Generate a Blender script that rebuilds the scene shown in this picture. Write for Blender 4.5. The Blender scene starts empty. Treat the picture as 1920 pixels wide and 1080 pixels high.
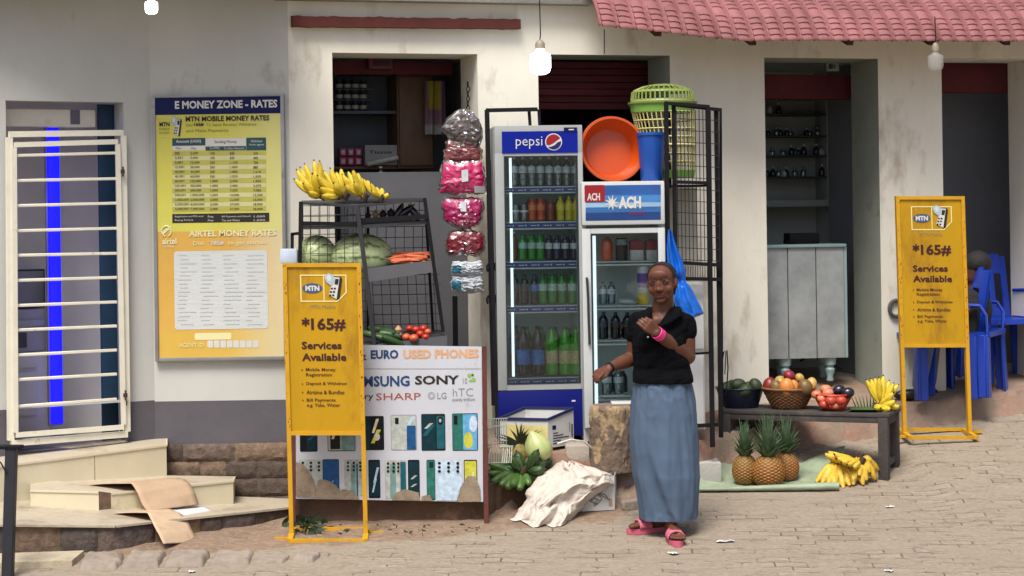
import bpy, bmesh, math, random
import numpy as np
from mathutils import Vector, Matrix, noise as mnoise
R = math.radians
random.seed(7)
scene = bpy.context.scene
COL = scene.collection

# ------------------------------------------------------------------ camera
F, U0, V0, ROLL, CZ = 3600.0, 960.0, 400.0, 0.0148, 1.9
cam = bpy.data.objects.new("camera", bpy.data.cameras.new("camera"))
COL.objects.link(cam)
cam.data.sensor_width = 36.0
cam.data.lens = F / 1920 * 36
cam.data.shift_y = -(540 - V0) / 1920
cam.data.clip_end = 400
_a = math.atan(ROLL)
_c, _s = math.cos(_a), math.sin(_a)
cam.matrix_world = Matrix(((_c, _s, 0, 0), (0, 0, -1, 0), (-_s, _c, 0, CZ), (0, 0, 0, 1)))
scene.camera = cam

# ------------------------------------------------------------------ sky, sun, exposure
SUN_EL, SUN_AZ = R(60), R(198)          # azimuth the light comes from: behind the camera, a little to the left
world = bpy.data.worlds.new("World"); scene.world = world; world.use_nodes = True
wn = world.node_tree.nodes; wl = world.node_tree.links
sky = wn.new("ShaderNodeTexSky"); sky.sky_type = 'NISHITA'; sky.sun_disc = False
sky.sun_elevation = SUN_EL; sky.sun_rotation = SUN_AZ
sky.air_density = 0.7; sky.dust_density = 4.0; sky.ozone_density = 0.6
wl.new(sky.outputs[0], wn["Background"].inputs[0]); wn["Background"].inputs[1].default_value = 0.105
sun = bpy.data.objects.new("sun", bpy.data.lights.new("sun", 'SUN')); COL.objects.link(sun)
sun.data.energy = 2.5; sun.data.angle = R(24); sun.data.color = (1, .965, .915)
sd = Vector((math.sin(SUN_AZ) * math.cos(SUN_EL), math.cos(SUN_AZ) * math.cos(SUN_EL), math.sin(SUN_EL)))
sun.rotation_euler = sd.to_track_quat('Z', 'Y').to_euler()
scene.view_settings.view_transform = 'Standard'; scene.view_settings.look = 'None'
scene.view_settings.exposure = 0.66; scene.view_settings.gamma = 1

# ------------------------------------------------------------------ pixel -> space
CAM = Vector((0, 0, CZ))
def ray(u, v):
    a, b = u - U0, v - V0
    return Vector(((a - ROLL * b) / F, 1.0, -(b + ROLL * a) / F))
def at(u, v, D): return CAM + ray(u, v) * D

class Fr:
    """an upright plane with its own axes: x along, y into the wall, z up"""
    def __init__(s, o, yaw):
        s.o = Vector((o[0], o[1], 0)); c, n = math.cos(R(yaw)), math.sin(R(yaw)); s.yaw = R(yaw)
        s.ex, s.ey = Vector((c, n, 0)), Vector((-n, c, 0))
        s.M = Matrix(((c, -n, 0, s.o.x), (n, c, 0, s.o.y), (0, 0, 1, 0), (0, 0, 0, 1)))
    def hit(s, u, v, off=0.0):
        d = ray(u, v); t = (s.o + s.ey * off - CAM).dot(s.ey) / d.dot(s.ey); p = CAM + d * t
        return (p - s.o).dot(s.ex), p.z
    def rect(s, u0, v0, u1, v1, off=0.0):
        um, vm = (u0 + u1) / 2, (v0 + v1) / 2
        return s.hit(u0, vm, off)[0], s.hit(u1, vm, off)[0], s.hit(um, v1, off)[1], s.hit(um, v0, off)[1]
    def w(s, x, y, z): return s.M @ Vector((x, y, z))

# ------------------------------------------------------------------ materials
def lin(h):
    if not isinstance(h, str): return tuple(h)
    h = h.lstrip('#'); o = []
    for i in (0, 2, 4):
        c = int(h[i:i + 2], 16) / 255; o.append(c / 12.92 if c <= .04045 else ((c + .055) / 1.055) ** 2.4)
    return tuple(o)
MC = {}
def M(name, col=(.5, .5, .5), rough=.6, var=.1, scale=9, bump=0, bscale=70, metal=0, spec=.5, dirt=None, dirt_amt=.5,
      dscale=2.2, stretch=(1, 1, 1), vcol=False, emit=0, alpha=1, coat=0, trans=0, sss=0):
    if name in MC: return MC[name]
    m = bpy.data.materials.new(name); m.use_nodes = True; MC[name] = m
    nt = m.node_tree; N = nt.nodes; L = nt.links; b = N["Principled BSDF"]
    b.inputs["Roughness"].default_value = rough; b.inputs["Metallic"].default_value = metal
    b.inputs["Specular IOR Level"].default_value = spec
    if coat: b.inputs["Coat Weight"].default_value = coat; b.inputs["Coat Roughness"].default_value = .08
    if trans: b.inputs["Transmission Weight"].default_value = trans
    if alpha < 1: b.inputs["Alpha"].default_value = alpha
    c = lin(col)
    geo = N.new("ShaderNodeNewGeometry"); mp = N.new("ShaderNodeMapping"); mp.inputs["Scale"].default_value = stretch
    L.new(geo.outputs["Position"], mp.inputs["Vector"])
    def nz(sc, det=4):
        n = N.new("ShaderNodeTexNoise"); n.inputs["Scale"].default_value = sc; n.inputs["Detail"].default_value = det
        n.inputs["Roughness"].default_value = .62; L.new(mp.outputs[0], n.inputs["Vector"]); return n
    def mix(fac, a, bb):
        x = N.new("ShaderNodeMix"); x.data_type = 'RGBA'
        if isinstance(fac, float): x.inputs[0].default_value = fac
        else: L.new(fac, x.inputs[0])
        for i, q in ((6, a), (7, bb)):
            if isinstance(q, tuple): x.inputs[i].default_value = q + (1,)
            else: L.new(q, x.inputs[i])
        return x.outputs[2]
    def ramp(src, a, z):
        r = N.new("ShaderNodeMapRange"); r.inputs[1].default_value = a; r.inputs[2].default_value = z
        L.new(src, r.inputs[0]); return r.outputs[0]
    if vcol:
        at_ = N.new("ShaderNodeAttribute"); at_.attribute_name = "Col"
        base = at_.outputs["Color"]
        if var:
            n = nz(scale); mul = N.new("ShaderNodeMix"); mul.data_type = 'RGBA'; mul.blend_type = 'MULTIPLY'; mul.inputs[0].default_value = 1
            L.new(base, mul.inputs[6]); r = N.new("ShaderNodeMapRange"); r.inputs[1].default_value = .3; r.inputs[2].default_value = .7
            r.inputs[3].default_value = 1 - var; r.inputs[4].default_value = 1 + var; L.new(n.outputs[0], r.inputs[0]); L.new(r.outputs[0], mul.inputs[7])
            base = mul.outputs[2]
    elif var:
        n = nz(scale)
        lo = tuple(x * (1 - var) for x in c); hi = tuple(min(1, x * (1 + var)) for x in c)
        base = mix(ramp(n.outputs[0], .3, .7), lo, hi)
    else: base = c
    if dirt:
        n2 = nz(dscale, 8); n3 = nz(dscale * 7, 6)
        ad = N.new("ShaderNodeMath"); ad.operation = 'MULTIPLY_ADD'; L.new(n3.outputs[0], ad.inputs[0]); ad.inputs[1].default_value = .4
        L.new(n2.outputs[0], ad.inputs[2])
        f = ramp(ad.outputs[0], .95 - .5 * dirt_amt, 1.0)
        base = mix(f, base, lin(dirt))
    if isinstance(base, tuple): b.inputs["Base Color"].default_value = base + (1,)
    else: L.new(base, b.inputs["Base Color"])
    if bump:
        n = nz(bscale, 5); bp = N.new("ShaderNodeBump"); bp.inputs["Strength"].default_value = min(1, bump); bp.inputs["Distance"].default_value = .01
        L.new(n.outputs[0], bp.inputs["Height"]); L.new(bp.outputs[0], b.inputs["Normal"])
    if emit:
        b.inputs["Emission Color"].default_value = c + (1,); b.inputs["Emission Strength"].default_value = emit
    return m

def glass_mat(name, tint=(1, 1, 1), refl=.07, rough=.02):
    if name in MC: return MC[name]
    m = bpy.data.materials.new(name); m.use_nodes = True; MC[name] = m
    nt = m.node_tree; N = nt.nodes; L = nt.links; N.remove(N["Principled BSDF"])
    t = N.new("ShaderNodeBsdfTransparent"); t.inputs[0].default_value = tint + (1,)
    g = N.new("ShaderNodeBsdfGlossy"); g.inputs["Roughness"].default_value = rough
    f = N.new("ShaderNodeFresnel"); f.inputs[0].default_value = 1.35
    ad = N.new("ShaderNodeMath"); ad.operation = 'ADD'; ad.inputs[1].default_value = refl; L.new(f.outputs[0], ad.inputs[0])
    x = N.new("ShaderNodeMixShader"); L.new(ad.outputs[0], x.inputs[0]); L.new(t.outputs[0], x.inputs[1]); L.new(g.outputs[0], x.inputs[2])
    L.new(x.outputs[0], N["Material Output"].inputs[0]); return m

# ------------------------------------------------------------------ mesh builder
TEXT_CACHE = {}
def text_mesh(s, bold):
    k = (s, bold)
    if k in TEXT_CACHE: return TEXT_CACHE[k]
    cu = bpy.data.curves.new("lettering", 'FONT'); cu.body = s; cu.size = 1; cu.resolution_u = 2; cu.offset = bold
    o = bpy.data.objects.new("lettering", cu); COL.objects.link(o)
    dg = bpy.context.evaluated_depsgraph_get(); me = bpy.data.meshes.new_from_object(o.evaluated_get(dg))
    vs = [tuple(v.co[:2]) for v in me.vertices]; fs = [tuple(p.vertices) for p in me.polygons]
    bpy.data.objects.remove(o); bpy.data.curves.remove(cu); bpy.data.meshes.remove(me)
    TEXT_CACHE[k] = (vs, fs); return TEXT_CACHE[k]

class MB:
    def __init__(s, T=None):
        s.v = []; s.f = []; s.mi = []; s.c = []; s.mats = []; s.cur = 0; s.T = T or Matrix.Identity(4); s.color = (1, 1, 1)
    def use(s, m):
        if m not in s.mats: s.mats.append(m)
        s.cur = s.mats.index(m); return s
    def add(s, vs, fs, cols=None):
        n = len(s.v)
        for i, p in enumerate(vs):
            s.v.append(s.T @ Vector(p)); s.c.append(cols[i] if cols else s.color)
        for f in fs: s.f.append(tuple(n + i for i in f)); s.mi.append(s.cur)
        return s
    def box(s, x0, x1, y0, y1, z0, z1, b=0, rot=None):
        if x0 > x1: x0, x1 = x1, x0
        if y0 > y1: y0, y1 = y1, y0
        if z0 > z1: z0, z1 = z1, z0
        c = Vector(((x0 + x1) / 2, (y0 + y1) / 2, (z0 + z1) / 2)); h = Vector(((x1 - x0) / 2, (y1 - y0) / 2, (z1 - z0) / 2))
        bm = bmesh.new(); bmesh.ops.create_cube(bm, size=2)
        for v in bm.verts: v.co = Vector((v.co.x * h.x, v.co.y * h.y, v.co.z * h.z))
        if b > 0: bmesh.ops.bevel(bm, geom=list(bm.edges), offset=min(b, .45 * 2 * min(h)), segments=2, affect='EDGES', profile=.6)
        bm.verts.index_update()
        s.add([(rot @ v.co if rot else v.co) + c for v in bm.verts], [[v.index for v in f.verts] for f in bm.faces]); bm.free(); return s
    def bar(s, p, q, wx, wy=None, up=(0, 0, 1), b=0):
        """rectangular bar from p to q"""
        p, q = Vector(p), Vector(q); wy = wy or wx; d = (q - p); L = d.length; d.normalize()
        upv = Vector(up)
        if abs(d.dot(upv)) > .95: upv = Vector((0, 1, 0))
        x = d.cross(upv).normalized(); y = x.cross(d).normalized()
        rot = Matrix((x, y, d)).transposed(); c = (p + q) / 2
        bm = bmesh.new(); bmesh.ops.create_cube(bm, size=1)
        for v in bm.verts: v.co = Vector((v.co.x * wx, v.co.y * wy, v.co.z * L))
        if b: bmesh.ops.bevel(bm, geom=list(bm.edges), offset=b, segments=1, affect='EDGES')
        bm.verts.index_update()
        s.add([rot @ v.co + c for v in bm.verts], [[v.index for v in f.verts] for f in bm.faces]); bm.free(); return s
    def tube(s, pts, r, n=8, cap=True, flat=1.0, cols=None):
        pts = [Vector(p) for p in pts]; k = len(pts); rs = r if isinstance(r, (list, tuple)) else [r] * k
        vs, fs, cc = [], [], []; ref = None
        for i, p in enumerate(pts):
            d = (pts[min(i + 1, k - 1)] - pts[max(i - 1, 0)])
            if d.length < 1e-9: d = Vector((0, 0, 1))
            d.normalize()
            if ref is None:
                ref = Vector((0, 0, 1)) if abs(d.z) < .9 else Vector((0, 1, 0))
            x = d.cross(ref)
            if x.length < 1e-6: x = d.orthogonal()
            x.normalize(); y = x.cross(d).normalized(); ref = y
            for j in range(n):
                a = 2 * math.pi * j / n; vs.append(p + x * math.cos(a) * rs[i] + y * math.sin(a) * rs[i] * flat)
                if cols: cc.append(cols[i])
        for i in range(k - 1):
            for j in range(n): fs.append((i * n + j, i * n + (j + 1) % n, (i + 1) * n + (j + 1) % n, (i + 1) * n + j))
        if cap: fs.append(tuple(range(n))[::-1]); fs.append(tuple((k - 1) * n + j for j in range(n)))
        return s.add(vs, fs, cc if cols else None)
    def lathe(s, prof, n=24, c=(0, 0, 0), rot=None, sx=1, sy=1, cap=True, colf=None):
        c = Vector(c); vs, fs, cc = [], [], []
        for r, z in prof:
            for j in range(n):
                a = 2 * math.pi * j / n; p = Vector((r * math.cos(a) * sx, r * math.sin(a) * sy, z))
                if colf: cc.append(colf(a, z, r))
                vs.append((rot @ p if rot else p) + c)
        k = len(prof)
        for i in range(k - 1):
            for j in range(n): fs.append((i * n + j, i * n + (j + 1) % n, (i + 1) * n + (j + 1) % n, (i + 1) * n + j))
        if cap:
            if prof[0][0] > 1e-5: fs.append(tuple(range(n))[::-1])
            if prof[-1][0] > 1e-5: fs.append(tuple((k - 1) * n + j for j in range(n)))
        return s.add(vs, fs, cc if colf else None)
    def ell(s, c, r, rot=None, nu=20, nv=12, fn=None, colf=None):
        """ellipsoid; fn(dir)->radius factor"""
        c = Vector(c); r = (r, r, r) if isinstance(r, (int, float)) else r; vs, fs, cc = [], [], []
        for i in range(nv + 1):
            t = math.pi * i / nv
            for j in range(nu):
                a = 2 * math.pi * j / nu; d = Vector((math.sin(t) * math.cos(a), math.sin(t) * math.sin(a), math.cos(t)))
                k = fn(d) if fn else 1; p = Vector((d.x * r[0] * k, d.y * r[1] * k, d.z * r[2] * k))
                vs.append((rot @ p if rot else p) + c)
                if colf: cc.append(colf(d))
        for i in range(nv):
            for j in range(nu): fs.append(((i + 1) * nu + j, (i + 1) * nu + (j + 1) % nu, i * nu + (j + 1) % nu, i * nu + j))
        return s.add(vs, fs, cc if colf else None)
    def grid(s, fn, nu, nv, colf=None, wrap=False):
        vs, fs, cc = [], [], []
        for i in range(nv + 1):
            for j in range(nu + (0 if wrap else 1)):
                a, b = j / nu, i / nv; vs.append(fn(a, b))
                if colf: cc.append(colf(a, b))
        w = nu if wrap else nu + 1
        for i in range(nv):
            for j in range(nu): fs.append((i * w + j, i * w + (j + 1) % w, (i + 1) * w + (j + 1) % w, (i + 1) * w + j))
        return s.add(vs, fs, cc if colf else None)
    def prism(s, pts, y0, y1):
        """outline in x,z extruded along y"""
        n = len(pts); vs = [(x, y0, z) for x, z in pts] + [(x, y1, z) for x, z in pts]
        fs = [tuple(range(n)), tuple(range(2 * n - 1, n - 1, -1))] + [(i, i + n, (i + 1) % n + n, (i + 1) % n) for i in range(n)]
        return s.add(vs, fs)
    def slab(s, pts, h):
        """closed block: list of top points (3d), dropped by h (number or list of bottom z)"""
        n = len(pts); bot = [(p[0], p[1], (p[2] - h) if not isinstance(h, (list, tuple)) else h[i]) for i, p in enumerate(pts)]
        fs = [tuple(range(n)), tuple(range(2 * n - 1, n - 1, -1))] + [(i, i + n, (i + 1) % n + n, (i + 1) % n) for i in range(n)]
        return s.add(list(pts) + bot, fs)
    def poly(s, pts, y): return s.add([(x, y, z) for x, z in pts], [tuple(range(len(pts)))])
    def rectp(s, x0, x1, z0, z1, y): return s.poly([(x0, z0), (x1, z0), (x1, z1), (x0, z1)], y)
    def disc(s, x, z, rx, rz, y, n=24, a0=0, a1=360):
        return s.poly([(x + rx * math.cos(R(a0 + (a1 - a0) * i / n)), z + rz * math.sin(R(a0 + (a1 - a0) * i / n))) for i in range(n)], y)
    def text(s, t, x0, x1, z0, z1, y, bold=.0, shear=0):
        vs, fs = text_mesh(t, bold)
        if not vs: return s
        a = [min(p[0] for p in vs), max(p[0] for p in vs), min(p[1] for p in vs), max(p[1] for p in vs)]
        sx = (x1 - x0) / max(1e-6, a[1] - a[0]); sz = (z1 - z0) / max(1e-6, a[3] - a[2])
        return s.add([(x0 + (p[0] - a[0]) * sx + shear * (p[1] - a[2]) * sz, y, z0 + (p[1] - a[2]) * sz) for p in vs], fs)
    def build(s, name, mat=None, parent=None, loc=None, sharp=38, kind=None):
        base = parent_base(parent) if parent else Vector(loc if loc is not None else (0, 0, 0))
        me = bpy.data.meshes.new(name); me.from_pydata([tuple(p - base) for p in s.v], [], s.f)
        mats = s.mats if s.mats else [mat]
        for m in mats: me.materials.append(m)
        if s.mats: me.polygons.foreach_set("material_index", s.mi)
        me.polygons.foreach_set("use_smooth", [True] * len(s.f))
        if any(c != (1, 1, 1) for c in s.c):
            ca = me.color_attributes.new("Col", 'FLOAT_COLOR', 'POINT')
            ca.data.foreach_set("color", [x for c in s.c for x in (c[0], c[1], c[2], 1)])
        me.update(); me.set_sharp_from_angle(angle=R(sharp))
        o = bpy.data.objects.new(name, me); COL.objects.link(o)
        if parent: o.parent = parent; o.location = (0, 0, 0)
        else: o.location = base
        if kind: o["kind"] = kind
        return o

BASE = {}
def parent_base(p):
    while p is not None and p.name not in BASE: p = p.parent
    return BASE[p.name] if p is not None else Vector((0, 0, 0))
def thing(name, label, cat, loc, group=None):
    o = bpy.data.objects.new(name, None); COL.objects.link(o); o.location = loc; o.empty_display_size = .1
    o["label"] = label; o["category"] = cat
    if group: o["group"] = group
    BASE[o.name] = Vector(loc); return o
def tag(o, label, cat, group=None, kind=None):
    o["label"] = label; o["category"] = cat
    if group: o["group"] = group
    if kind: o["kind"] = kind
    return o
KIDS = {}
def dup(root, loc, rot=None, label=None, scale=None):
    if not KIDS:
        pass
    r = root.copy(); COL.objects.link(r); r.location = loc
    if rot is not None: r.rotation_euler = rot
    if scale is not None: r.scale = scale if isinstance(scale, (tuple, list)) else (scale,) * 3
    if label: r["label"] = label
    for ch in list(root.children):
        c = ch.copy(); COL.objects.link(c); c.parent = r
        for g in list(ch.children):
            d = g.copy(); COL.objects.link(d); d.parent = c
    return r
ORD = ['first', 'second', 'third', 'fourth', 'fifth', 'sixth', 'seventh', 'eighth', 'ninth', 'tenth', 'eleventh', 'twelfth', 'thirteenth',
       'fourteenth', 'fifteenth', 'sixteenth', 'seventeenth', 'eighteenth', 'nineteenth', 'twentieth']
def fbm(p, o=4):
    return mnoise.fractal(Vector(p), 1.0, 2.0, o)
def remesh(mb, voxel, smooth=2, factor=.5):
    me = bpy.data.meshes.new("tmp"); me.from_pydata([tuple(p) for p in mb.v], [], mb.f); me.update()
    o = bpy.data.objects.new("tmp", me); COL.objects.link(o)
    r = o.modifiers.new("r", 'REMESH'); r.mode = 'VOXEL'; r.voxel_size = voxel
    if smooth: q = o.modifiers.new("s", 'SMOOTH'); q.iterations = smooth; q.factor = factor
    dg = bpy.context.evaluated_depsgraph_get(); m2 = bpy.data.meshes.new_from_object(o.evaluated_get(dg))
    vs = [v.co.copy() for v in m2.vertices]; fs = [tuple(p.vertices) for p in m2.polygons]
    bpy.data.objects.remove(o); bpy.data.meshes.remove(me); bpy.data.meshes.remove(m2)
    return vs, fs

# ================================================================== GROUND
TE = [(905,850,11.35),(1000,848,11.38),(1100,850,11.42),(1250,843,11.6),(1340,818,12.05),(1440,797,12.35),(1520,785,12.5),(1600,774,12.62),(1700,764,12.82),(1800,748,13.0),(1920,732,13.2),(2100,705,13.6)]
TEp = [at(*p) for p in TE]                  # front edge of the raised terrace
def terr_front(x):
    for a, b in zip(TEp[:-1], TEp[1:]):
        if a.x <= x <= b.x: return a.lerp(b, (x - a.x) / (b.x - a.x))
    return TEp[0] if x < TEp[0].x else TEp[-1]
def sstep(a, b, x): t = max(0., min(1., (x - a) / (b - a))); return t * t * (3 - 2 * t)
def gz(x, y):
    """sloping street with an earth bank up to the terrace edge"""
    yy = min(max(y, 9.0), 13.5); k = sstep(-1.15, -1.5, x); yy = yy * (1 - k) + min(yy, 10.85) * k
    z = .02 + .11 * (yy - 9.95)
    e = sstep(.0, .35, x)
    if e > 0:
        f = terr_front(x); sl = .8 - .38 * sstep(.9, 1.7, x) - .25 * sstep(2.25, 2.6, x); bk = f.z - .13 - sl * max(0, f.y - y) - .25 * (1 - e)
        d = bk - z; z = z + (d + math.sqrt(d * d + .0016)) / 2 - .02 * 0
    return z
def ground_at(u, v):
    """where the pixel's ray meets the ground"""
    D = 11.0
    for _ in range(40):
        p = at(u, v, D); e = p.z - gz(p.x, p.y); sl = -ray(u, v).z
        D += max(-.3, min(.3, e / (sl + .2)))
    return at(u, v, D)

def ground_material():
    m = bpy.data.materials.new("paving"); m.use_nodes = True; N = m.node_tree.nodes; L = m.node_tree.links; b = N["Principled BSDF"]
    b.inputs["Roughness"].default_value = .85; b.inputs["Specular IOR Level"].default_value = .3
    g = N.new("ShaderNodeNewGeometry"); mp = N.new("ShaderNodeMapping"); mp.inputs["Rotation"].default_value = (0, 0, R(3)); L.new(g.outputs["Position"], mp.inputs[0])
    wn_ = N.new("ShaderNodeTexNoise"); wn_.inputs["Scale"].default_value = 3.0; wn_.inputs["Detail"].default_value = 3; L.new(mp.outputs[0], wn_.inputs[0])
    wv = N.new("ShaderNodeVectorMath"); wv.operation = 'MULTIPLY_ADD'; L.new(wn_.outputs["Color"], wv.inputs[0]); wv.inputs[1].default_value = (.05, .05, 0); L.new(mp.outputs[0], wv.inputs[2])
    br = N.new("ShaderNodeTexBrick"); br.inputs["Scale"].default_value = 1; br.inputs["Brick Width"].default_value = .17; br.inputs["Row Height"].default_value = .085
    br.inputs["Mortar Size"].default_value = .006; br.inputs["Mortar Smooth"].default_value = .5; br.inputs["Bias"].default_value = -.1
    br.inputs["Color1"].default_value = lin('#9d9282') + (1,); br.inputs["Color2"].default_value = lin('#877c6d') + (1,); br.inputs["Mortar"].default_value = lin('#493d32') + (1,)
    L.new(wv.outputs[0], br.inputs[0])
    def nz(sc, d, stretch=None):
        n = N.new("ShaderNodeTexNoise"); n.inputs["Scale"].default_value = sc; n.inputs["Detail"].default_value = d; n.inputs["Roughness"].default_value = .65
        if stretch:
            q = N.new("ShaderNodeMapping"); q.inputs["Scale"].default_value = stretch; L.new(mp.outputs[0], q.inputs[0]); L.new(q.outputs[0], n.inputs[0])
        else: L.new(mp.outputs[0], n.inputs[0])
        return n
    def rng(s, a, z, lo=0, hi=1):
        r = N.new("ShaderNodeMapRange"); r.inputs[1].default_value = a; r.inputs[2].default_value = z; r.inputs[3].default_value = lo; r.inputs[4].default_value = hi; L.new(s, r.inputs[0]); return r.outputs[0]
    def mix(f, a, c, bt='MIX'):
        x = N.new("ShaderNodeMix"); x.data_type = 'RGBA'; x.blend_type = bt
        if isinstance(f, float): x.inputs[0].default_value = f
        else: L.new(f, x.inputs[0])
        for i, q in ((6, a), (7, c)):
            if isinstance(q, tuple): x.inputs[i].default_value = q + (1,)
            else: L.new(q, x.inputs[i])
        return x.outputs[2]
    # sand fills most joints: only some stay open
    gap = nz(4.0, 3, (1, 2.2, 1)); sand = rng(gap.outputs[0], .5, .6)
    worn = mix(sand, lin('#958a7a'), br.outputs[0])
    big = nz(1.1, 5); fine = nz(38, 5); med = nz(9, 6, (.55, 2.2, 1))
    c = mix(rng(big.outputs[0], .35, .7, 0, .45), worn, lin('#908270'))
    c = mix(rng(med.outputs[0], .3, .72, 0, .5), c, lin('#837463'))
    c = mix(1.0, c, rng(fine.outputs[0], .3, .7, .8, 1.12), 'MULTIPLY')
    # bare reddish earth beside the terrace
    at_ = N.new("ShaderNodeAttribute"); at_.attribute_name = "Col"
    sp = N.new("ShaderNodeSeparateColor"); L.new(at_.outputs[0], sp.inputs[0])
    en = nz(6, 6); s2 = N.new("ShaderNodeMath"); s2.operation = 'ADD'; L.new(sp.outputs[0], s2.inputs[0])
    L.new(rng(en.outputs[0], .3, .7, -.35, .35), s2.inputs[1]); ef = rng(s2.outputs[0], .35, .65)
    earth = mix(rng(nz(5, 6).outputs[0], .3, .7), lin('#87725f'), lin('#736150')); earth = mix(rng(nz(26, 5).outputs[0], .45, .75, 0, .6), earth, lin('#a58f7c'))
    c = mix(ef, c, earth)
    L.new(c, b.inputs["Base Color"])
    h = N.new("ShaderNodeMath"); h.operation = 'MULTIPLY_ADD'; L.new(fine.outputs[0], h.inputs[0]); h.inputs[1].default_value = .35
    inv = N.new("ShaderNodeMath"); inv.operation = 'SUBTRACT'; inv.inputs[0].default_value = 1; L.new(br.outputs["Fac"], inv.inputs[1])
    mu = N.new("ShaderNodeMath"); mu.operation = 'MULTIPLY'; L.new(inv.outputs[0], mu.inputs[0]); L.new(sand, mu.inputs[1]); L.new(mu.outputs[0], h.inputs[2])
    bp = N.new("ShaderNodeBump"); bp.inputs["Strength"].default_value = .55; bp.inputs["Distance"].default_value = .012; L.new(h.outputs[0], bp.inputs["Height"]); L.new(bp.outputs[0], b.inputs["Normal"])
    return m
# the earth strip: distance from a line of pixels on the ground
_earth = [ground_at(*p) for p in ((-60,1062),(300,1040),(480,1030),(600,1022),(760,1012),(900,1003),(960,992),(1160,975),(1195,945),(1330,905),(1480,850),(1700,805),(1930,768),(2300,720))]
def earth_amt(x, y):
    yb = None
    for a, b in zip(_earth[:-1], _earth[1:]):
        if a.x <= x <= b.x: yb = a.y + (b.y - a.y) * (x - a.x) / max(1e-6, b.x - a.x)
    if yb is None: yb = _earth[0].y if x < _earth[0].x else _earth[-1].y
    return max(0., min(1., .5 + (y - yb) / .16))
xs = [-40, -25, -15, -9, -6, -4.5] + list(np.arange(-3.4, 4.0, .06)) + [4.6, 6, 9, 15, 25, 40]
ys = [-30, -18, -8, 0, 5, 8, 9.2] + list(np.arange(9.7, 13.9, .06)) + [15, 18, 24, 34]
mb = MB(); vs, cs, fs = [], [], []
for y in ys:
    for x in xs:
        z = gz(x, y)
        if -3.4 < x < 4 and 9.7 < y < 13.9: z += .006 * fbm((x * 4, y * 4, 0)) + .012 * earth_amt(x, y) * fbm((x * 9, y * 9, 3))
        vs.append((x, y, z)); e = earth_amt(x, y); cs.append((e, e * .99, e))
w = len(xs)
for i in range(len(ys) - 1):
    for j in range(w - 1): fs.append((i * w + j, i * w + j + 1, (i + 1) * w + j + 1, (i + 1) * w + j))
mb.add(vs, fs, cs); mb.build("ground", ground_material(), kind="structure")

# ================================================================== BUILDING
W = Fr(at(545, 400, 11.9), 17)            # main shop front
G = Fr(at(545, 400, 11.9), 0)             # grey wall with the rates board
_gl = G.hit(285, 400)[0]
LW = Fr(at(285, 400, 11.9), 30)           # wall with the gate
bld = thing("shop_building", "cream plastered row of small shops with grey-banded left wall and open doorways", "building", at(960, 700, 12.4))

plaster = M("cream plaster", '#ddd9ca', .9, var=.06, scale=3, bump=.25, bscale=30, dirt='#9a8a72', dirt_amt=.36, dscale=1.6, stretch=(1, 1, .45))
plaster_g = M("grey-white plaster", '#babbb5', .9, var=.05, scale=2.5, bump=.2, bscale=28, dirt='#8d8a84', dirt_amt=.18, dscale=1.4, stretch=(1, 1, .5))
band = M("dark grey paint band", '#57545a', .85, var=.1, scale=5, bump=.2, bscale=30, dirt='#6b5d52', dirt_amt=.25)
jambm = M("grey jamb paint", '#8f9488', .9, var=.08, scale=4, dirt='#6f6a5c', dirt_amt=.3, bump=.2)
dark = M("dark interior paint", '#98979a', .9, var=.1)
burg = M("burgundy paint", '#54171f', .8, var=.2, scale=6, dirt='#2d0e12', dirt_amt=.3)
greenint = M("green-grey interior paint", '#adb6b0', .9, var=.08, scale=3)
blueint = M("blue-grey interior paint", '#84878f', .9, var=.08, scale=3)
concrete = M("worn concrete", '#a0968a', .9, var=.16, scale=6, bump=.6, bscale=40, dirt='#7d5f49', dirt_amt=.45, dscale=3)
greymet = M("grey painted steel", '#56575b', .6, var=.1, scale=5, dirt='#4c4a48', dirt_amt=.25)
blackm = M("black painted steel", '#131216', .7, var=.25, scale=14, spec=.2)
redoxide = M("red oxide paint", '#4c1d16', .9, var=.2, scale=10, dirt='#3d1a14', dirt_amt=.4, dscale=5, bump=.4)

def wall_mesh(T, x0, x1, z0, z1, ops, t, mw, mj):
    """front wall with rectangular openings (ops: x0,x1,z0,z1) and their reveals"""
    mb = MB(T).use(mw); X = sorted({x0, x1, *[o[0] for o in ops], *[o[1] for o in ops]}); Z = sorted({z0, z1, *[o[2] for o in ops], *[o[3] for o in ops]})
    for i in range(len(X) - 1):
        for j in range(len(Z) - 1):
            cx, cz = (X[i] + X[i + 1]) / 2, (Z[j] + Z[j + 1]) / 2
            if any(o[0] < cx < o[1] and o[2] < cz < o[3] for o in ops): continue
            mb.add([(X[i], 0, Z[j]), (X[i + 1], 0, Z[j]), (X[i + 1], 0, Z[j + 1]), (X[i], 0, Z[j + 1])], [(0, 1, 2, 3)])
    for o in ops:
        a, b, c, d = o[:4]; mb.use(o[4] if len(o) > 4 else mj)
        mb.add([(a, 0, c), (a, t, c), (a, t, d), (a, 0, d)], [(0, 1, 2, 3)]); mb.add([(b, 0, c), (b, t, c), (b, t, d), (b, 0, d)], [(3, 2, 1, 0)])
        mb.add([(a, 0, d), (b, 0, d), (b, t, d), (a, t, d)], [(3, 2, 1, 0)])
        mb.add([(a, 0, c), (b, 0, c), (b, t, c), (a, t, c)], [(0, 1, 2, 3)])
    return mb
def wx(u, v=400, off=0): return W.hit(u, v, off)[0]
def wz(u, v, off=0): return W.hit(u, v, off)[1]
WT = .4
top = wz(1100, -60)
ZL = wz(1300, 104)
op1 = (wx(625, 250), wx(897, 250), .35, wz(750, 100), plaster)
op3 = (wx(1010, 200), wx(1257, 200), .45, wz(1130, 103), jambm)
op4 = (wx(1437, 400), wx(1650, 400), .62, wz(1540, 109), jambm)
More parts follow.
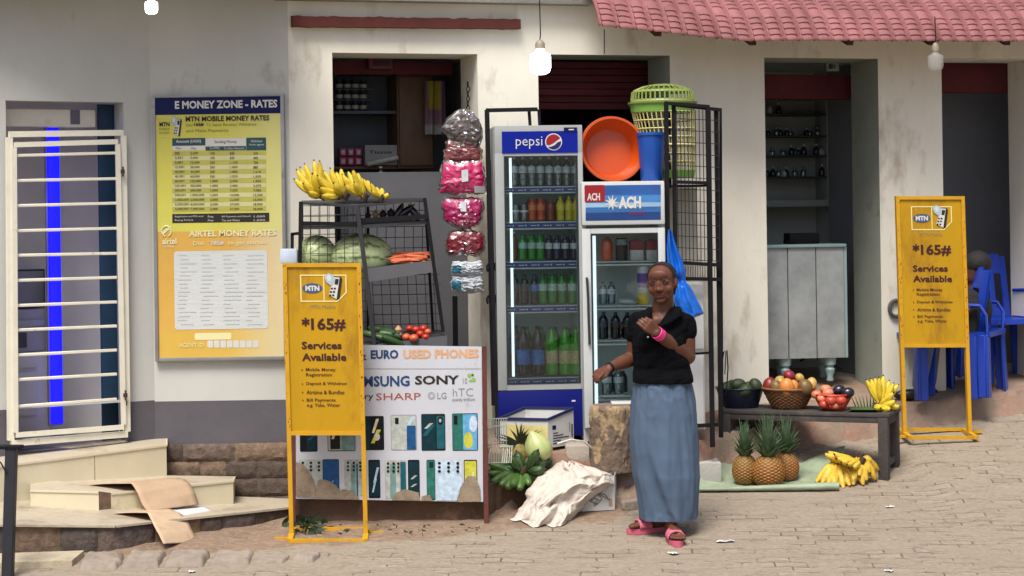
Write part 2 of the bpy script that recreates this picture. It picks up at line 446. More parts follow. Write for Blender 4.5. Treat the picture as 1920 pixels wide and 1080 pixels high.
op5 = (wx(1769, 400), wx(1951, 400), .62, wz(1840, 109), plaster)
mb = wall_mesh(W.M, 0, wx(2300), -.3, 3.6, [op1, op3, op4, op5], WT, plaster, jambm)
mb.build("front_wall", None, bld)
# top of the wall seen from behind is closed by the slab
def room(name, fr, x0, x1, y0, y1, z0, z1, mat, floor_mat=None, ceil=None):
    mb = MB(fr.M).use(mat)
    P = [(x0, y0, z0), (x1, y0, z0), (x1, y1, z0), (x0, y1, z0), (x0, y0, z1), (x1, y0, z1), (x1, y1, z1), (x0, y1, z1)]
    mb.add(P, [(0, 4, 7, 3), (1, 2, 6, 5), (3, 7, 6, 2)])
    mb.use(ceil or mat).add(P, [(4, 5, 6, 7)]); mb.use(floor_mat or concrete).add(P, [(0, 3, 2, 1)])
    # backs of the front wall either side of the opening
    return mb.build(name, None, bld)
room("shop_room", W, op1[0] - .25, op1[1] + .15, WT, 1.35, .35, op1[3] + .02, dark)
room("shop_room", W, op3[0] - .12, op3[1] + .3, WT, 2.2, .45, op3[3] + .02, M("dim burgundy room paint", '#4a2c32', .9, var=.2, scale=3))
room("shop_room", W, op4[0] - .3, op4[1] + .25, WT, 1.5, .70, op4[3] + .02, greenint)
room("shop_room", W, op5[0] - .3, op5[1] + .5, WT, 1.15, .70, op5[3] + .02, blueint)
# burgundy beams / rolled-up shutters inside the openings
mb = MB(W.M).use(burg); z0, z1 = wz(1520, 186, .5), wz(1520, 140, .5); mb.box(op4[0] - .02, op4[1] + .1, .5, .58, z0, z1, .01); mb.build("shutter_box", None, bld)
mb = MB(W.M).use(burg); mb.box(op5[0] - .02, op5[1] + .05, .46, .54, wz(1830, 174, .46), op5[3], .01); mb.build("shutter_box", None, bld)
mb = MB(W.M).use(burg)
zz = wz(1120, 205, .5); h = (op3[3] - zz) / 7
for i in range(7): mb.box(op3[0] - .02, op3[1] + .05, .5 + .012 * (i % 2), .56, zz + i * h, zz + (i + 1) * h - .004, .004)
mb.build("rolled_shutter", None, bld)
mb = MB(W.M).use(burg); mb.box(op1[0] - .02, op1[1], .6, .66, wz(740, 140, .6), op1[3], .01); mb.build("shutter_box", None, bld)
# grey sheet closing the lower half of the first opening
mb = MB(W.M).use(greymet); a = wx(640, 500, .3); mb.box(a, op1[1], .3, .33, .35, wz(830, 322, .3), .004)
mb.build("counter_front", None, bld)
mb = MB(W.M).use(blackm); x = wx(852, 600, .1); mb.box(x - .012, x + .012, .06, .1, .45, wz(852, 555, .1)); mb.build("counter_edge", None, bld)
# slab over the front + red drip ledge
mb = MB(W.M).use(M("stained concrete slab", '#8a8880', .9, var=.15, scale=5, bump=.4, dirt='#55524c', dirt_amt=.5))
zt = wz(800, 3, -.1)
mb.box(-.08, wx(1112, 5, -.1), -.1, .1, zt, zt + .14, .006)
mb.build("roof_beam", None, bld)
mb = MB(W.M).use(redoxide); x0, x1 = wx(548, 40, -.05), wx(976, 45, -.05); z0, z1 = wz(560, 50, -.05), wz(560, 30, -.05); z2, z3 = wz(960, 54, -.05), wz(960, 36, -.05)
n = 40; vs = []; 
for i in range(n + 1):
    t = i / n; x = x0 + (x1 - x0) * t; a = z0 + (z2 - z0) * t + .004 * fbm((t * 20, 0, 0)); b = z1 + (z3 - z1) * t + .008 * fbm((t * 25, 5, 0))
    for y, z in ((-.06, a), (-.055, b), (.0, b + .004), (.0, a)): vs.append((x, y, z))
fs = [(i * 4 + j, (i + 1) * 4 + j, (i + 1) * 4 + (j + 1) % 4, i * 4 + (j + 1) % 4) for i in range(n) for j in range(4)] + [(0, 1, 2, 3), (4 * n + 3, 4 * n + 2, 4 * n + 1, 4 * n)]
mb.add(vs, fs); mb.build("drip_ledge", None, bld)
mb = MB().use(M("slab soffit", '#7f7d78', .9, var=.1, scale=3))
p = [W.w(-4.2, .3, 3.42), W.w(wx(2300), .3, 3.42), W.w(wx(2300), 2.6, 3.42), W.w(-4.2, 3.2, 3.42)]
mb.slab([(q.x, q.y, q.z + .18) for q in p], .18)
# eave over the grey walls
e = [at(-300, 400, 11.0), at(542, 400, 11.3), at(542, 400, 12.2), at(-300, 400, 12.6)]
mb.slab([(q.x, q.y, 3.40) for q in e], .12); mb.build("roof_slab", None, bld)

# --- grey wall and gate wall with dark band and stone base
zb_top = lambda fr, u, v: fr.hit(u, v)[1]
zband = G.hit(415, 751)[1]; zstone = G.hit(415, 831)[1]
mb = MB(G.M).use(plaster_g); mb.box(_gl, 0, 0, .3, zband, 3.45)
mb.use(band).box(_gl, 0, 0.0, .3, zstone, zband - .0005); mb.build("grey_wall", None, bld)
stone = M("split stone", (1, 1, 1), .9, vcol=True, var=.35, scale=26, bump=1, bscale=45)
def stone_face(mb, fr_pts, rows, seed):
    """stone cladding: blocks on the upright strip from p to q (bottom/top z at both ends)"""
    rnd = random.Random(seed); (p, zb0, zt0), (q, zb1, zt1) = fr_pts; p, q = Vector(p), Vector(q); d = q - p; L = d.length; d.normalize(); n = Vector((d.y, -d.x, 0))
    pal = ['#65564c', '#524842', '#75614f', '#46403d', '#80664f', '#5c504a', '#51453c', '#6b584c']
    for r in range(rows):
        x = -rnd.random() * .1
        while x < L:
            wd = rnd.uniform(.14, .34); a, b = max(0, x), min(L, x + wd); x += wd
            if b - a < .01: continue
            mb.color = lin(rnd.choice(pal)); off = rnd.uniform(.006, .022); vs = []
            nu = max(2, int((b - a) / .025)); nv = 5
            for j in range(nv + 1):
                for i in range(nu + 1):
                    s = a + (b - a) * i / nu; t = s / L; zb = zb0 + (zb1 - zb0) * t; zt = zt0 + (zt1 - zt0) * t
                    z = zb + (zt - zb) * (r + j / nv) / rows; edge = min(i, nu - i, j, nv - j) == 0
                    o = off * (.15 if edge else 1) + (0 if edge else .008 * fbm((s * 18 + seed, z * 30, r), 3))
                    c = p + d * s + n * o; vs.append((c.x, c.y, z))
            mb.add(vs, [(j * (nu + 1) + i, j * (nu + 1) + i + 1, (j + 1) * (nu + 1) + i + 1, (j + 1) * (nu + 1) + i) for j in range(nv) for i in range(nu)])
    mb.color = (1, 1, 1)
mb = MB().use(stone)
pa, pb = G.w(_gl, -.004, 0), G.w(0, -.004, 0)
stone_face(mb, [((pa.x, pa.y, 0), -.05, zstone), ((pb.x, pb.y, 0), -.05, zstone)], 5, 3)
mb.add([(pa.x, pa.y + .003, -.1), (pb.x, pb.y + .003, -.1), (pb.x, pb.y + .003, zstone), (pa.x, pa.y + .003, zstone)], [(0, 1, 2, 3)], [lin('#4a3f38')] * 4)
mb.build("stone_base", None, bld)
# gate wall (opening for the gate)
dl, dr = LW.hit(15, 500)[0], LW.hit(236, 500)[0]; dtop = LW.hit(120, 190)[1]; dbot = LW.hit(120, 842)[1]
zbl = LW.hit(262, 752)[1]
mb = wall_mesh(LW.M, LW.hit(-500, 500)[0], 0, zbl, 3.45, [(dl, dr, zbl, dtop)], .16, plaster_g, plaster_g)
m2 = wall_mesh(LW.M, LW.hit(-500, 500)[0], 0, .2, zbl - .0005, [(dl, dr, dbot, zbl - .0005)], .16, band, band)
mb.use(band).add([LW.M.inverted() @ p for p in m2.v], m2.f); mb.build("gate_wall", None, bld)
lav = M("lavender-grey room paint", '#dcdad9', .85, var=.06, scale=3)
room("kiosk_room", LW, dl - .15, dr + .05, .161, .6, dbot, dtop + .05, lav)
navy = M("dark teal-blue paint", '#0b3350', .6, var=.2, scale=5)
mb = MB(LW.M).use(navy); x = LW.hit(186, 500, .2)[0]; mb.box(x, dr - .002, .17, .2, dbot + .01, dtop - .004, .003); mb.build("blue_door", None, bld)
cream_p = M("cream gloss paint", '#ddd9c6', .45, var=.06, scale=8, dirt='#a38f66', dirt_amt=.2, dscale=4)
offw = M("off-white paint", '#cfcabb', .7, var=.06, scale=6, dirt='#8b8478', dirt_amt=.25)
mb = MB(LW.M).use(offw); r = LW.rect(16, 205, 179, 238, .1); mb.box(dl + .002, r[1], .1, .2, r[2], r[3], .006)
mb.use(M("grey-violet scuffed paint", '#5e5a6c', .8)); q = LW.rect(132, 206, 150, 233, .097); mb.rectp(q[0], q[1], q[2], q[3], .0965)
mb.build("transom_beam", None, bld)

# ================================================================== AWNING
aw = thing("tile_awning", "weathered pinkish-red tile-sheet awning over the right-hand doorways", "awning", at(1500, 80, 12.3))
tile = M("faded red tile sheet", '#8d5a5a', .75, var=.22, scale=7, dirt='#6f3d40', dirt_amt=.5, dscale=4, bump=.15, bscale=60, stretch=(1, 1, .6))
NB = (-W.ey)                               # out of the wall
lowL = at(1122, 50, 12.02); lowM = at(1400, 79, 12.25); lowR = at(1925, 79, 12.85); 
def low(t):                                # lower edge from left to right (t in metres along W.ex from lowL)
    x = t
    L1 = (lowM - lowL).dot(W.ex); L2 = (lowR - lowL).dot(W.ex)
    if x < L1: p = lowL.lerp(lowM, x / L1)
    else: p = lowM.lerp(lowR, (x - L1) / (L2 - L1))
    return p
LEN = (at(2250, 79, 13.2) - lowL).dot(W.ex); RIB = .112; STEP = .046
def sect(s):                               # bullnose section: s metres up from the lip -> (back, up)
    th0, th1 = R(66), R(20); Lc = .5
    if s < Lc:
        k = (th1 - th0) / Lc; th = th0 + k * s
        return ((math.sin(th) - math.sin(th0)) / k, (-math.cos(th) + math.cos(th0)) / k), th
    (b, u_), _ = sect(Lc - 1e-6); return (b + (s - Lc) * math.cos(th1), u_ + (s - Lc) * math.sin(th1)), th1
nu = int(LEN / RIB * 16); ss = []
for i in range(22): ss += [i * STEP, i * STEP + STEP * .55, (i + 1) * STEP - .004]
mb = MB(); vs = []
for s in ss:
    (bk, upz), th = sect(s); ph = (s % STEP) / STEP; lip = .009 * (1 - ph)
    for j in range(nu + 1):
        t = LEN * j / nu; q = low(t); w_ = (t / RIB) % 1.0
        hgt = .010 * math.sin(math.pi * max(0., min(1., (w_ - .22) / .78))) + (.024 * math.sin(math.pi * w_ / .22) ** .7 if 0 < w_ < .22 else 0) - (.010 if w_ > .94 else 0) + lip * (1 if w_ > .22 else .35)
        sheet = int(t / .784); hgt += .006 * (sheet % 2) + .004 * fbm((t * 1.5, s * 3, 0))
        nrm = W.ey * (-math.sin(th)) + Vector((0, 0, math.cos(th)))
        p = q + W.ey * bk + Vector((0, 0, upz)) + nrm * hgt; p.z += .008 * fbm((t * .9, 2, 0)); vs.append(p)
mb.add(vs, [(i * (nu + 1) + j, i * (nu + 1) + j + 1, (i + 1) * (nu + 1) + j + 1, (i + 1) * (nu + 1) + j) for i in range(len(ss) - 1) for j in range(nu)])
o = mb.build("tile_sheet", tile, aw, sharp=50)
so = o.modifiers.new("thickness", 'SOLIDIFY'); so.thickness = .003
wood_d = M("dark brown timber", '#3c2019', .8, var=.25, scale=12, bump=.3)
for u in (1205, 1398, 1607, 1788, 1960):
    t = (at(u, 80, 12.4) - lowL).dot(W.ex); q = low(t); mb = MB()
    a, b = q + Vector((0, 0, .005)) + W.ey * .02, q + W.ey * .5 + Vector((0, 0, .2))
    mb.bar(a, b, .045, .05); mb.build("rafter", wood_d, aw)

# ================================================================== TERRACE (raised shop floor, broken edge)
def wallz(s_):                              # terrace height at the wall
    tab = [(-.5, .50), (wx(905), .55), (wx(1250), .585), (wx(1440), .695), (wx(1900), .705), (9, .72)]
    for (a, za), (b, zb) in zip(tab[:-1], tab[1:]):
        if a <= s_ <= b: return za + (zb - za) * (s_ - a) / (b - a)
    return .55
mb = MB(); NX = 150; x0, x1 = TEp[0].x, TEp[-1].x; rows = []
terr_m = M("terrace concrete and earth", '#8b7a69', .92, var=.18, scale=8, bump=.7, bscale=35, dirt='#8a523f', dirt_amt=.6, dscale=4)
for i in range(NX + 1):
    x = x0 + (x1 - x0) * i / NX; f = terr_front(x)
    loc = W.M.inverted() @ Vector((x, f.y, 0)); wl_ = W.w(loc.x, .42, wallz(loc.x)); 
    jag = .035 * fbm((x * 7, 0, 1)) + .02 * fbm((x * 23, 4, 1)); pts = []
    fe = f + (f - wl_).normalized() * jag
    gb = gz(fe.x, fe.y - .1)
    pts.append(Vector((fe.x + .01, fe.y - .12 + .03 * fbm((x * 11, 9, 0)), gb - .03)))
    for k in range(1, 5):
        t = k / 5; q = pts[0].lerp(fe, t ** .8); q.y += .02 * fbm((x * 14, k * 2.1, 5)); q.z = pts[0].z + (fe.z - pts[0].z) * t; pts.append(q)
    pts.append(Vector((fe.x, fe.y, fe.z)))
    for k in range(1, 9):
        t = k / 8; q = fe.lerp(wl_, t); q.z += .006 * fbm((q.x * 8, q.y * 8, 2)) * (1 - t) ; pts.append(q)
    rows.append(pts)
k = len(rows[0])
mb.add([p for r in rows for p in r], [(i * k + j, (i + 1) * k + j, (i + 1) * k + j + 1, i * k + j + 1) for i in range(NX) for j in range(k - 1)])
mb.build("terrace", terr_m, kind="structure", sharp=60)
def terr_z(x, y):
    f = terr_front(x); loc = W.M.inverted() @ Vector((x, f.y, 0)); e = W.w(loc.x, .42, wallz(loc.x)); t = max(0, min(1, (y - f.y) / max(.05, e.y - f.y)))
    return f.z + (e.z - f.z) * t
# lower mud-plastered ledge behind the poster board and under the plantains
ledge_m = M("mud-stained plinth", '#5c4636', .95, var=.2, scale=9, bump=.7, bscale=30, dirt='#8f7058', dirt_amt=.35, dscale=4)
mb = MB().use(ledge_m)
tp = [at(556, 905, 11.08), at(760, 908, 11.06), at(906, 918, 11.05), at(930, 918, 11.24), at(1000, 915, 11.3)]; tp2 = [at(1010, 855, 11.6), at(545, 855, 11.8)]
pts = tp + tp2; zt = .30
mb.slab([(p.x, p.y, zt + .01 * i) for i, p in enumerate(pts)], [gz(p.x, p.y) - .08 if i < 5 else 0 for i, p in enumerate(pts)])
mb.build("plinth", None, kind="structure")
# rising block under the fridges, closing the terrace's left end
mb = MB().use(ledge_m); q = [at(880, 850, 11.36), TEp[0] + Vector((.03, -.004, 0)), W.w(wx(930), .0, 0), W.w(wx(600), .0, 0), at(600, 850, 11.7)]
mb.slab([(p.x, p.y, .498) for p in q], .5); mb.build("plinth", None, kind="structure")

# ================================================================== STEPS AT THE GATE
st = thing("entrance_steps", "cream-tiled corner steps with stone-clad lowest step below the cream gate", "steps", at(200, 980, 11.2))
ctile = M("cream ceramic tile", '#cfc5a8', .4, var=.05, scale=5, dirt='#9c8a63', dirt_amt=.32, dscale=3)
ctop = M("dusty tread tile", '#b5aa95', .5, var=.1, scale=6, dirt='#7b6a58', dirt_amt=.5, dscale=3)
brownp = M("exposed brown render", '#7a6350', .9, var=.3, scale=18, bump=.5)
def tread(name, top_pts, bots, facemats, tm):
    """top_pts (px,D) go along the front then along the back"""
    P = [at(*p) for p in top_pts]; mb = MB(); n = len(P)
    mb.use(tm).add(P, [tuple(range(n))])
    for i, (bv, m) in enumerate(zip(bots, facemats)):
        a, b = P[i], P[i + 1]; mb.use(m); mb.add([a, b, (b.x, b.y, bv[1]), (a.x, a.y, bv[0])], [(0, 3, 2, 1)])
        # slim nosing line and tile joints
        if m is ctile:
            L = (b - a).length; k = max(1, int(L / .38)); d = (b - a) / k; nrm = Vector((d.y, -d.x, 0)).normalized() * .0015
            for q in range(1, k):
                c = a + d * q; e = d.normalized() * .0016
                mb.use(brownp).add([c - e + nrm, c + e + nrm, Vector((c.x + e.x, c.y + e.y, bv[0])) + nrm, Vector((c.x - e.x, c.y - e.y, bv[0])) + nrm], [(0, 1, 2, 3)])
            nr = Vector(((b - a).y, -(b - a).x, 0)).normalized() * .004
            mb.use(m); mb.bar(a + nr * .6 - Vector((0, 0, .006)), b + nr * .6 - Vector((0, 0, .006)), .008, .012)
    return mb.build(name, None, st)
z2 = at(312, 890, 11.7).z; z1 = at(437, 942, 11.55).z; z0 = -.1
tread("upper_step", [(-140, 889, 10.75), (35, 868, 11.15), (312, 833, 11.72), (312, 822, 11.9), (232, 800, 12.4), (-140, 840, 11.9)],
      [(z1 - .1, z1 - .1), (z1 - .05, z2 - .06), (z2 - .1, z2 - .1)], [ctile, ctile, ctile], ctop)
tread("middle_step", [(57, 918, 11.02), (185, 921, 11.0), (208, 924, 11.08), (437, 900, 11.52), (440, 893, 11.85), (57, 888, 11.5)],
      [(z1 - .1, z1 - .1)] * 4, [ctile, brownp, ctile, ctile], ctop)
# lowest step, stone clad
P = [(-160, 980, 10.3), (215, 984, 10.55), (545, 949, 11.3), (545, 935, 11.86), (280, 935, 11.9), (-160, 905, 11.6)]
pts = [at(*p) for p in P]; mb = MB().use(ctop); mb.add(pts, [tuple(range(6))])
mb.use(stone); gzb = [gz(p.x, p.y) - .04 for p in pts]
stone_face(mb, [(pts[0], gzb[0], pts[0].z - .012), (pts[1], gzb[1], pts[1].z - .012)], 1, 11)
stone_face(mb, [(pts[1], gzb[1], pts[1].z - .012), (pts[2], gzb[2], pts[2].z - .012)], 1, 17)
stone_face(mb, [(pts[2], gzb[2], pts[2].z - .012), (pts[3], gzb[3], pts[3].z - .012)], 1, 19)
mb.use(ctop)
for a, b in ((pts[0], pts[1]), (pts[1], pts[2])):
    nr = Vector(((b - a).y, -(b - a).x, 0)).normalized() * .018; mb.bar(a + nr * .5 - Vector((0, 0, .006)), b + nr * .5 - Vector((0, 0, .006)), .036, .012)
mb.build("lowest_step", None, st)
# low kerb: cream slab and a row of rough kerb stones
kerbm = M("rough grey-brown kerb stone", '#8d8174', .92, var=.2, scale=9, bump=.7, bscale=36, dirt='#6b5a4a', dirt_amt=.4, dscale=5)
mb = MB().use(M("cream concrete kerb", '#b3a78e', .9, var=.12, scale=8, bump=.4, dirt='#7a6a55', dirt_amt=.4))
q = [ground_at(-80, 1071), ground_at(135, 1063), ground_at(158, 1044), ground_at(-80, 1052)]
mb.slab([(p.x, p.y, p.z + .035) for p in q], .1)
tag(mb.build("concrete_kerb", None, None, q[0], kind="structure"), "cream concrete kerb strip below stone-clad step beside dark post", "kerb")
ks = [(138, 225, 'pale rounded kerb stone touching the cream concrete strip'), (222, 300, 'kerb stone next right of the pale rounded one'), (300, 385, 'broad kerb stone before the cardboard flap'), (384, 470, 'low dark kerb stone right of the broad one'),
      (470, 535, 'flat sunken kerb stone left of the brown brick chip'), (540, 590, 'small brown brick chip lying before yellow sign base')]
for i, (a, b, lab) in enumerate(ks):
    vb = 1070 - (a - 140) * .035; vt = 1042 - (a - 140) * .012 + (4 if i > 3 else 0)
    c = [ground_at(a + 6, vb), ground_at(b - 3, vb - 1), ground_at(b + 12, vt), ground_at(a + 20, vt)]
    h = [.034, .038, .036, .03, .014, .028][i]; cen = sum(c, Vector()) / 4; mb = MB().use(kerbm); nu, nv = 22, 14
    def fn(s, t, c=c, h=h, i=i):
        p = c[0].lerp(c[1], s).lerp(c[3].lerp(c[2], s), t); e = min(s, 1 - s, t, 1 - t)
        k = min(1, e / .14); z = h * (1 - (1 - k) ** 2.2) - .02 * (k <= 0)
        return Vector((p.x + .012 * fbm((p.x * 9, p.y * 9, i)), p.y + .012 * fbm((p.x * 9, 7, i)), gz(p.x, p.y) + z + .008 * fbm((p.x * 16, p.y * 16, i * 3))))
    mb.grid(fn, nu, nv)
    tag(mb.build("kerb_stone", None, None, cen, sharp=70), lab, "kerb stone", "kerb stones below the steps")

# ================================================================== GATE
gt = thing("grille_gate", "cream painted steel grille gate with horizontal bars, slightly ajar at the left doorway", "gate", LW.w(LW.hit(22, 830)[0], -.03, LW.hit(22, 830)[1]))
GF = Fr(LW.w(LW.hit(237, 500)[0], -.035, 0), 31)
def gp(u, v): x, z = GF.hit(u, v); return Vector((x, z, 0))
mb = MB(GF.M).use(cream_p)
TL, TR, BR, BL = gp(17, 252), gp(230, 249), gp(238, 814), gp(20, 831)
def barq(mb, a, b, w, y0, y1):
    d = (b - a).normalized(); n = Vector((-d.y, d.x, 0)) * w / 2
    mb.prism([((a - n).x, (a - n).y), ((b - n).x, (b - n).y), ((b + n).x, (b + n).y), ((a + n).x, (a + n).y)], y0, y1)
for a, b in ((TL, TR), (BL, BR)): barq(mb, a, b, .035, -.02, .02)
ins = .017
for a, b in ((TL, BL), (TR, BR)): 
    d = (b - a).normalized() * .0176; barq(mb, a + d, b - d, .035, -.019, .019)
mb.build("outer_frame", None, gt)
mb = MB(GF.M).use(cream_p)
tl, tr, br, bl = gp(24, 272), gp(218, 266), gp(229, 800), gp(27, 815)
for a, b in ((tl, tr), (bl, br)): barq(mb, a, b, .03, -.034, -.0202)
for a, b in ((tl, bl), (tr, br)):
    d = (b - a).normalized() * .0152; barq(mb, a + d, b - d, .03, -.033, -.0202)
mb.build("inner_frame", None, gt)
rows = [(300, 291), (348, 336), (386, 381), (433, 428), (479, 475), (526, 520), (573, 566), (619, 611), (666, 656), (712, 701), (762, 748)]
k0 = [(292, 287), (339, 335)] + rows[2:]
for i, (a, b) in enumerate(k0):
    mb = MB(GF.M).use(cream_p); pa, pb = gp(25, a), gp(220, b); mb.bar((pa.x + .01, -.012, pa.y), (pb.x - .008, -.012, pb.y), .018, .018, b=.003); mb.build("grille_bar", None, gt)
mb = MB(GF.M).use(M("rusted bolt steel", '#3a2d25', .7, var=.3, scale=30))
for u, v, h in ((231, 740, 16), (226, 322, 20)):
    p = gp(u, v); mb.tube([(p.x, -.045, p.y - .03), (p.x, -.045, p.y + .03)], .006); mb.box(p.x - .012, p.x + .012, -.046, -.034, p.y - .012, p.y + .012, .002)
p = gp(231, 748); mb.tube([(p.x, -.05, p.y), (p.x + .004, -.055, p.y - .02), (p.x + .002, -.05, p.y - .035)], .004)
mb.build("bolt", None, gt)

# ================================================================== KIOSK CONTENTS (behind the gate)
ledm = M("lit blue LED plastic", (.004, .004, 1.0), .4, var=0, emit=1.0)
OFF = .3
r = LW.rect(91, 238, 113, 798, OFF)
lt = thing("led_strip_light", "glowing blue vertical LED light tube behind the cream gate bars", "light", LW.w((r[0] + r[1]) / 2, OFF, r[2]))
mb = MB(LW.M).use(M("grey plastic housing", '#8d8da0', .5)); mb.box(r[0] - .006, r[1] + .006, OFF + .01, OFF + .04, r[2], r[3], .004); mb.build("housing", None, lt)
mb = MB(LW.M).use(ledm); mb.box(r[0], r[1], OFF - .03, OFF + .0095, r[2] + .01, r[3] - .005, .012); mb.build("tube", None, lt)
grey_l = M("light grey plastic", '#8e8e98', .5, var=.08); grey_d = M("dark grey plastic", '#34343c', .45, var=.1)
# machine, drawers
r = LW.rect(22, 580, 87, 660, .36)
pr = thing("printer", "grey desktop printer on white drawer unit behind the gate", "printer", LW.w((r[0] + r[1]) / 2, .36, r[2]))
mb = MB(LW.M).use(grey_l); mb.box(r[0] - .1, r[1], .36, .56, r[2], r[3], .012); mb.build("body", None, pr)
mb = MB(LW.M).use(grey_d); q = LW.rect(28, 624, 50, 652, .355); mb.box(q[0] - .06, q[1], .345, .359, q[2], q[3], .004); mb.build("output_slot", None, pr)
mb = MB(LW.M).use(grey_l); q = LW.rect(24, 600, 84, 612, .35); mb.box(q[0] - .06, q[1], .34, .3595, q[2], q[3], .003); mb.build("tray", None, pr)
r2 = LW.rect(22, 662, 70, 835, .34)
dr_ = thing("drawer_unit", "white two-drawer cabinet under the grey printer inside the kiosk", "cabinet", LW.w((r2[0] + r2[1]) / 2, .34, r2[2]))
wht = M("white melamine", '#b9b7b4', .5, var=.04)
mb = MB(LW.M).use(wht); mb.box(r2[0] - .12, r[1] + .01, .345, .57, r2[2], r[2] - .001, .003); mb.build("carcass", None, dr_)
for v0, v1 in ((668, 690), (697, 780)):
    q = LW.rect(22, v0, 69, v1, .333); mb = MB(LW.M).use(wht); mb.box(q[0] - .1, q[1], .33, .3445, q[2], q[3], .004); mb.build("drawer", None, dr_)
r = LW.rect(22, 505, 85, 578, .45)
sc_ = thing("monitor", "dark-framed grey monitor above the printer in the kiosk", "monitor", LW.w((r[0] + r[1]) / 2, .45, r[2]))
mb = MB(LW.M).use(grey_d); mb.box(r[0] - .1, r[1], .45, .48, r[2], r[3], .005); mb.build("casing", None, sc_)
mb = MB(LW.M).use(M("grey screen", '#777986', .3)); mb.box(r[0] - .09, r[1] - .012, .444, .4495, r[2] + .015, r[3] - .012); mb.build("screen", None, sc_)
mb = MB(LW.M).use(grey_d); mb.box(r[0] + .02, r[1] - .05, .47, .5, r[2] - .02, r[2] - .001); mb.build("stand", None, sc_)

# ================================================================== DARK POST AT LEFT
p0, p1 = ground_at(14, 1110), at(22, 840, 10.05)
po = thing("metal_post", "dark grey steel post with flat cap standing before the steps", "post", (p0.x, p0.y, gz(p0.x, p0.y)))
mb = MB().use(M("dark slate paint", '#22242c', .5, var=.15)); a = at(14, 1090, 10.05); a.z = gz(a.x, a.y) - .05
mb.bar(a, p1, .056, .056, up=(0, 1, 0), b=.004); mb.build("pole", None, po)
mb = MB().use(blackm); mb.bar(at(-60, 838, 10.05), at(42, 838, 10.05), .07, .018, b=.003); mb.build("cap_rail", None, po)
mb = MB().use(blackm); mb.tube([at(-20, 850, 10.04), at(2, 868, 10.02), at(13, 888, 10.01)], .004); mb.build("wire", None, po)

# ================================================================== RATES BOARD
BF = Fr(G.w(0, -.03, 0), 0)
r = BF.rect(288, 178, 536, 676)
rb = thing("rates_board", "tall yellow money rates board in grey frame on the grey wall", "notice board", BF.w((r[0] + r[1]) / 2, 0, r[2]))
SK = BF.hit(293, 675)[0] - BF.hit(289, 178)[0]
alu = M("dull aluminium", '#8f8f8f', .45, var=.12, metal=.5, dirt='#5a5148', dirt_amt=.3)
mb = MB(BF.M).use(alu); f = .022
mb.box(r[0], r[0] + f, -.012, .028, r[2], r[3], .003); mb.box(r[1] - f, r[1], -.012, .028, r[2], r[3], .003)
mb.box(r[0] + f, r[1] - f, -.0115, .028, r[2], r[2] + f, .003); mb.box(r[0] + f, r[1] - f, -.0115, .028, r[3] - f * .6, r[3], .003); mb.build("frame", None, rb)
yel = M("sun-bleached yellow print", (1, 1, 1), .35, vcol=True, var=.05, scale=4, spec=.2)
def ycol(a, b):                              # printed yellow, bleached toward the right side
    top_ = np.array(lin('#ccc75c')); low_ = np.array(lin('#cda350')); pale = np.array(lin('#cfcdb2'))
    k = 1 if b < .485 else 0; c = low_ if k else top_
    if b < .1: c = c * .6 + np.array(lin('#c9b24a')) * .4
    f_ = max(0, (a - .55)) * (1.5 if k else .8); return tuple(c * (1 - f_) + pale * f_)
mb = MB(BF.M).use(yel)
bz = [0, .03, .06, .09, .12, .16, .2, .24, .28, .32, .36, .4, .44, .484, .486, .5, .55, .6, .65, .7, .75, .8, .85, .9, .95, 1]
mb.grid(lambda a, b: Vector((r[0] + f + (r[1] - r[0] - 2 * f) * a, 0, r[2] + f + (r[3] - r[2] - 1.6 * f) * bz[int(round(b * 25))])), 20, 25, colf=lambda a, b: ycol(a, bz[int(round(b * 25))]))
mb.build("panel", None, rb)
ink = M("black print", '#1d1a12', .5, var=0); navyp = M("navy print", '#131c4e', .35, var=.06, spec=.15); whitep = M("white print", '#c9c9c2', .4, var=.04)
teal = M("teal print", '#16454e', .4, var=.05); grn = M("olive print", '#77761f', .5, var=0); paleY = M("cream print", '#dcd6a2', .4, var=.03)
rowA = M("pale table stripe", '#c6c58c', .4, var=.04); rowB = M("olive table stripe", '#b0ac50', .4, var=.04)
Rx = lambda u0, v0, u1, v1: BF.rect(u0, v0, u1, v1, -.002)
def T_(mb, m, s, u0, v0, u1, v1, y=-.004, bold=0.0, fr=BF, shear=0):
    q = fr.rect(u0, v0, u1, v1, y); mb.use(m).text(s, q[0], q[1], q[2], q[3], y, bold, shear)
mb = MB(BF.M)
q = Rx(291, 181, 528, 214); mb.use(navyp).rectp(q[0], q[1], q[2], q[3], -.0015); T_(mb, whitep, "E MONEY ZONE - RATES", 328, 188, 520, 203, bold=.035)
mb.build("header", None, rb)
mb = MB(BF.M)
T_(mb, ink, "MTN MOBILE MONEY RATES", 348, 217, 505, 227, bold=.03)
T_(mb, grn, "Dial           To Send, Receive, Withdraw", 349, 231, 481, 237); T_(mb, ink, "165#", 364, 230, 382, 237, bold=.03)
T_(mb, grn, "and Make Payments", 349, 242, 428, 249)
T_(mb, ink, "MTN", 299, 229, 318, 237, bold=.03); T_(mb, grn, "MOBILE", 299, 240, 318, 244); T_(mb, grn, "MONEY", 299, 247, 318, 251)
mb.use(paleY); q = Rx(294, 220, 322, 257)
for a in ((q[0], q[1], q[2], q[2] + .002), (q[0], q[1], q[3] - .002, q[3]), (q[0], q[0] + .002, q[2], q[3])): mb.rectp(*a, -.003)
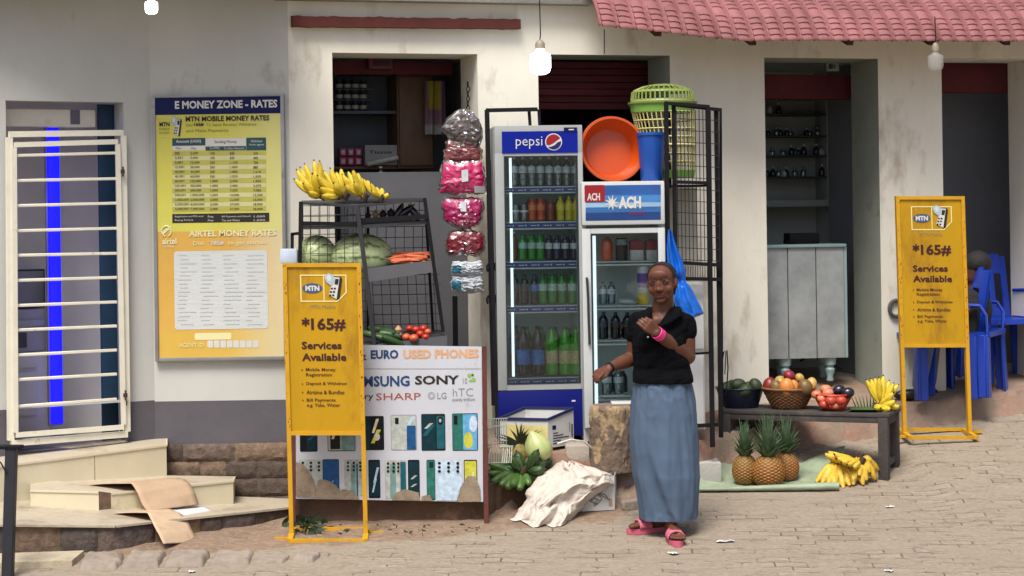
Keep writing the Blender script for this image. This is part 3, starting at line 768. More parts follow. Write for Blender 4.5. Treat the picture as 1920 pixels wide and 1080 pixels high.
def phone_icon(mb, fr, u0, v0, u1, v1, y):
    """hand-held phone emblem: tilted white handset with dark side, keys and a pale hand"""
    def P(a, b): return fr.hit(u0 + (u1 - u0) * a, v0 + (v1 - v0) * b, y)
    def poly(m, pts, dy): mb.use(m).poly([P(*p) for p in pts], y - dy)
    poly(ink, [(.55, .1), (.95, .12), (1, .2), (.82, .98), (.68, 1), (.6, .9)], 0)
    poly(whitep, [(.5, .12), (.86, .14), (.66, .97), (.22, .82)], .001)
    poly(ink, [(.62, .18), (.82, .2), (.75, .42), (.56, .4)], .002)
    for i in range(3):
        for j in range(2): poly(ink, [(.36 + .17 * j - .05 * i, .52 + .13 * i), (.47 + .17 * j - .05 * i, .54 + .13 * i), (.45 + .17 * j - .05 * i, .61 + .13 * i), (.33 + .17 * j - .05 * i, .59 + .13 * i)], .002)
    poly(M("pale blue print", '#9fb4c4', .4, var=.05), [(.0, .12), (.22, -.04), (.5, .04), (.58, .22), (.4, .46), (.2, .36), (.1, .3)], .003)
    poly(whitep, [(.12, .1), (.26, .02), (.4, .1), (.36, .28), (.2, .26)], .004)
phone_icon(mb, BF, 321, 219, 341, 256, -.004)
mb.build("lettering", None, rb)
mb = MB(BF.M)
x0, x1 = 323, 499
def RC(m, u0, v0, u1, v1, y=-.0015): q = BF.rect(u0, v0, u1, v1, y); mb.use(m).rectp(q[0], q[1], q[2], q[3], y)
RC(teal, x0, 259, 385, 273); RC(whitep, 385.5, 259, 461, 274); RC(teal, 462, 258, x1, 282); RC(whitep, x0, 273.5, 385, 282); RC(teal, 385.5, 274.5, 461.5, 282)
T_(mb, whitep, "Amount (UGX)", 330, 262, 377, 269, -.003, .02); T_(mb, ink, "Sending Money", 402, 263, 444, 270, -.003); T_(mb, whitep, "Withdraw", 470, 262, 492, 267, -.003); T_(mb, whitep, "from agent", 467, 269, 495, 274, -.003)
T_(mb, ink, "Min", 330, 276, 339, 280, -.003); T_(mb, ink, "Max", 358, 276, 368, 280, -.003); T_(mb, whitep, "To MTN", 393, 276, 411, 280, -.003); T_(mb, whitep, "To Other Networks", 420, 276, 458, 280, -.003)
data = [("500", "2,500", "100", "830", "330"), ("2,501", "5,000", "100", "830", "440"), ("5,001", "15,000", "350", "1,100", "700"), ("15,001", "30,000", "500", "1,400", "880"),
        ("30,001", "45,000", "500", "1,400", "1,210"), ("45,001", "60,000", "500", "1,550", "1,500"), ("60,001", "125,000", "1,000", "2,050", "1,925"),
        ("125,001", "250,000", "1,000", "2,400", "3,575"), ("250,001", "500,000", "1,000", "7,500", "7,000"), ("500,001", "1,000,000", "1,500", "14,000", "12,500"),
        ("1,000,001", "2,000,000", "2,000", "12,000", "15,000"), ("2,000,001", "4,000,000", "2,000", "27,500", "18,000"), ("4,000,001", "7,000,000", "2,000", "37,500", "18,000")]
for i, d in enumerate(data):
    v = 283 + i * 8.72; RC(rowB if i % 2 == 0 else rowA, x0, v, x1, v + 8.4)
    for s, u in zip(d, (328, 357, 394, 431, 475)): T_(mb, ink, s, u, v + 2, u + len(s) * 2.9, v + 7, -.003, .01)
mb.build("rates_table", None, rb)
mb = MB(BF.M); RC(ink, 323, 400, 505, 417)
for v in (404, 411):
    T_(mb, whitep, "Registration and PIN reset" if v == 404 else "Buying Airtime", 328, v, 382 if v == 404 else 362, v + 4, -.003); T_(mb, whitep, "Free", 390, v, 400, v + 4, -.003)
    T_(mb, whitep, "Bill Payments and Schools" if v == 404 else "Tax and Water", 416, v, 470 if v == 404 else 450, v + 4, -.003); T_(mb, whitep, "1,000", 476, v, 497, v + 4, -.003)
mb.build("notes_bar", None, rb)
mb = MB(BF.M); T_(mb, paleY, "AIRTEL MONEY RATES", 354, 431, 518, 443, bold=.03); T_(mb, paleY, "Dial            to get started", 362, 451, 500, 461); T_(mb, whitep, "*185#", 389, 451, 420, 460, bold=.02)
mb.use(paleY); c = [BF.hit(312 + 9 * math.cos(R(a)) * (1 - .15 * (a > 200)), 434 - 10 * math.sin(R(a)), -.004) for a in range(-60, 250, 14)]
mb.tube([(p[0], -.002, p[1]) for p in c], .005, 6); mb.poly([BF.hit(*p, -.004) for p in ((306, 440), (318, 430), (322, 424), (312, 428), (304, 434))], -.004)
T_(mb, paleY, "airtel", 304, 446, 331, 458, bold=.03); T_(mb, paleY, "money", 308, 460, 327, 466)
T_(mb, paleY, "AGENT ID", 336, 643, 382, 651)
mb.build("lettering", None, rb)
def rrect(fr, u0, v0, u1, v1, y, rad, n=5):
    q = fr.rect(u0, v0, u1, v1, y); o = []
    for cx, cz, a0 in ((q[1] - rad, q[3] - rad, 0), (q[0] + rad, q[3] - rad, 90), (q[0] + rad, q[2] + rad, 180), (q[1] - rad, q[2] + rad, 270)):
        o += [(cx + rad * math.cos(R(a0 + 90 * i / n)), cz + rad * math.sin(R(a0 + 90 * i / n))) for i in range(n + 1)]
    return o
faded = M("faded white table print", '#c4c8c6', .4, var=.08, scale=20, stretch=(.3, 1, 9))
mb = MB(BF.M).use(faded); mb.poly(rrect(BF, 327, 470, 502, 617, -.0015, .02), -.0015)
fl = M("faded grey print line", '#b7bcbb', .5, var=0); mb.use(fl)
rnd = random.Random(4)
for i in range(18):
    v = 478 + i * 7.6
    for j in range(4):
        u = 333 + j * 42 + rnd.random() * 6; q = BF.rect(u, v, u + rnd.uniform(12, 34), v + 1.6, -.003); mb.rectp(q[0], q[1], q[2], q[3], -.003)
mb.build("faded_table", None, rb)
mb = MB(BF.M).use(paleY); mb.poly(rrect(BF, 365, 624, 434, 637, -.0015, .012), -.0015); mb.use(whitep)
for i in range(8): mb.poly(rrect(BF, 389 + 12.2 * i, 638, 399.5 + 12.2 * i, 652, -.0015, .008), -.0015)
mb.build("number_boxes", None, rb)

# ================================================================== YELLOW SIGNS
amber = M("amber gloss enamel", '#b58b0d', .5, var=.08, scale=3, bump=.2, bscale=7, dirt='#84591c', dirt_amt=.45, dscale=3.5, stretch=(1, 1, .35), spec=.3)
amber_f = M("amber frame enamel", '#c3920f', .45, var=.1, scale=10, dirt='#8a5a18', dirt_amt=.3, dscale=8)
maroon = M("maroon print", '#3a1014', .45, var=.05); rust = M("rust", '#7a2c12', .8, var=.3, scale=30); oval = M("slate blue print", '#3b506e', .4, var=.05); greyp = M("grey print", '#8a7a55', .5, var=0)
def sign(label, u0, v0, u1, v1, uo, D, yaw, vfoot, vpan, seed):
    """panel px u0..u1 at top, uo = shift of the bottom in px, vpan = panel bottom, vfoot = foot line"""
    fr = Fr(at((u0 + u1) / 2, 400, D), yaw)
    def P(a, v): x, z = fr.hit(u0 + (u1 - u0) * a + uo * (v - v0) / (vfoot - v0), v, 0); return x, z
    fl_, fr_ = P(0.0, vfoot), P(1.0, vfoot)
    c = fr.w((fl_[0] + fr_[0]) / 2, 0, (fl_[1] + fr_[1]) / 2)
    s = thing("standing_sign", label, "sign", c, "yellow standing signs")
    A, B, C, D_ = P(0, v0), P(1, v0), P(1, vpan), P(0, vpan); mb = MB(fr.M).use(amber); mb.prism([D_, C, B, A], -.004, .012); mb.build("panel", None, s)
    w = .016; mb = MB(fr.M).use(amber_f)
    V2 = lambda p: Vector((p[0], p[1], 0))
    barq(mb, V2(A), V2(B), .022, -.014, .02); mb.build("crossbar", None, s); mb = MB(fr.M).use(amber_f)
    barq(mb, V2(D_), V2(C), .022, -.0135, .0195); mb.build("crossbar", None, s)
    for a, b in ((A, fl_), (B, fr_)):
        mb = MB(fr.M).use(amber_f); sx = 1 if a is A else -1; aa, bb = V2(a), V2(b); barq(mb, aa + Vector((0, .011, 0)), bb, .024, -.0145, .0205); mb.build("leg", None, s)
    mb = MB(fr.M).use(amber_f); dz = .012
    for (x, z) in (fl_, fr_): mb.bar((x, -.13, z - .012), (x, .13, z + .012), .03, .024)
    (xa, za), (xb, zb) = fl_, fr_
    mb.bar((xa, -.128, za - .011), (xb, -.128, zb - .011), .024, .02); mb.bar((xa, .128, za + .013), (xb, .128, zb + .013), .024, .02)
    # feet run a little past the legs
    mb.bar((xa - .09, -.06, za - .010), (xa, -.06, za - .010), .03, .016); mb.bar((xb, .05, zb + .004), (xb + .1, .05, zb + .004), .03, .016)
    mb.build("base", None, s)
    # print, laid out in panel fractions (a across, b down)
    def Q(a, b): return P(a, v0 + (vpan - v0) * b)
    H = (V2(A) - V2(D_)).length; Wd = (V2(B) - V2(A)).length
    def txt(m, t, a0, b0, a1, b1, bold=0.0, y=-.0065):
        vs, fs = text_mesh(t, bold); ax = [min(p[0] for p in vs), max(p[0] for p in vs), min(p[1] for p in vs), max(p[1] for p in vs)]
        out = []
        for px, py in vs:
            a = a0 + (a1 - a0) * (px - ax[0]) / (ax[1] - ax[0]); b = b1 + (b0 - b1) * (py - ax[2]) / (ax[3] - ax[2]); x, z = Q(a, b); out.append((x, y, z))
        mb.use(m).add(out, fs)
    def pl(m, pts, y): mb.use(m).poly([Q(*p) for p in pts], y)
    mb = MB(fr.M)
    def line(a, b, w, y=-.006): 
        p, q = V2(Q(*a)), V2(Q(*b)); d = (q - p).normalized(); n = Vector((-d.y, d.x, 0)) * w / 2; mb.use(paleW); mb.poly([((p - n).x, (p - n).y), ((q - n).x, (q - n).y), ((q + n).x, (q + n).y), ((p + n).x, (p + n).y)], y)
    L_, R_, T0, B0 = .21, .82, .06, .215
    line((L_, T0), (R_, T0), .007, -.0060); line((L_, B0), (.7, B0), .007, -.0061); line((L_, T0 - .003), (L_, B0 + .003), .007, -.0063); line((.52, T0), (.52, B0), .006, -.0062); line((R_, T0 - .003), (R_, .165), .007, -.0064); line((R_, .163), (.7, B0), .007, -.0065)
    c0 = (.365, .138); pl(oval, [(c0[0] + .135 * math.cos(t * math.pi / 12), c0[1] + .03 * math.sin(t * math.pi / 12)) for t in range(24)], -.006)
    txt(whitep, "MTN", .27, .122, .46, .154, .05, -.0075)
    class _f:                                   # adapter so the emblem can be drawn in panel fractions
        hit = staticmethod(lambda a, b, y=0: Q(a, b))
    phone_icon(mb, _f, .53, .053, .77, .206, -.0075)
    mb.build("emblem", None, s)
    mb = MB(fr.M)
    txt(greyp, "MTN Mobile", .33, .236, .67, .258)
    txt(maroon, "165#", .335, .315, .8, .392, .03)
    for q in range(3):                          # the star, three crossed strokes
        cx, cz = Q(.262, .338); an = R(90 + 60 * q); dx, dz_ = .024 * math.cos(an), .024 * math.sin(an); nx, nz_ = -.0055 * math.sin(an), .0055 * math.cos(an)
        mb.use(maroon).poly([(cx - dx - nx, cz - dz_ - nz_), (cx + dx - nx, cz + dz_ - nz_), (cx + dx + nx, cz + dz_ + nz_), (cx - dx + nx, cz - dz_ + nz_)], -.0066 - .0002 * q)
    txt(maroon, "Services", .2, .455, .74, .5, .03); txt(maroon, "Available", .2, .525, .8, .57, .03)
    bul = [("Mobile Money", .612, .636, .65), ("Registration", .642, .667, .6), ("Deposit & Withdraw", .695, .718, .8), ("Airtime & Bundles", .745, .768, .76), ("Bill Payments", .793, .817, .64), ("e.g. Yaka, Water", .823, .848, .7)]
    for i, (t, b0, b1, a1) in enumerate(bul):
        txt(maroon, t, .25, b0, a1, b1, .012)
        if i not in (1, 5): pl(maroon, [(.19, b0 + .008), (.205, b0 + .008), (.205, b0 + .015), (.19, b0 + .015)], -.0066)
    mb.build("lettering", None, s)
    rnd = random.Random(seed); mb = MB(fr.M).use(rust)
    for _ in range(46):
        b = rnd.random(); a = rnd.choice([0, 1]); h = rnd.uniform(.003, .02); x, z = Q(a, b); w = rnd.uniform(.002, .006); x += rnd.uniform(-.009, .006)
        mb.poly([(x, z), (x + w, z + .3 * h), (x + w * .7, z + h * H), (x - w * .3, z + h * H * .8)], -.0152)
    mb.build("rust_spot", None, s)
    return s
paleW = M("cream line print", '#e2d38e', .4, var=0)
sign("yellow services sign on thin legs standing in front of the phone poster board", 534, 497, 673, 812, 13, 10.77, 2, 1003, 812, 1)
sign("yellow services sign on thin legs standing before the blue plastic chairs", 1682, 371, 1804, 648, 14, 12.52, 6, 813, 648, 2)

# ================================================================== PHONE POSTER BOARD
PF = Fr(at(760, 400, 10.98), -2)
def PP(a, b):                                 # poster fractions -> local x,z (a across, b down)
    c = [(553, 645), (903, 650), (906, 941), (553, 935)]
    u = (c[0][0] * (1 - a) + c[1][0] * a) * (1 - b) + (c[3][0] * (1 - a) + c[2][0] * a) * b
    v = (c[0][1] * (1 - a) + c[1][1] * a) * (1 - b) + (c[3][1] * (1 - a) + c[2][1] * a) * b
    return PF.hit(u, v, 0)
bx, bz0 = PP(1, 1); g_ = at(907, 985, 10.95)
pbd = thing("poster_board", "white used-phones poster board on brown posts behind the yellow sign", "board", (PF.w(PP(.5, 1)[0], 0, 0).x, PF.w(PP(.5, 1)[0], 0, 0).y, g_.z))
mb = MB(PF.M).use(M("white vinyl poster", '#bcbfc6', .35, var=.05, scale=4, coat=.15, dirt='#9a9a9c', dirt_amt=.2)); mb.prism([PP(0, 1), PP(1, 1), PP(1, 0), PP(0, 0)], 0, .008); mb.build("poster", None, pbd)
brownw = M("reddish brown painted timber", '#5a2b25', .7, var=.25, scale=14, bump=.2)
for a, lab in ((0, 1), (1, 1)):
    mb = MB(PF.M).use(brownw); x, z = PP(a, 0); x2, z2_ = PP(a, 1); dx = .014 if a else -.012; gl = gz(PF.w(x2, 0, 0).x, PF.w(x2, 0, 0).y) - .05
    mb.bar((x + dx, .01, z), (x2 + dx + .002, .01, gl), .026, .03); mb.build("post", None, pbd)
mb = MB(PF.M).use(brownw); x0, z0 = PP(0, .5); x1, z1_ = PP(1, .5); mb.bar((x0, .02, z0), (x1, .02, z1_), .03, .022); mb.build("batten", None, pbd)
def ptxt(mb, m, t, u0, v0, u1, v1, bold=0.0, y=-.002):
    q = PF.rect(u0, v0, u1, v1, y); mb.use(m).text(t, q[0], q[1], q[2], q[3], y, bold)
blueP = M("blue print", '#123a6b', .4, var=.05); peach = M("peach print", '#cf9d72', .4, var=.05); redP = M("red-brown print", '#9c4a3c', .4, var=0); g3 = M("mid grey print", '#7d8288', .4, var=0)
mb = MB(PF.M)
ptxt(mb, ink, "UK", 585, 656, 640, 674, .03); ptxt(mb, ink, "&", 664, 657, 688, 675, .02); ptxt(mb, blueP, "EURO", 695, 656, 747, 673, .04); ptxt(mb, peach, "USED PHONES", 756, 655, 898, 672, .04)
q0, q1 = PF.hit(553, 692), PF.hit(902, 692); mb.use(g3).poly([q0, q1, (q1[0], q1[1] + .003), (q0[0], q0[1] + .003)], -.0012)
ptxt(mb, blueP, "SAMSUNG", 652, 705, 768, 725, .03); ptxt(mb, ink, "SONY", 778, 704, 861, 721, .03)
ptxt(mb, ink, "BlackBerry", 612, 738, 700, 752, .01); ptxt(mb, redP, "SHARP", 705, 737, 789, 750, .0); ptxt(mb, g3, "LG", 820, 736, 837, 748, .0); ptxt(mb, g3, "hTC", 849, 728, 887, 743, -.01); ptxt(mb, ink, "quietly brilliant", 848, 746, 891, 754, -.01)
mb.use(g3); c = PF.hit(809, 742, -.002); 
for rr in (.02, .012): mb.tube([(c[0] + rr * math.cos(R(t)), -.0005, c[1] + rr * math.sin(R(t))) for t in range(0, 361, 24)], .0015, 5)
lime = M("lime print", '#7fae4a', .4, var=.05); grnp = M("dark green print", '#2f5a2c', .4, var=0)
ptxt(mb, g3, "10", 868, 709, 876, 720)
for du, dv, rr, m in ((880, 704, .011, lime), (888, 712, .012, lime), (886, 703, .007, grnp), (882, 714, .008, lime)): c = PF.hit(du, dv, -.002); mb.use(m).disc(c[0], c[1], rr, rr, -.002 - rr * .05)
mb.build("lettering", None, pbd)
P_ = {k: M("poster print " + k, v, .3, var=.25, scale=30, spec=.2) for k, v in dict(black='#14181b', tealdark='#0e2f38', teal='#1d5660', sage='#6f8f8b', silver='#a7ada6', blue='#1d4d7c', sky='#5f9fc4', cream='#c9c2a0', yellow='#b9b843', paleb='#b3c6d6', green='#2b6a5e').items()}
def phone(u0, v0, u1, v1, parts, y=-.0015, rad=.008):
    mb = MB(PF.M).use(P_['black']); mb.poly(rrect(PF, u0, v0, u1, v1, y, rad), y)
    for i, (k, a0, b0, a1, b1, kind) in enumerate(parts):
        q = (u0 + (u1 - u0) * a0, v0 + (v1 - v0) * b0, u0 + (u1 - u0) * a1, v0 + (v1 - v0) * b1); yy = y - .0006 * (i + 1); mb.use(P_[k])
        if kind == 'r': mb.poly(rrect(PF, *q, yy, .005), yy)
        elif kind == 'e': c = PF.rect(*q, yy); mb.disc((c[0] + c[1]) / 2, (c[2] + c[3]) / 2, (c[1] - c[0]) / 2, (c[3] - c[2]) / 2, yy)
        elif kind == 'd': mb.poly([PF.hit(q[0], q[3], yy), PF.hit(q[0] + (q[2] - q[0]) * .35, q[3], yy), PF.hit(q[2], q[1], yy), PF.hit(q[0] + (q[2] - q[0]) * .6, q[1], yy)], yy)
    return mb.build("phone_print", None, pbd)
cams = lambda a0, b0: [('black', a0, b0, a0 + .12, b0 + .07, 'e'), ('black', a0, b0 + .1, a0 + .12, b0 + .17, 'e'), ('black', a0, b0 + .2, a0 + .12, b0 + .27, 'e')]
phone(562, 770, 595, 847, [('tealdark', .4, .03, .97, .97, 'r'), ('blue', .42, .6, .95, .72, 'd')])
phone(614, 770, 666, 846, [('silver', .02, .02, .98, .98, 'r'), ('black', .1, .1, .45, .95, 'r'), ('cream', .14, .3, .42, .7, 'd'), ('sage', .5, .05, .97, .97, 'r')])
phone(682, 780, 720, 844, [('tealdark', 0, .02, .3, .98, 'r'), ('cream', .4, .08, .75, .5, 'd'), ('yellow', .35, .4, .85, .8, 'd'), ('cream', .5, .5, .8, .72, 'e')])
phone(733, 778, 781, 844, [('silver', .01, .01, .99, .99, 'r'), ('paleb', .55, .05, .95, .4, 'd'), ('blue', .62, .3, .97, .98, 'r'), ('black', .16, .08, .3, .26, 'r')])
phone(790, 776, 835, 845, [('tealdark', .02, .02, .6, .98, 'r'), ('teal', .05, .3, .55, .6, 'd'), ('silver', .12, .25, .5, .4, 'd'), ('teal', .64, .05, .97, .95, 'r'), ('black', .68, .08, .9, .3, 'e'), ('silver', .73, .13, .84, .23, 'e')])
phone(848, 775, 896, 845, [('green', .02, .02, .5, .98, 'r'), ('sky', .42, .02, .97, .98, 'r'), ('yellow', .45, .5, .8, .95, 'e'), ('paleb', .66, .06, .98, .5, 'e'), ('black', .06, .06, .2, .3, 'r')])
phone(561, 862, 604, 930, [('silver', 0, 0, 1, 1, 'r')] + cams(.1, .05) + cams(.45, .05) + cams(.8, .05), rad=.006)
phone(605, 861, 636, 918, [('blue', .02, .02, .98, .98, 'r'), ('sky', .4, .7, .7, .9, 'd')])
phone(646, 862, 682, 930, [('silver', .0, 0, 1, 1, 'r'), ('sage', .34, .1, .58, 1, 'r'), ('teal', .62, .1, .7, 1, 'r')] + cams(.12, .05) + cams(.42, .05) + cams(.76, .05), rad=.005)
phone(691, 862, 713, 934, [('tealdark', .1, .05, .95, .95, 'r'), ('paleb', .4, .2, .9, .6, 'd'), ('paleb', .3, .5, .7, .85, 'd')])
phone(722, 863, 762, 935, [('silver', 0, 0, 1, 1, 'r'), ('sage', .24, .1, .52, 1, 'r'), ('teal', .72, .04, .98, 1, 'r')] + cams(.08, .05) + cams(.34, .05) + cams(.56, .05), rad=.005)
phone(765, 862, 787, 935, [('tealdark', .08, .05, .95, .95, 'r'), ('silver', .2, .4, .8, .5, 'd'), ('silver', .2, .62, .8, .7, 'd')])
phone(800, 862, 816, 938, [('green', .05, .02, .95, .98, 'r'), ('tealdark', .3, .05, .8, .2, 'r')])
phone(818, 863, 866, 938, [('paleb', 0, 0, 1, 1, 'r')] + cams(.06, .04) + cams(.42, .04) + cams(.78, .04), rad=.005)
phone(870, 862, 895, 938, [('yellow', .06, .03, .94, .97, 'r'), ('cream', .4, .3, .8, .8, 'd')])
# mud-brown torn patches along the bottom edge
mudp = M("torn board patch", '#8b7c68', .9, var=.3, scale=14, dirt='#5f5142', dirt_amt=.5, dscale=7, bump=.4)
def blob(pts, y):
    mb = MB(PF.M).use(mudp)
    o = []
    for (u0, v0), (u1, v1) in zip(pts, pts[1:] + pts[:1]):
        for k in range(5): t = k / 5; u = u0 + (u1 - u0) * t; v = v0 + (v1 - v0) * t; o.append(PF.hit(u + 1.5 * fbm((u * .2, v * .2, 1)), v + 1.5 * fbm((u * .2, v * .2, 9)), y))
    mb.prism(o, y, y + .0035); mb.build("torn_patch", None, pbd)
blob([(555, 930), (555, 866), (570, 872), (583, 890), (592, 912), (590, 933)], -.009)
blob([(590, 932), (596, 900), (612, 899), (630, 910), (640, 922), (634, 935)], -.0088)
blob([(632, 935), (642, 918), (660, 920), (674, 936)], -.0091)
blob([(735, 938), (740, 926), (758, 917), (785, 924), (788, 938)], -.009)
blob([(789, 939), (792, 930), (806, 928), (810, 939)], -.0088)
blob([(856, 941), (863, 915), (876, 893), (890, 893), (900, 915), (901, 941)], -.009)

# ================================================================== LIGHT BULBS
def bulb(label, u, v, D, rpx, vtop, lit, cordtop):
    rad = rpx * D / F; c = at(u, v, D)
    t = thing("light_bulb", label, "light bulb", c)
    gm = M("lit frosted bulb", (.95, .96, 1), .4, var=0, emit=3.5) if lit else M("pale clear bulb glass", "#b9b7b0", .15, var=0, alpha=.42)
    mb = MB(); h = 1.15
    mb.lathe([(.0, -rad * 1.08), (rad * .5, -rad * 1.03), (rad * .86, -rad * .82), (rad, -rad * .4), (rad, rad * .62), (rad * .93, rad * .84), (rad * .6, rad * 1.0), (rad * .42, rad * 1.12), (rad * .4, rad * 1.35)], 24, c)
    mb.build("glass", gm, t)
    s = M("brass bulb socket", '#8d8472', .5, var=.2) ; mb = MB()
    z = rad * 1.34; mb.lathe([(rad * .4, z), (rad * .46, z + .003), (rad * .46, z + .035), (rad * .3, z + .05), (.006, z + .06)], 16, c); mb.build("socket", s, t)
    mb = MB(); a = c + Vector((0, 0, z + .06)); mb.tube([a, a + Vector((.004, 0, .03)), (c.x + .002, c.y, a.z + (cordtop - a.z) * .5), (c.x, c.y, cordtop)], .0035, 6)
    mb.build("cord", blackm, t)
    return t
bulb("lit white bulb glowing at the top of the left grey wall", 284, 14, 11.45, 12, 0, 1.2, 3.39)
bulb("lit white square-ended bulb hanging on a cord above the drinks fridge", 1013, 119, 12.0, 20, 70, 2.0, 3.4)
bulb("unlit clear bulb hanging under the awning between the right doorways", 1754, 117, 12.6, 15, 80, 0, 3.15)
mb = MB().use(M("grey conduit", '#4b4843', .7)); a = at(1133, 55, 12.28); b = at(1133, 101, 12.28); mb.tube([a, b], .004, 6)
tag(mb.build("wire", None, None, a), "thin dark wire running down the wall above the basin doorway", "wire")

# ================================================================== FRIDGES
ffr = M("light grey fridge plastic", '#9b9f9d', .45, var=.05, scale=5, spec=.3, dirt='#7d807d', dirt_amt=.15)
inner = M("pale fridge liner", '#b3d2d3', .45, var=.03)
fblue = M("royal blue enamel", '#0a1468', .4, var=.06, scale=3, spec=.3)
glassd = glass_mat("fridge door glass", (.92, .97, .97), .02)
strip = M("blue price strip", '#23408a', .4, var=.06)
wire_w = M("white wire shelf", '#d2d8d8', .4, var=.05)
def fridge(label, fr, body, glass, depth, zb, lower=None, ffr=ffr, inner=inner, headpanel=None, shelves=(), strips=True):
    """body, glass: pixel rects on the front plane; returns the thing"""
    x0, x1, _, zt = fr.rect(body[0], body[1], body[2], body[3]); g = fr.rect(*glass)
    t = thing("drinks_fridge", label, "fridge", fr.w((x0 + x1) / 2, .2, zb), "glass-door drinks fridges")
    w = .035; mb = MB(fr.M).use(ffr)
    mb.box(x0, x0 + w, .05, depth, zb, zt, .006); mb.box(x1 - w, x1, .05, depth, zb, zt, .006)
    mb.box(x0 + w + .0005, x1 - w - .0005, .05, depth, zt - .05, zt - .001); mb.box(x0 + w + .0005, x1 - w - .0005, depth - .03, depth - .001, zb + .002, zt - .0505)
    mb.use(fblue if lower else ffr).box(x0 + w + .0005, x1 - w - .0005, .052, depth - .031, zb + .004, g[2] - .03)
    mb.build("cabinet", None, t)
    mb = MB(fr.M).use(inner); e = .0006
    xa, xb, za, zc = x0 + w + e, x1 - w - e, g[2] - .029, zt - .0515
    mb.add([(xa, .055, za), (xb, .055, za), (xb, depth - .032, za), (xa, depth - .032, za), (xa, .055, zc), (xb, .055, zc), (xb, depth - .032, zc), (xa, depth - .032, zc)],
           [(0, 1, 2, 3), (0, 3, 7, 4), (1, 5, 6, 2), (3, 2, 6, 7), (4, 7, 6, 5)]); mb.build("liner", None, t)
    d = MB(fr.M).use(ffr)      # door frame
    zd0 = g[2] - .035; zd1 = g[3] + (.02 if headpanel else .03)
    d.box(x0, g[0], 0, .048, zd0, zd1, .005); d.box(g[1], x1, 0, .048, zd0, zd1, .005); d.box(g[0], g[1], .001, .047, zd0, g[2]); d.box(g[0], g[1], .001, .047, g[3], zd1)
    dm = d.build("door", None, t)
    gl = MB(fr.M).use(glassd); gl.box(g[0] - .004, g[1] + .004, .012, .018, g[2] - .004, g[3] + .004); gl.build("pane", None, dm)
    gk = MB(fr.M).use(M("dark door gasket", '#1b2226', .6)); k = .006
    gk.box(g[0], g[0] + k, -.001, .01, g[2], g[3]); gk.box(g[1] - k, g[1], -.001, .01, g[2], g[3]); gk.box(g[0] + k, g[1] - k, -.001, .01, g[2], g[2] + k); gk.box(g[0] + k, g[1] - k, -.001, .01, g[3] - k, g[3]); gk.build("gasket", None, dm)
    for v0, v1 in shelves:
        q = fr.rect(glass[0], v0, glass[2], v1, .06); mb = MB(fr.M).use(wire_w)
        zs = q[2] + .003
        for i in range(24): x = xa + .01 + (xb - xa - .02) * i / 23; mb.bar((x, .066, zs), (x, depth - .05, zs), .003)
        mb.bar((xa + .002, .065, zs - .001), (xb - .002, .065, zs - .001), .009); mb.bar((xa + .002, .064, q[3] - .002), (xb - .002, .064, q[3] - .002), .006)
        sh = mb.build("shelf", None, t)
        if strips:
            mb = MB(fr.M).use(strip); mb.box(xa + .004, xb - .004, .054, .06, q[2] + .006, q[3] - .005, .001); mb.use(whitep)
            for i in range(6):
                x = xa + .03 + (xb - xa - .06) * i / 5.3; zc_ = (q[2] + q[3]) / 2
                mb.add([(x, .0535, zc_ - .003), (x + .035, .0535, zc_ - .003), (x + .035, .0535, zc_ + .002), (x, .0535, zc_ + .002)], [(0, 1, 2, 3)]); mb.add([(x + .042, .0535, zc_ - .005), (x + .05, .0535, zc_ - .005), (x + .05, .0535, zc_ + .005), (x + .042, .0535, zc_ + .005)], [(0, 1, 2, 3)])
            mb.build("price_strip", None, sh)
    return t, (x0, x1, zt, zd0, zd1, g)
F1 = Fr(at(1010, 400, 11.72), 5); ZF1 = F1.hit(1015, 822)[1]
SH1 = [(350, 362), (416, 429), (490, 503), (573, 586), (708, 722)]
f1, (fx0, fx1, fzt, fzd0, fzd1, fg) = fridge("tall drinks fridge with blue header, red-white-blue ball emblem and blue base", F1, (931, 235, 1096, 820), (948, 292, 1086, 720), .5, ZF1, lower=True, headpanel=True, shelves=SH1)
hb = F1.rect(936, 240, 1094, 289)
mb = MB(F1.M).use(ffr); mb.box(fx0, fx1, 0, .0495, hb[2] + .004, fzt, .006); hd = mb.build("header", None, f1)
mb = MB(F1.M); q = F1.rect(941, 246, 1083, 287); mb.use(M("blue header print", '#0a1a7a', .5, var=.1, scale=3, spec=.15, emit=.18)).box(q[0], q[1], -.003, -.0002, q[2], q[3])  # slight glow put into the print to lift its blue
T_(mb, whitep, "pepsi", 967, 256, 1017, 279, -.005, -.005, F1)
c = F1.hit(1038, 266, -.005); rr = 16 * 11.72 / F; mb.use(whitep).disc(c[0], c[1], rr, rr, -.0035, 32)
mb.use(M("red emblem", '#8f1420', .35, var=.04)); ri = rr * .88
mb.poly([(c[0] + ri * math.cos(R(a)), c[1] + ri * math.sin(R(a))) for a in range(28, 206, 8)] + [(c[0] - ri * .55, c[1] - ri * .42), (c[0] - ri * .05, c[1] - .18 * ri), (c[0] + ri * .45, c[1] + ri * .18)], -.005)
mb.use(M("navy emblem", '#141c58', .35, var=.04)); mb.poly([(c[0] + ri * math.cos(R(a)), c[1] + ri * math.sin(R(a))) for a in range(-138, 8, 8)] + [(c[0] + ri * .55, c[1] - ri * .05), (c[0] + ri * .15, c[1] - .42 * ri), (c[0] - ri * .3, c[1] - ri * .62)], -.0055)
q = F1.rect(1057, 239, 1082, 247, -.004); mb.use(M("navy print", '#131c4e')).rectp(q[0], q[1], q[2], q[3], -.0065); q = F1.rect(1066, 242, 1076, 244, -.004); mb.use(whitep).rectp(q[0], q[1], q[2], q[3], -.0075)
mb.build("emblem", None, hd)
q = F1.rect(935, 738, 1103, 820); mb = MB(F1.M).use(fblue); mb.box(fx0 - .003, fx1 + .008, .0, .0485, ZF1 + .01, fzd0 - .004, .006)
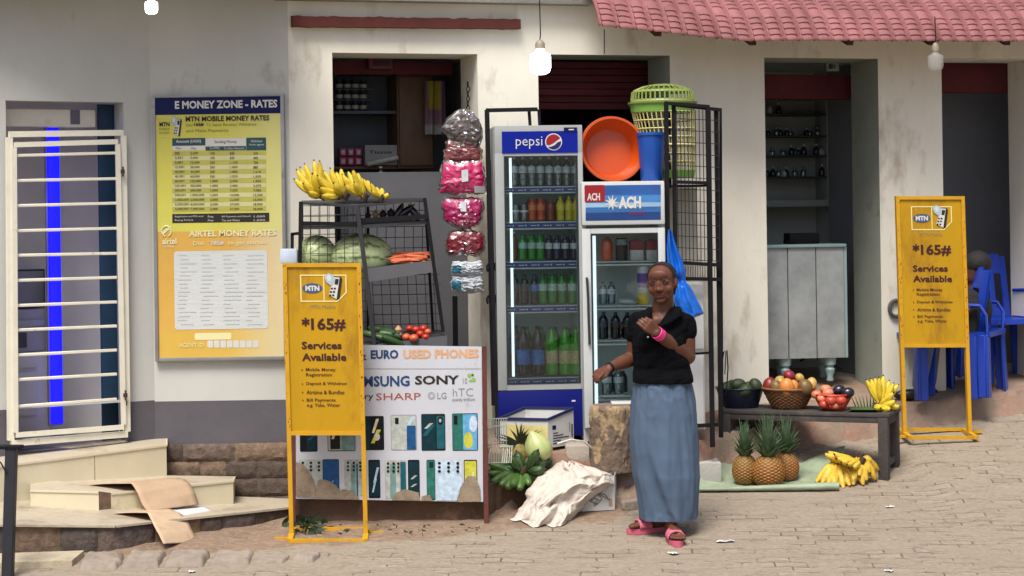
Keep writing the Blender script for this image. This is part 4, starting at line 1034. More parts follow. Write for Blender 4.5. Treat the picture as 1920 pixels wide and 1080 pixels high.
r_ = F1.rect(1072, 750, 1079, 753, -.001); mb.use(whitep).rectp(r_[0], r_[1], r_[2], r_[3], -.0012); mb.build("base_panel", None, f1)

q = F1.rect(957, 296, 962, 706, .07); mb = MB(F1.M).use(M("added white fridge glow", (.85, .95, 1), .4, var=0, emit=.7)); mb.box(q[0], q[1], .058, .066, q[2], q[3], .002); mb.build("added_glow_strip", None, f1)  # added glowing strip along the pale liner wall, brightens the shelves
F2 = Fr(at(1170, 400, 11.66), 4); ZF2 = F2.hit(1170, 828)[1]
SH2 = [(490, 497), (573, 580), (638, 646), (742, 750)]
f2, (gx0, gx1, gzt, gzd0, gzd1, gg) = fridge("shorter grey drinks fridge with blue snowy header beside the tall one", F2, (1093, 340, 1249, 826), (1110, 437, 1236, 790), .48, ZF2, shelves=SH2, strips=False, inner=M('neutral fridge liner', '#cdd6d4', .45, var=.03), ffr=M('white fridge enamel', '#bfc3c1', .45, var=.05, scale=5, spec=.3, dirt='#8d918e', dirt_amt=.15))
q = F2.rect(1113, 442, 1119, 780, .07); mb = MB(F2.M).use(M('added white fridge glow')); mb.box(q[0], q[1], .058, .066, q[2], q[3], .002); mb.build('added_glow_strip', None, f2)  # same added glow in the shorter fridge, lightens its inside
q = F2.rect(1093, 340, 1245, 420); mb = MB(F2.M).use(M('white fridge enamel'))
mb.box(gx0, gx1, -.012, .0495, q[2] - .005, gzt, .01); hd = mb.build("header", None, f2)
mb = MB(F2.M)
skyb = [('#28579a', 347, 366), ('#3f78b4', 366, 380), ('#8fadc6', 380, 388), ('#2f6199', 388, 398), ('#183a72', 398, 413)]
for i, (cc, a, b) in enumerate(skyb):
    q = F2.rect(1098, a, 1239, b, -.013); mb.use(M("blue header stripe " + ['high', 'sky', 'cloud', 'haze', 'low'][i], cc, .35, var=.18, scale=9, stretch=(.4, 1, 2))).rectp(q[0], q[1], q[2], q[3], -.0132)
q = F2.rect(1096, 346, 1134, 379, -.014); mb.use(M("red emblem", '#8f1420')).poly(rrect(F2, 1096, 347, 1134, 379, -.014, .01), -.0145)
T_(mb, whitep, "ACH", 1101, 362, 1125, 376, -.016, .03, F2); T_(mb, whitep, "ACH", 1160, 368, 1202, 391, -.016, .05, F2); T_(mb, M("red emblem"), "REFRIGERATOR", 1180, 397, 1210, 402, -.016, 0, F2)
cs_ = F2.hit(1147, 380, -.015); mb.use(whitep)            # white frosty splash, no figure
mb.poly([(cs_[0] + (.018 if i % 2 else .046) * (1 + .25 * fbm((i, 3, 1))) * math.cos(i * math.pi / 9), cs_[1] + (.018 if i % 2 else .05) * (1 + .25 * fbm((i, 7, 1))) * math.sin(i * math.pi / 9)) for i in range(18)], -.016)
mb.build("emblem", None, hd)
mb = MB(F2.M).use(M("dark handle", '#2a2e33', .35)); hp = [F2.hit(u, v, -.03) for u, v in ((1101, 522), (1103, 560), (1104, 600), (1106, 645))]
mb.tube([(hp[0][0], .0, hp[0][1])] + [(x, -.028 + .006 * abs(i - 1.5), z) for i, (x, z) in enumerate(hp)] + [(hp[-1][0], .0, hp[-1][1])], .008, 8); mb.build("handle", None, f2)
mb = MB(F1.M).use(M("dark handle")); xx = fg[1] + .012

# ---- bottles and packs in the fridges
def bottle_proto(name, profile, h, r, liquid, cap, labelm, fill=.8, lab=(.45, .68), neck=True):
    t = thing(name, "-", "bottle", (0, 0, 0)); mb = MB()
    pr = [(r * a, h * b) for a, b in profile]; mb.lathe(pr, 12); mb.build("body", liquid, t)
    mb = MB(); mb.lathe([(r * .36, h * .935), (r * .38, h * .94), (r * .38, h), (0, h)], 10); mb.build("cap", cap, t)
    if labelm:
        mb = MB(); mb.lathe([(r * 1.02, h * lab[0]), (r * 1.02, h * lab[1])], 12, cap=False); mb.build("label_wrap", labelm, t)
    return t
PET = [(.0, .01), (.85, 0), (1, .03), (1, .14), (.93, .24), (1, .32), (1, .66), (.95, .73), (.72, .82), (.42, .89), (.36, .92), (.36, .95)]
def liquid(name, col, rough=.15, tr=.12): return M(name, col, rough, var=.08, scale=30, spec=.6, coat=.5, trans=tr)
clear = glass_mat("clear bottle plastic", (.72, .88, .93), .16, .1)
lq = dict(water=clear, cola=liquid("dark cola drink", '#10101c'), green=liquid("green drink bottle", '#1c8a35'), lime=liquid("bright green drink bottle", '#43a828'), orange=liquid("orange drink", '#c4491c'), red=liquid("red-brown drink", '#7d2a1c'),
          yellow=liquid("yellow drink", '#d2c616'), brown=liquid("amber drink", '#5e3515'), navy=liquid("blue-black drink", '#0e1c48'), glass=glass_mat("clear glass tumbler", (.75, .8, .8), .12, .05), blue=liquid("blue drink", '#20569c'))
capm = {k: M("cap " + k, v, .5, var=0) for k, v in dict(white='#c8ccd0', yellow='#d8cf4a', green='#2c6a33', dark='#20242a', blue='#1d3f86', red='#8a2a22').items()}
labm = {k: M("label wrap " + k, v, .45, var=.35, scale=60) for k, v in dict(white='#b9c2c8', pale='#9fc0b6', blue='#2f6fb4', cream='#b9ae7a', dark='#3d3c48', yellow='#d3cc4a', orange='#d0764a', grey='#7d8790').items()}
ORDN = lambda i, n: ORD[i] + (" from the left" if n > 1 else "")
def row(fr, us, vt, vb, kind, cap, lab, label, group, wpx, y=.12, scale_h=1.0, name="bottle", cat="bottle", prof=PET, labpos=(.45, .68), names=None):
    first = None; n = len(us)
    for i, u in enumerate(us):
        x, zb = fr.hit(u, vb, .06); zt = fr.hit(u, vt, .06)[1]; h = (zt - zb) * scale_h; r = wpx * 11.8 / F / 2
        if first is None:
            first = bottle_proto(name, prof, h, r, lq[kind], capm[cap], labm[lab] if lab else None, lab=labpos); o = first
            first.location = fr.w(x, y, zb + .0055); 
        else: o = dup(first, fr.w(x, y, zb + .0055))
        o["label"] = label % (ORDN(i, n)) if '%' in label else label; o["category"] = cat
        if group: o["group"] = group
g = "bottles in the tall fridge"
row(F1, [966 + i * 16.4 for i in range(8)], 296, 350, 'water', 'white', 'white', "clear water bottle on the tall fridge's top shelf, %s", g, 15)
row(F1, [972 + i * 16.4 for i in range(7)], 297, 350, 'water', 'white', 'white', "clear water bottle in the back row of the top shelf, %s", g, 15, y=.25)
row(F1, [969, 985], 383, 416, 'glass', 'dark', 'white', "squat clear jar on the tall fridge's second shelf, %s", g, 16, name="jar", cat="jar", prof=[(0, 0), (1, 0), (1, .8), (.9, .88), (.9, .93)], labpos=(.5, .62))
row(F1, [1000, 1016], 371, 416, 'orange', 'red', 'orange', "orange soda bottle on the tall fridge's second shelf, %s", g, 15.5)
row(F1, [1034], 374, 416, 'red', 'red', None, "dull red soda bottle between the orange and yellow ones", g, 15)
row(F1, [1053, 1069, 1083], 370, 416, 'yellow', 'yellow', 'yellow', "yellow soda bottle on the tall fridge's second shelf, %s", g, 15)
row(F1, [966], 436, 490, 'brown', 'white', None, "amber bottle at the left end of the third fridge shelf", g, 13)
row(F1, [982, 999, 1015], 441, 490, 'green', 'green', 'pale', "green soda bottle on the third fridge shelf, %s", g, 15.5)
row(F1, [1031, 1046, 1062, 1078], 442, 490, 'navy', 'dark', 'white', "dark blue-labelled soda bottle on the third fridge shelf, %s", g, 14)
row(F1, [968, 986], 517, 573, 'cola', 'dark', 'dark', "dark cola bottle on the fourth fridge shelf, %s", g, 15.5)
row(F1, [1004], 518, 573, 'cola', 'blue', 'blue', "dark cola bottle with blue label on the fourth fridge shelf", g, 15)
row(F1, [1020, 1038, 1056, 1075], 516, 573, 'green', 'green', 'pale', "green soda bottle on the fourth fridge shelf, %s", g, 16.5)
row(F1, [984, 1011], 614, 706, 'cola', 'dark', 'blue', "large cola bottle with blue label on the bottom fridge shelf, %s", g, 25, labpos=(.22, .52))
row(F1, [1037, 1062, 1083], 614, 706, 'lime', 'green', 'cream', "large green soda bottle with cream label on the bottom fridge shelf, %s", g, 24, labpos=(.24, .5))
row(F1, [995, 1022, 1049, 1074], 618, 706, 'green', 'green', 'cream', "large green soda bottle in the bottom shelf's back row, %s", g, 24, y=.28)
row(F1, [1010, 1030, 1048, 1068], 517, 573, 'green', 'green', 'pale', "green soda bottle in the fourth shelf's back row, %s", g, 16, y=.24)
row(F1, [990, 1007, 1024], 442, 490, 'green', 'green', 'pale', "green soda bottle in the third shelf's back row, %s", g, 15, y=.24)
row(F1, [996, 1012, 1028, 1050, 1066, 1080], 374, 416, 'red', 'red', None, "red-brown soda bottle in the second shelf's back row, %s", g, 15, y=.24)
row(F1, [970, 1040, 1056, 1072], 444, 490, 'navy', 'dark', None, "dark soda bottle in the third shelf's back row, %s", g, 14, y=.25)
row(F1, [970, 990], 519, 573, 'cola', 'dark', 'dark', "dark cola bottle in the fourth shelf's back row, %s", g, 15, y=.25)
row(F1, [974], 616, 706, 'cola', 'dark', 'blue', "large cola bottle in the bottom shelf's back row", g, 24, y=.28)
g2 = "goods in the shorter fridge"
JAR = [(0, 0), (.95, 0), (1, .05), (1, .72), (.8, .85), (.72, .93)]
row(F2, [1141], 446, 490, 'orange', 'green', None, "orange juice jar with green lid on the short fridge's top shelf", g2, 22, name="juice_jar", cat="jar", prof=JAR)
row(F2, [1168], 446, 490, 'cola', 'white', 'grey', "dark purple drink pack with white top on the short fridge's top shelf", g2, 23, name="drink_pack", cat="pack", prof=[(0, 0), (1, 0), (1, .9), (.8, .96)], labpos=(.66, .9))
row(F2, [1134, 1157, 1179], 588, 638, 'cola', 'dark', 'dark', "dark glass bottle on the short fridge's third shelf, %s", g2, 18)
row(F2, [1138, 1160, 1180, 1202], 600, 638, 'cola', 'dark', 'orange', "brown bottle with orange label in the third shelf's back row, %s", g2, 17, y=.25)
row(F2, [1136, 1152], 532, 573, 'water', 'blue', 'white', "small clear bottle at the left of the short fridge's second shelf, %s", g2, 15, y=.2)
row(F2, [1140, 1162], 694, 742, 'water', 'white', 'white', "clear bottle on the short fridge's bottom shelf, %s", g2, 18)
row(F2, [1152, 1176], 702, 742, 'cola', 'dark', None, "dark bottle behind the clear ones on the bottom shelf, %s", g2, 18, y=.26)
pk_r, pk_w = M("red carton print", '#8f2330', .5, var=.2, scale=40), M("white carton print", '#b9b9b8', .5, var=.15, scale=50)
for i, (u0, u1) in enumerate(((1184, 1208), (1214, 1236))):
    q = F2.rect(u0, 448, u1, 490, .06); t = thing("milk_carton", "red and white carton on the short fridge's top shelf, %s" % ("beside the purple pack" if i == 0 else "at the right edge"), "carton", F2.w((q[0] + q[1]) / 2, .15, q[2] + .006), g2)
    mb = MB(F2.M); mb.use(pk_w).box(q[0], q[1], .1, .17, q[2] + .006, q[2] + (q[3] - q[2]) * .5, .002); mb.use(pk_r).box(q[0], q[1], .1, .17, q[2] + (q[3] - q[2]) * .5 + .0005, q[3] - .012, .002); mb.build("box", None, t)
    mb = MB(F2.M).use(pk_r); xm = (q[0] + q[1]) / 2; mb.prism([(q[0] + .004, q[3] - .0115), (q[1] - .004, q[3] - .0115), (xm + .005, q[3]), (xm - .005, q[3])], .102, .168); mb.build("gable_top", None, t)
seg = [("#c8c8cc", 500, 514), ("#6a45a0", 514, 532), ("#b9a6cc", 532, 540), ("#d3d0c4", 540, 552), ("#d8b92a", 552, 573)]
q = F2.rect(1196, 498, 1218, 573, .08); t = thing("yoghurt_tube", "tall purple, white and yellow yoghurt pack on the short fridge's second shelf", "pack", F2.w((q[0] + q[1]) / 2, .1, q[2] + .006), g2)
for i, (cc, a, b) in enumerate(seg):
    z0, z1_ = F2.hit(1207, b, .1)[1] + .005, F2.hit(1207, a, .1)[1] + .005; mb = MB(F2.M).use(M("yoghurt pack " + ['white', 'purple', 'lilac', 'cream', 'yellow'][i], cc, .4, var=.1, scale=60)); xm = (q[0] + q[1]) / 2; rr = (q[1] - q[0]) / 2
    mb.lathe([(rr * .92, z0), (rr, z0 + .004), (rr, z1_ - .004), (rr * .92, z1_ - .0004)], 18, (xm, .11, 0)); mb.build("cup", None, t)
mb = MB(F2.M).use(M("white milk bag plastic", '#bfc9c4', .3, var=.08)); x, z = F2.hit(1178, 570, .1)
mb.ell((x, .13, z + .012), (.055, .05, .022), Matrix.Rotation(R(8), 3, 'Y'), 20, 10, fn=lambda d: 1 + .12 * fbm(d * 2.5)); o = mb.build("milk_bag", None, None, F2.w(x, .13, z)); tag(o, "white plastic milk bag lying on the short fridge's second shelf", "bag", g2)

# ================================================================== BASIN, BUCKET, BASKET ON THE FRIDGE AND CAGE
def leafmat(n, c, **k): return M(n, c, .5, **k)
orangeP = M("orange plastic", '#b8460a', .35, var=.05, scale=4, coat=.15); blueP2 = M("blue bucket plastic", '#0f4aa0', .35, var=.05, coat=.15)
ztop2 = gzt + .002
c = at(1149, 279, 11.86); tilt = Matrix.Rotation(R(-76), 3, 'X'); rot = Matrix.Rotation(R(14), 3, 'Z') @ Matrix.Rotation(R(103), 3, 'X')
rad = 60 * 11.86 / F
t = thing("wash_basin", "large orange plastic basin leaning on its side on the shorter fridge", "basin", c - Vector((0, 0, rad)))
# opening faces the street: lathe axis along -y
rot = Matrix.Rotation(R(10), 3, 'Z') @ Matrix.Rotation(R(80), 3, 'X')
mb = MB(); mb.lathe([(0, -.115), (rad * .72, -.115), (rad * .76, -.108), (rad * .9, -.03), (rad * .955, -.004), (rad * .96, 0)], 48, c, rot, cap=False)
mb.lathe([(0, -.119), (rad * .735, -.119), (rad * .78, -.11), (rad * .915, -.03), (rad * .965, -.006)], 48, c, rot, cap=False)
mb.build("bowl", orangeP, t)
mb = MB(); mb.lathe([(rad * .955, -.003), (rad * .96, .004), (rad * 1.03, .004), (rad * 1.05, -.004), (rad * 1.04, -.012), (rad * .97, -.008)], 48, c, rot, cap=False); mb.build("rim", orangeP, t)
q = F2.rect(1196, 248, 1250, 338, .16); xm = (q[0] + q[1]) / 2; b_ = F2.w(xm, .2, ztop2)
t = thing("bucket", "blue plastic bucket standing between the orange basin and the wire cage", "bucket", b_)
hh = q[3] - ztop2; r1 = (q[1] - q[0]) / 2 ; mb = MB(); mb.lathe([(0, 0), (r1 * .72, 0), (r1 * .76, .006), (r1 * .97, hh - .02), (r1 * .93, hh - .02), (r1 * .7, .01), (0, .01)], 32, b_, cap=False); mb.build("body", blueP2, t)
mb = MB(); mb.lathe([(r1 * .96, hh - .022), (r1 * 1.06, hh - .018), (r1 * 1.06, hh - .002), (r1 * .95, hh), (r1 * .92, hh - .02)], 32, b_, cap=False); mb.build("rim", blueP2, t)
# laundry basket
basG = M("light green plastic", '#74a544', .4, var=.06, coat=.1); basC = M("cream-yellow plastic lattice", '#c8bf7e', .45, var=.08); basL = M("olive-green plastic lid", '#7c8a44', .45, var=.06)
base = at(1258, 334, 12.12); D_ = 12.12; zt = at(1240, 196, D_).z; R0, R1 = 44 * D_ / F, 60 * D_ / F; bx = at(1242, 196, D_).x; H_ = zt - base.z
t = thing("laundry_basket", "tall lattice laundry basket with green lid on the wire cage's top shelf", "basket", base)
ctr = lambda z: Vector((base.x + (bx - base.x) * (z / H_), base.y, base.z + z))
Rz = lambda z: R0 + (R1 - R0) * (z / H_)
mb = MB(); mb.lathe([(R0 * .96, 0), (R0, .0), (Rz(.05) * 1.005, .05), (Rz(.05) * .96, .05)], 36, base); mb.build("base", basG, t)
mb = MB()
nb = 40
for k in range(nb):
    a = 2 * math.pi * k / nb; pts = []
    for z in np.linspace(.045, H_ - .05, 8): pts.append(ctr(z) + Vector((math.cos(a) * Rz(z), math.sin(a) * Rz(z), 0)))
    mb.tube(pts, .0042, 5)
for z in np.linspace(.05, H_ - .05, 8)[1:]:
    mb.tube([ctr(z) + Vector((math.cos(2 * math.pi * j / 40) * Rz(z), math.sin(2 * math.pi * j / 40) * Rz(z), 0)) for j in range(41)], .005 if abs(z - .2) > .02 else .009, 5)
mb.build("lattice_wall", basC, t)
mb = MB(); mb.lathe([(Rz(H_ - .05) * .97, H_ - .052), (R1 * .99, H_ - .05), (R1 * 1.02, H_ - .006), (R1 * 1.05, H_ - .004), (R1 * 1.05, H_), (R1 * .96, H_)], 40, (bx, base.y, base.z)); mb.build("upper_band", basG, t)
LZ = base.z + H_; mb = MB()
mb.lathe([(R1 * .98, .0005), (R1 * 1.08, .002), (R1 * 1.09, .014), (R1 * 1.0, .018), (R1 * .98, .024), (R1 * .97, .03)], 40, (bx, base.y, LZ), cap=False)
mb.lathe([(R1 * .95, .075), (R1 * .92, .085), (R1 * .88, .09)], 40, (bx, base.y, LZ), cap=False)
for k in range(40):
    a = 2 * math.pi * k / 40; d = Vector((math.cos(a), math.sin(a), 0)); mb.bar(Vector((bx, base.y, LZ + .026)) + d * R1 * .975, Vector((bx, base.y, LZ + .08)) + d * R1 * .945, .009, .004)
for k in range(28):
    a = 2 * math.pi * k / 28; d = Vector((math.cos(a), math.sin(a), 0)); mb.tube([Vector((bx, base.y, LZ + .086)) + d * R1 * .9, Vector((bx, base.y, LZ + .112)) + d * R1 * .6, Vector((bx, base.y, LZ + .125)) + d * R1 * .2], .0045, 5)
for rr, zz in ((.6, .112), (.3, .122)): mb.tube([Vector((bx + math.cos(2 * math.pi * j / 30) * R1 * rr, base.y + math.sin(2 * math.pi * j / 30) * R1 * rr, LZ + zz)) for j in range(31)], .004, 5)
mb.lathe([(0, .128), (R1 * .22, .124), (R1 * .24, .118)], 20, (bx, base.y, LZ), cap=False); mb.build("lid", basL, t)

# ================================================================== WIRE CAGE AND SECURITY FRAME
CF = Fr(at(1290, 400, 11.75), 8)
foot = terr_z(CF.o.x, CF.o.y)
cg = thing("wire_cage", "tall black wire cage stand right of the fridges holding the laundry basket", "cage", CF.w(0, .2, foot))
def cbar(mb, a, b, w, y): 
    pa, pb = CF.hit(a[0], a[1], y), CF.hit(b[0], b[1], y); mb.bar((pa[0], y, pa[1]), (pb[0], y, pb[1]), w, w, up=(0, 1, 0))
for (a, b, w, y) in (((1249, 193), (1256, 812), .024, 0), ((1263, 197), (1270, 812), .022, .03), ((1327, 203), (1336, 838), .026, .0), ((1343, 207), (1352, 820), .024, .06), ((1254, 195), (1258, 800), .02, .45), ((1351, 203), (1354, 812), .014, .12)):
    mb = MB(CF.M).use(blackm); cbar(mb, a, b, w, y); mb.build("post", None, cg)
for (a, b, w, y) in (((1246, 193), (1330, 200), .02, .002), ((1268, 197), (1352, 206), .02, .031), ((1262, 341), (1326, 343), .02, .02), ((1266, 492), (1352, 497), .022, .012), ((1266, 522), (1352, 524), .022, .03), ((1270, 665), (1336, 661), .014, .012), ((1270, 800), (1350, 796), .022, .012)):
    mb = MB(CF.M).use(blackm); cbar(mb, a, b, w, y); mb.build("rail", None, cg)
mb = MB(CF.M).use(blackm)
pa = CF.hit(1262, 345, .05); pb = CF.hit(1330, 345, .05); mb.box(pa[0] - .22, pb[0], .03, .45, pa[1] - .018, pa[1] - .006); mb.build("shelf", None, cg)
mb = MB(CF.M).use(M("dark mesh wire", '#1e1c20', .5, var=0)); yv = .0
for u in np.linspace(1268, 1346, 12): cbar(mb, (u, 206), (u + 4, 490), .0045, .03 if u < 1330 else .05)
for v in range(222, 490, 22): cbar(mb, (1266, v), (1350, v + 4), .0045, .036)
for u in np.linspace(1272, 1340, 16): cbar(mb, (u, 498), (u, 520), .0035, .02)
mb.build("wire_mesh", None, cg)
SFm = thing("security_frame", "black steel frame standing round the left side of the tall fridge", "frame", at(915, 835, 11.9))
for (a, b, w, D) in (((913, 206), (926, 760), .03, 11.85), ((911, 207), (1008, 205), .024, 11.86), ((992, 208), (994, 236), .02, 11.88), ((917, 300), (932, 790), .022, 11.72), ((1010, 205), (1012, 240), .018, 11.95)):
    mb = MB().use(blackm); mb.bar(at(*a, D), at(*b, D), w, w, up=(0, 1, 0)); mb.build("bar", None, SFm)
for v in (500, 560):
    mb = MB().use(blackm); p = at(922, v, 11.78); mb.bar(p + Vector((-.02, -.01, 0)), p + Vector((.025, -.01, 0)), .014, .05); mb.tube([p + Vector((-.025, -.03, -.03)), p + Vector((-.03, -.035, 0)), p + Vector((-.02, -.03, .02))], .006); mb.build("hinge", None, SFm)
# white cabinet inside the cage
q0 = CF.rect(1256, 530, 1321, 806, .12)
wc = thing("white_cabinet", "plain white cabinet standing inside the black wire cage", "cabinet", CF.w((q0[0] + q0[1]) / 2, .2, q0[2]))
wcm = M("white enamel", '#c9cbc9', .4, var=.04, dirt='#9a968a', dirt_amt=.15)
mb = MB(CF.M).use(wcm); mb.box(q0[0] - .02, q0[1], .12, .42, q0[2], q0[3], .006); mb.build("body", None, wc)
for v0, v1 in ((533, 655), (668, 802)):
    q = CF.rect(1256, v0, 1319, v1, .11); mb = MB(CF.M).use(wcm); mb.box(q[0] - .015, q[1], .105, .1195, q[2], q[3], .005); mb.build("door", None, wc)
q = CF.rect(1256, 352, 1322, 488, .14); mb = MB(CF.M).use(M("cream sheet", '#c9c5b4', .7, var=.06)); mb.box(q[0] - .03, q[1] - .01, .3, .31, q[2], q[3]); mb.build("back_sheet", None, cg)
# blue bag hanging on the cage
bag = M("shiny blue plastic bag", '#0b5fc0', .3, var=.12, scale=8, coat=.2)
mb = MB()
ol = [(430, 1252, 1258), (460, 1250, 1268), (490, 1251, 1280), (510, 1253, 1286), (527, 1262, 1285), (540, 1264, 1296), (560, 1262, 1306), (575, 1266, 1314), (588, 1276, 1320), (597, 1292, 1300)]
def bagf(s, t, back):
    i = min(len(ol) - 2, int(t * (len(ol) - 1))); f_ = t * (len(ol) - 1) - i; v = ol[i][0] * (1 - f_) + ol[i + 1][0] * f_; a = ol[i][1] * (1 - f_) + ol[i + 1][1] * f_; b = ol[i][2] * (1 - f_) + ol[i + 1][2] * f_
    ed = math.sin(math.pi * s) ** .6; thick = (.015 + .05 * min(1, t * 1.4)) * ed * (1 - .85 * math.exp(-((t - .43) / .06) ** 2))
    fold = .014 * math.sin(s * 13 + 3 * t) * ed + .012 * fbm((s * 4, t * 5, back))
    return at(a + (b - a) * s, v, 11.62 + (thick * .7 if back else -thick) + (fold if not back else 0))
mb.grid(lambda s, t: bagf(s, t, 0), 26, 40); mb.grid(lambda s, t: bagf(s, t, 1), 26, 40)
tag(mb.build("plastic_bag", bag, None, at(1285, 540, 11.62), sharp=60), "bright blue plastic bag tied to the black wire cage behind the woman", "bag")
mb = MB().use(blackm); mb.tube([at(1352, 690, 12.0), at(1357, 660, 11.9), at(1363, 657, 11.9), at(1365, 690, 11.9), at(1362, 735, 11.9), at(1358, 742, 11.9)], .004, 6); mb.tube([at(1361, 660, 11.9), at(1359, 702, 11.9)], .003, 6)
tag(mb.build("cable", None, None, at(1362, 735, 11.9)), "thin black cable looping from the wire cage's right post", "cable")

# ================================================================== FRUIT RACK
RF = Fr(at(690, 400, 11.42), -3)
rk = thing("fruit_rack", "black steel three-tier fruit rack with wire sides under the bananas", "rack", (at(690, 650, 11.45).x, at(690, 650, 11.45).y, .48))
def rp(u, v, y=0): x, z = RF.hit(u, v, y); return Vector((x, y, z))
def rbar(a, b, w, y0=0, y1=None, nm="bar", m=None):
    mb = MB(RF.M).use(m or blackm); mb.bar(rp(*a, y0), rp(*b, y0 if y1 is None else y1), w, w, up=(0, 1, 0)); return mb.build(nm, None, rk)
dg = M("dark grey steel", '#2b2b2e', .5, var=.2, scale=10)
rbar((564, 378), (560, 660), .02, 0, nm="post"); rbar((670, 386), (704, 660), .024, -.06, nm="post", m=dg); rbar((796, 371), (831, 622), .02, 0, nm="post")
for a, b in (((566, 380), (566, 660)), ((690, 380), (690, 660)), ((797, 375), (812, 622))): rbar(a, b, .016, .34, nm="post")
def shelf(pts, th, m, nm="shelf"):
    mb = MB(RF.M).use(m); mb.slab([rp(*p) for p in pts], th); return mb.build(nm, None, rk)
shelf([(563, 379, 0), (672, 385, -.05), (799, 372, 0), (797, 371, .34), (566, 376, .34)], .014, dg)
shelf([(562, 424, 0), (676, 422, -.055), (803, 414, 0), (802, 412, .34), (566, 418, .34)], .02, dg)
shelf([(560, 500, 0), (686, 506, -.06), (815, 488, 0), (812, 484, .34), (566, 492, .34)], .008, dg)
shelf([(560, 640, 0), (700, 648, -.06), (834, 628, 0), (828, 618, .34), (566, 630, .34)], .01, dg)
mb = MB(RF.M).use(greymet); a, b, c, d = rp(689, 503, -.064), rp(818, 487, -.002), rp(829, 509, -.002), rp(690, 529, -.064)
mb.slab([Vector((p.x, p.y, p.z)) for p in (a, b, b + Vector((0, .004, 0)), a + Vector((0, .004, 0)))], [d.z, c.z, c.z, d.z]); mb.build("fascia", None, rk)
mb = MB(RF.M).use(greymet); a, b, c, d = rp(702, 646, -.064), rp(838, 629, -.002), rp(844, 655, -.002), rp(704, 665, -.064)
mb.slab([a, b, b + Vector((0, .004, 0)), a + Vector((0, .004, 0))], [d.z, c.z, c.z, d.z]); mb.build("fascia", None, rk)
rbar((674, 414), (803, 406), .03, -.04, 0, nm="rail"); rbar((562, 418), (674, 420), .02, 0, -.05, nm="rail")
def mesh_panel(u0, u1, v0, v1, su, sv, y, nm="wire_panel", lean=0):
    mb = MB(RF.M).use(M("dark mesh wire"))
    for u in np.arange(u0, u1, su): mb.tube([rp(u, v0, y), rp(u + lean, v1, y)], .0022, 5)
    for v in np.arange(v0, v1, sv): mb.tube([rp(u0, v + 2, y + .004), rp(u1 + lean * (v - v0) / (v1 - v0), v, y + .004)], .0022, 5)
    return mb.build(nm, None, rk)
mesh_panel(690, 806, 424, 484, 17, 20, .33); mesh_panel(697, 826, 514, 622, 16.5, 18.5, .33, lean=6); mesh_panel(566, 690, 384, 640, 17, 20, .335)
mesh_panel(566, 672, 384, 500, 16, 18, -.01); mesh_panel(690, 796, 378, 412, 16, 16, .325)
# bracket + small white lamp box left of the rack
t = thing("wall_lamp", "small white plastic box on a black bracket left of the fruit rack", "lamp", at(541, 495, 11.55))
mb = MB().use(blackm); mb.bar(at(548, 438, 11.5), at(548, 466, 11.5), .018, .018); mb.bar(at(546, 439, 11.5), at(566, 437, 11.5), .018, .018); mb.build("bracket", None, t)
mb = MB().use(M("frosted white plastic", '#b8c4d4', .4, var=.1)); a = at(526, 494, 11.5); b = at(558, 466, 11.5); mb.box(a.x, b.x, 11.47, 11.53, a.z, b.z, .012); mb.build("body", None, t)

# ---- fruit makers
ban_y = M("yellow banana skin", '#cbb233', .55, var=.2, scale=20, spec=.35, dirt='#8a7a2a', dirt_amt=.36, dscale=9); ban_t = M("brown banana tip", '#3b2a18', .8, var=.2); ban_g = M("green plantain skin", '#45652a', .45, var=.25, scale=14, dirt='#33501f', dirt_amt=.3, dscale=7); ban_gd = M("dark green plantain skin", '#2c451d', .45, var=.3, scale=14)
ban_s = M("spotted banana skin", '#c9a52e', .55, var=.2, scale=25, dirt='#4f3413', dirt_amt=.45, dscale=11)
def banana(parent, root, d0, d1, L, r, m, nm="banana", tipm=None):
    blunt = 'plantain' in m.name
    """curved finger from root, leaving along d0 and ending along d1"""
    root, d0, d1 = Vector(root), Vector(d0).normalized(), Vector(d1).normalized(); n = 9; p = root.copy(); pts = [p.copy()]
    for i in range(n): p = p + d0.lerp(d1, (i + .5) / n).normalized() * (L / n); pts.append(p.copy())
    k = [.5, .7, .95, 1.05, 1.1, 1.1, 1.06, 1, .82, .42] if blunt else [.35, .5, .85, 1, 1.05, 1.05, 1, .9, .66, .34]; mb = MB().use(m)
    mb.tube(pts, [r * x for x in k], 7); mb.use(tipm or ban_t); e = (pts[-1] - pts[-2]).normalized(); mb.tube([pts[-1] - e * .002, pts[-1] + e * r * .5], [r * .3, r * .16], 5)
    return mb.build(nm, None, parent, sharp=50)
def hand(name, label, cat, loc, fingers, m, group=None, stem=None, tip=None):
    t = thing(name, label, cat, loc, group)
    for f in fingers: banana(t, *f, m, tipm=tip)
    if stem: mb = MB().use(tip or ban_t); mb.tube(*stem); mb.build("stem", None, t)
    return t
rnd = random.Random(21)
def px_hand(name, label, root, tips, D, r, m, group, stem_r=.02, bend=(0, -.3, .5)):
    """root pixel and finger tip pixels (u,v,dy)"""
    c = at(root[0], root[1], D); fs = []
    for (u, v, dy) in tips:
        e = at(u, v, D + dy); st_ = c + Vector(((e.x - c.x) * .25, rnd.uniform(-.01, .01), rnd.uniform(0, .012))); d = e - st_; L = d.length * 1.08
        up = Vector(bend); d0 = (d.normalized() - up * .45).normalized(); d1 = (d.normalized() + up * .45).normalized(); fs.append((st_, d0, d1, L, r * rnd.uniform(.92, 1.08)))
    return hand(name, label, "bananas", c, fs, m, group, ([c + Vector((-.01, 0, -.02)), c + Vector((.0, 0, .0)), c + Vector((.012, .0, .02))], stem_r, 7))
gb = "banana bunches on the rack top"
px_hand("banana_bunch", "yellow-green banana bunch at the left end of the rack top", (606, 368), [(556, 338, 0), (560, 322, .03), (566, 318, .08), (574, 312, .02), (590, 306, .05), (600, 308, -.03), (572, 345, -.08), (580, 360, -.1), (588, 330, -.06)], 11.5, .021, ban_y, gb)
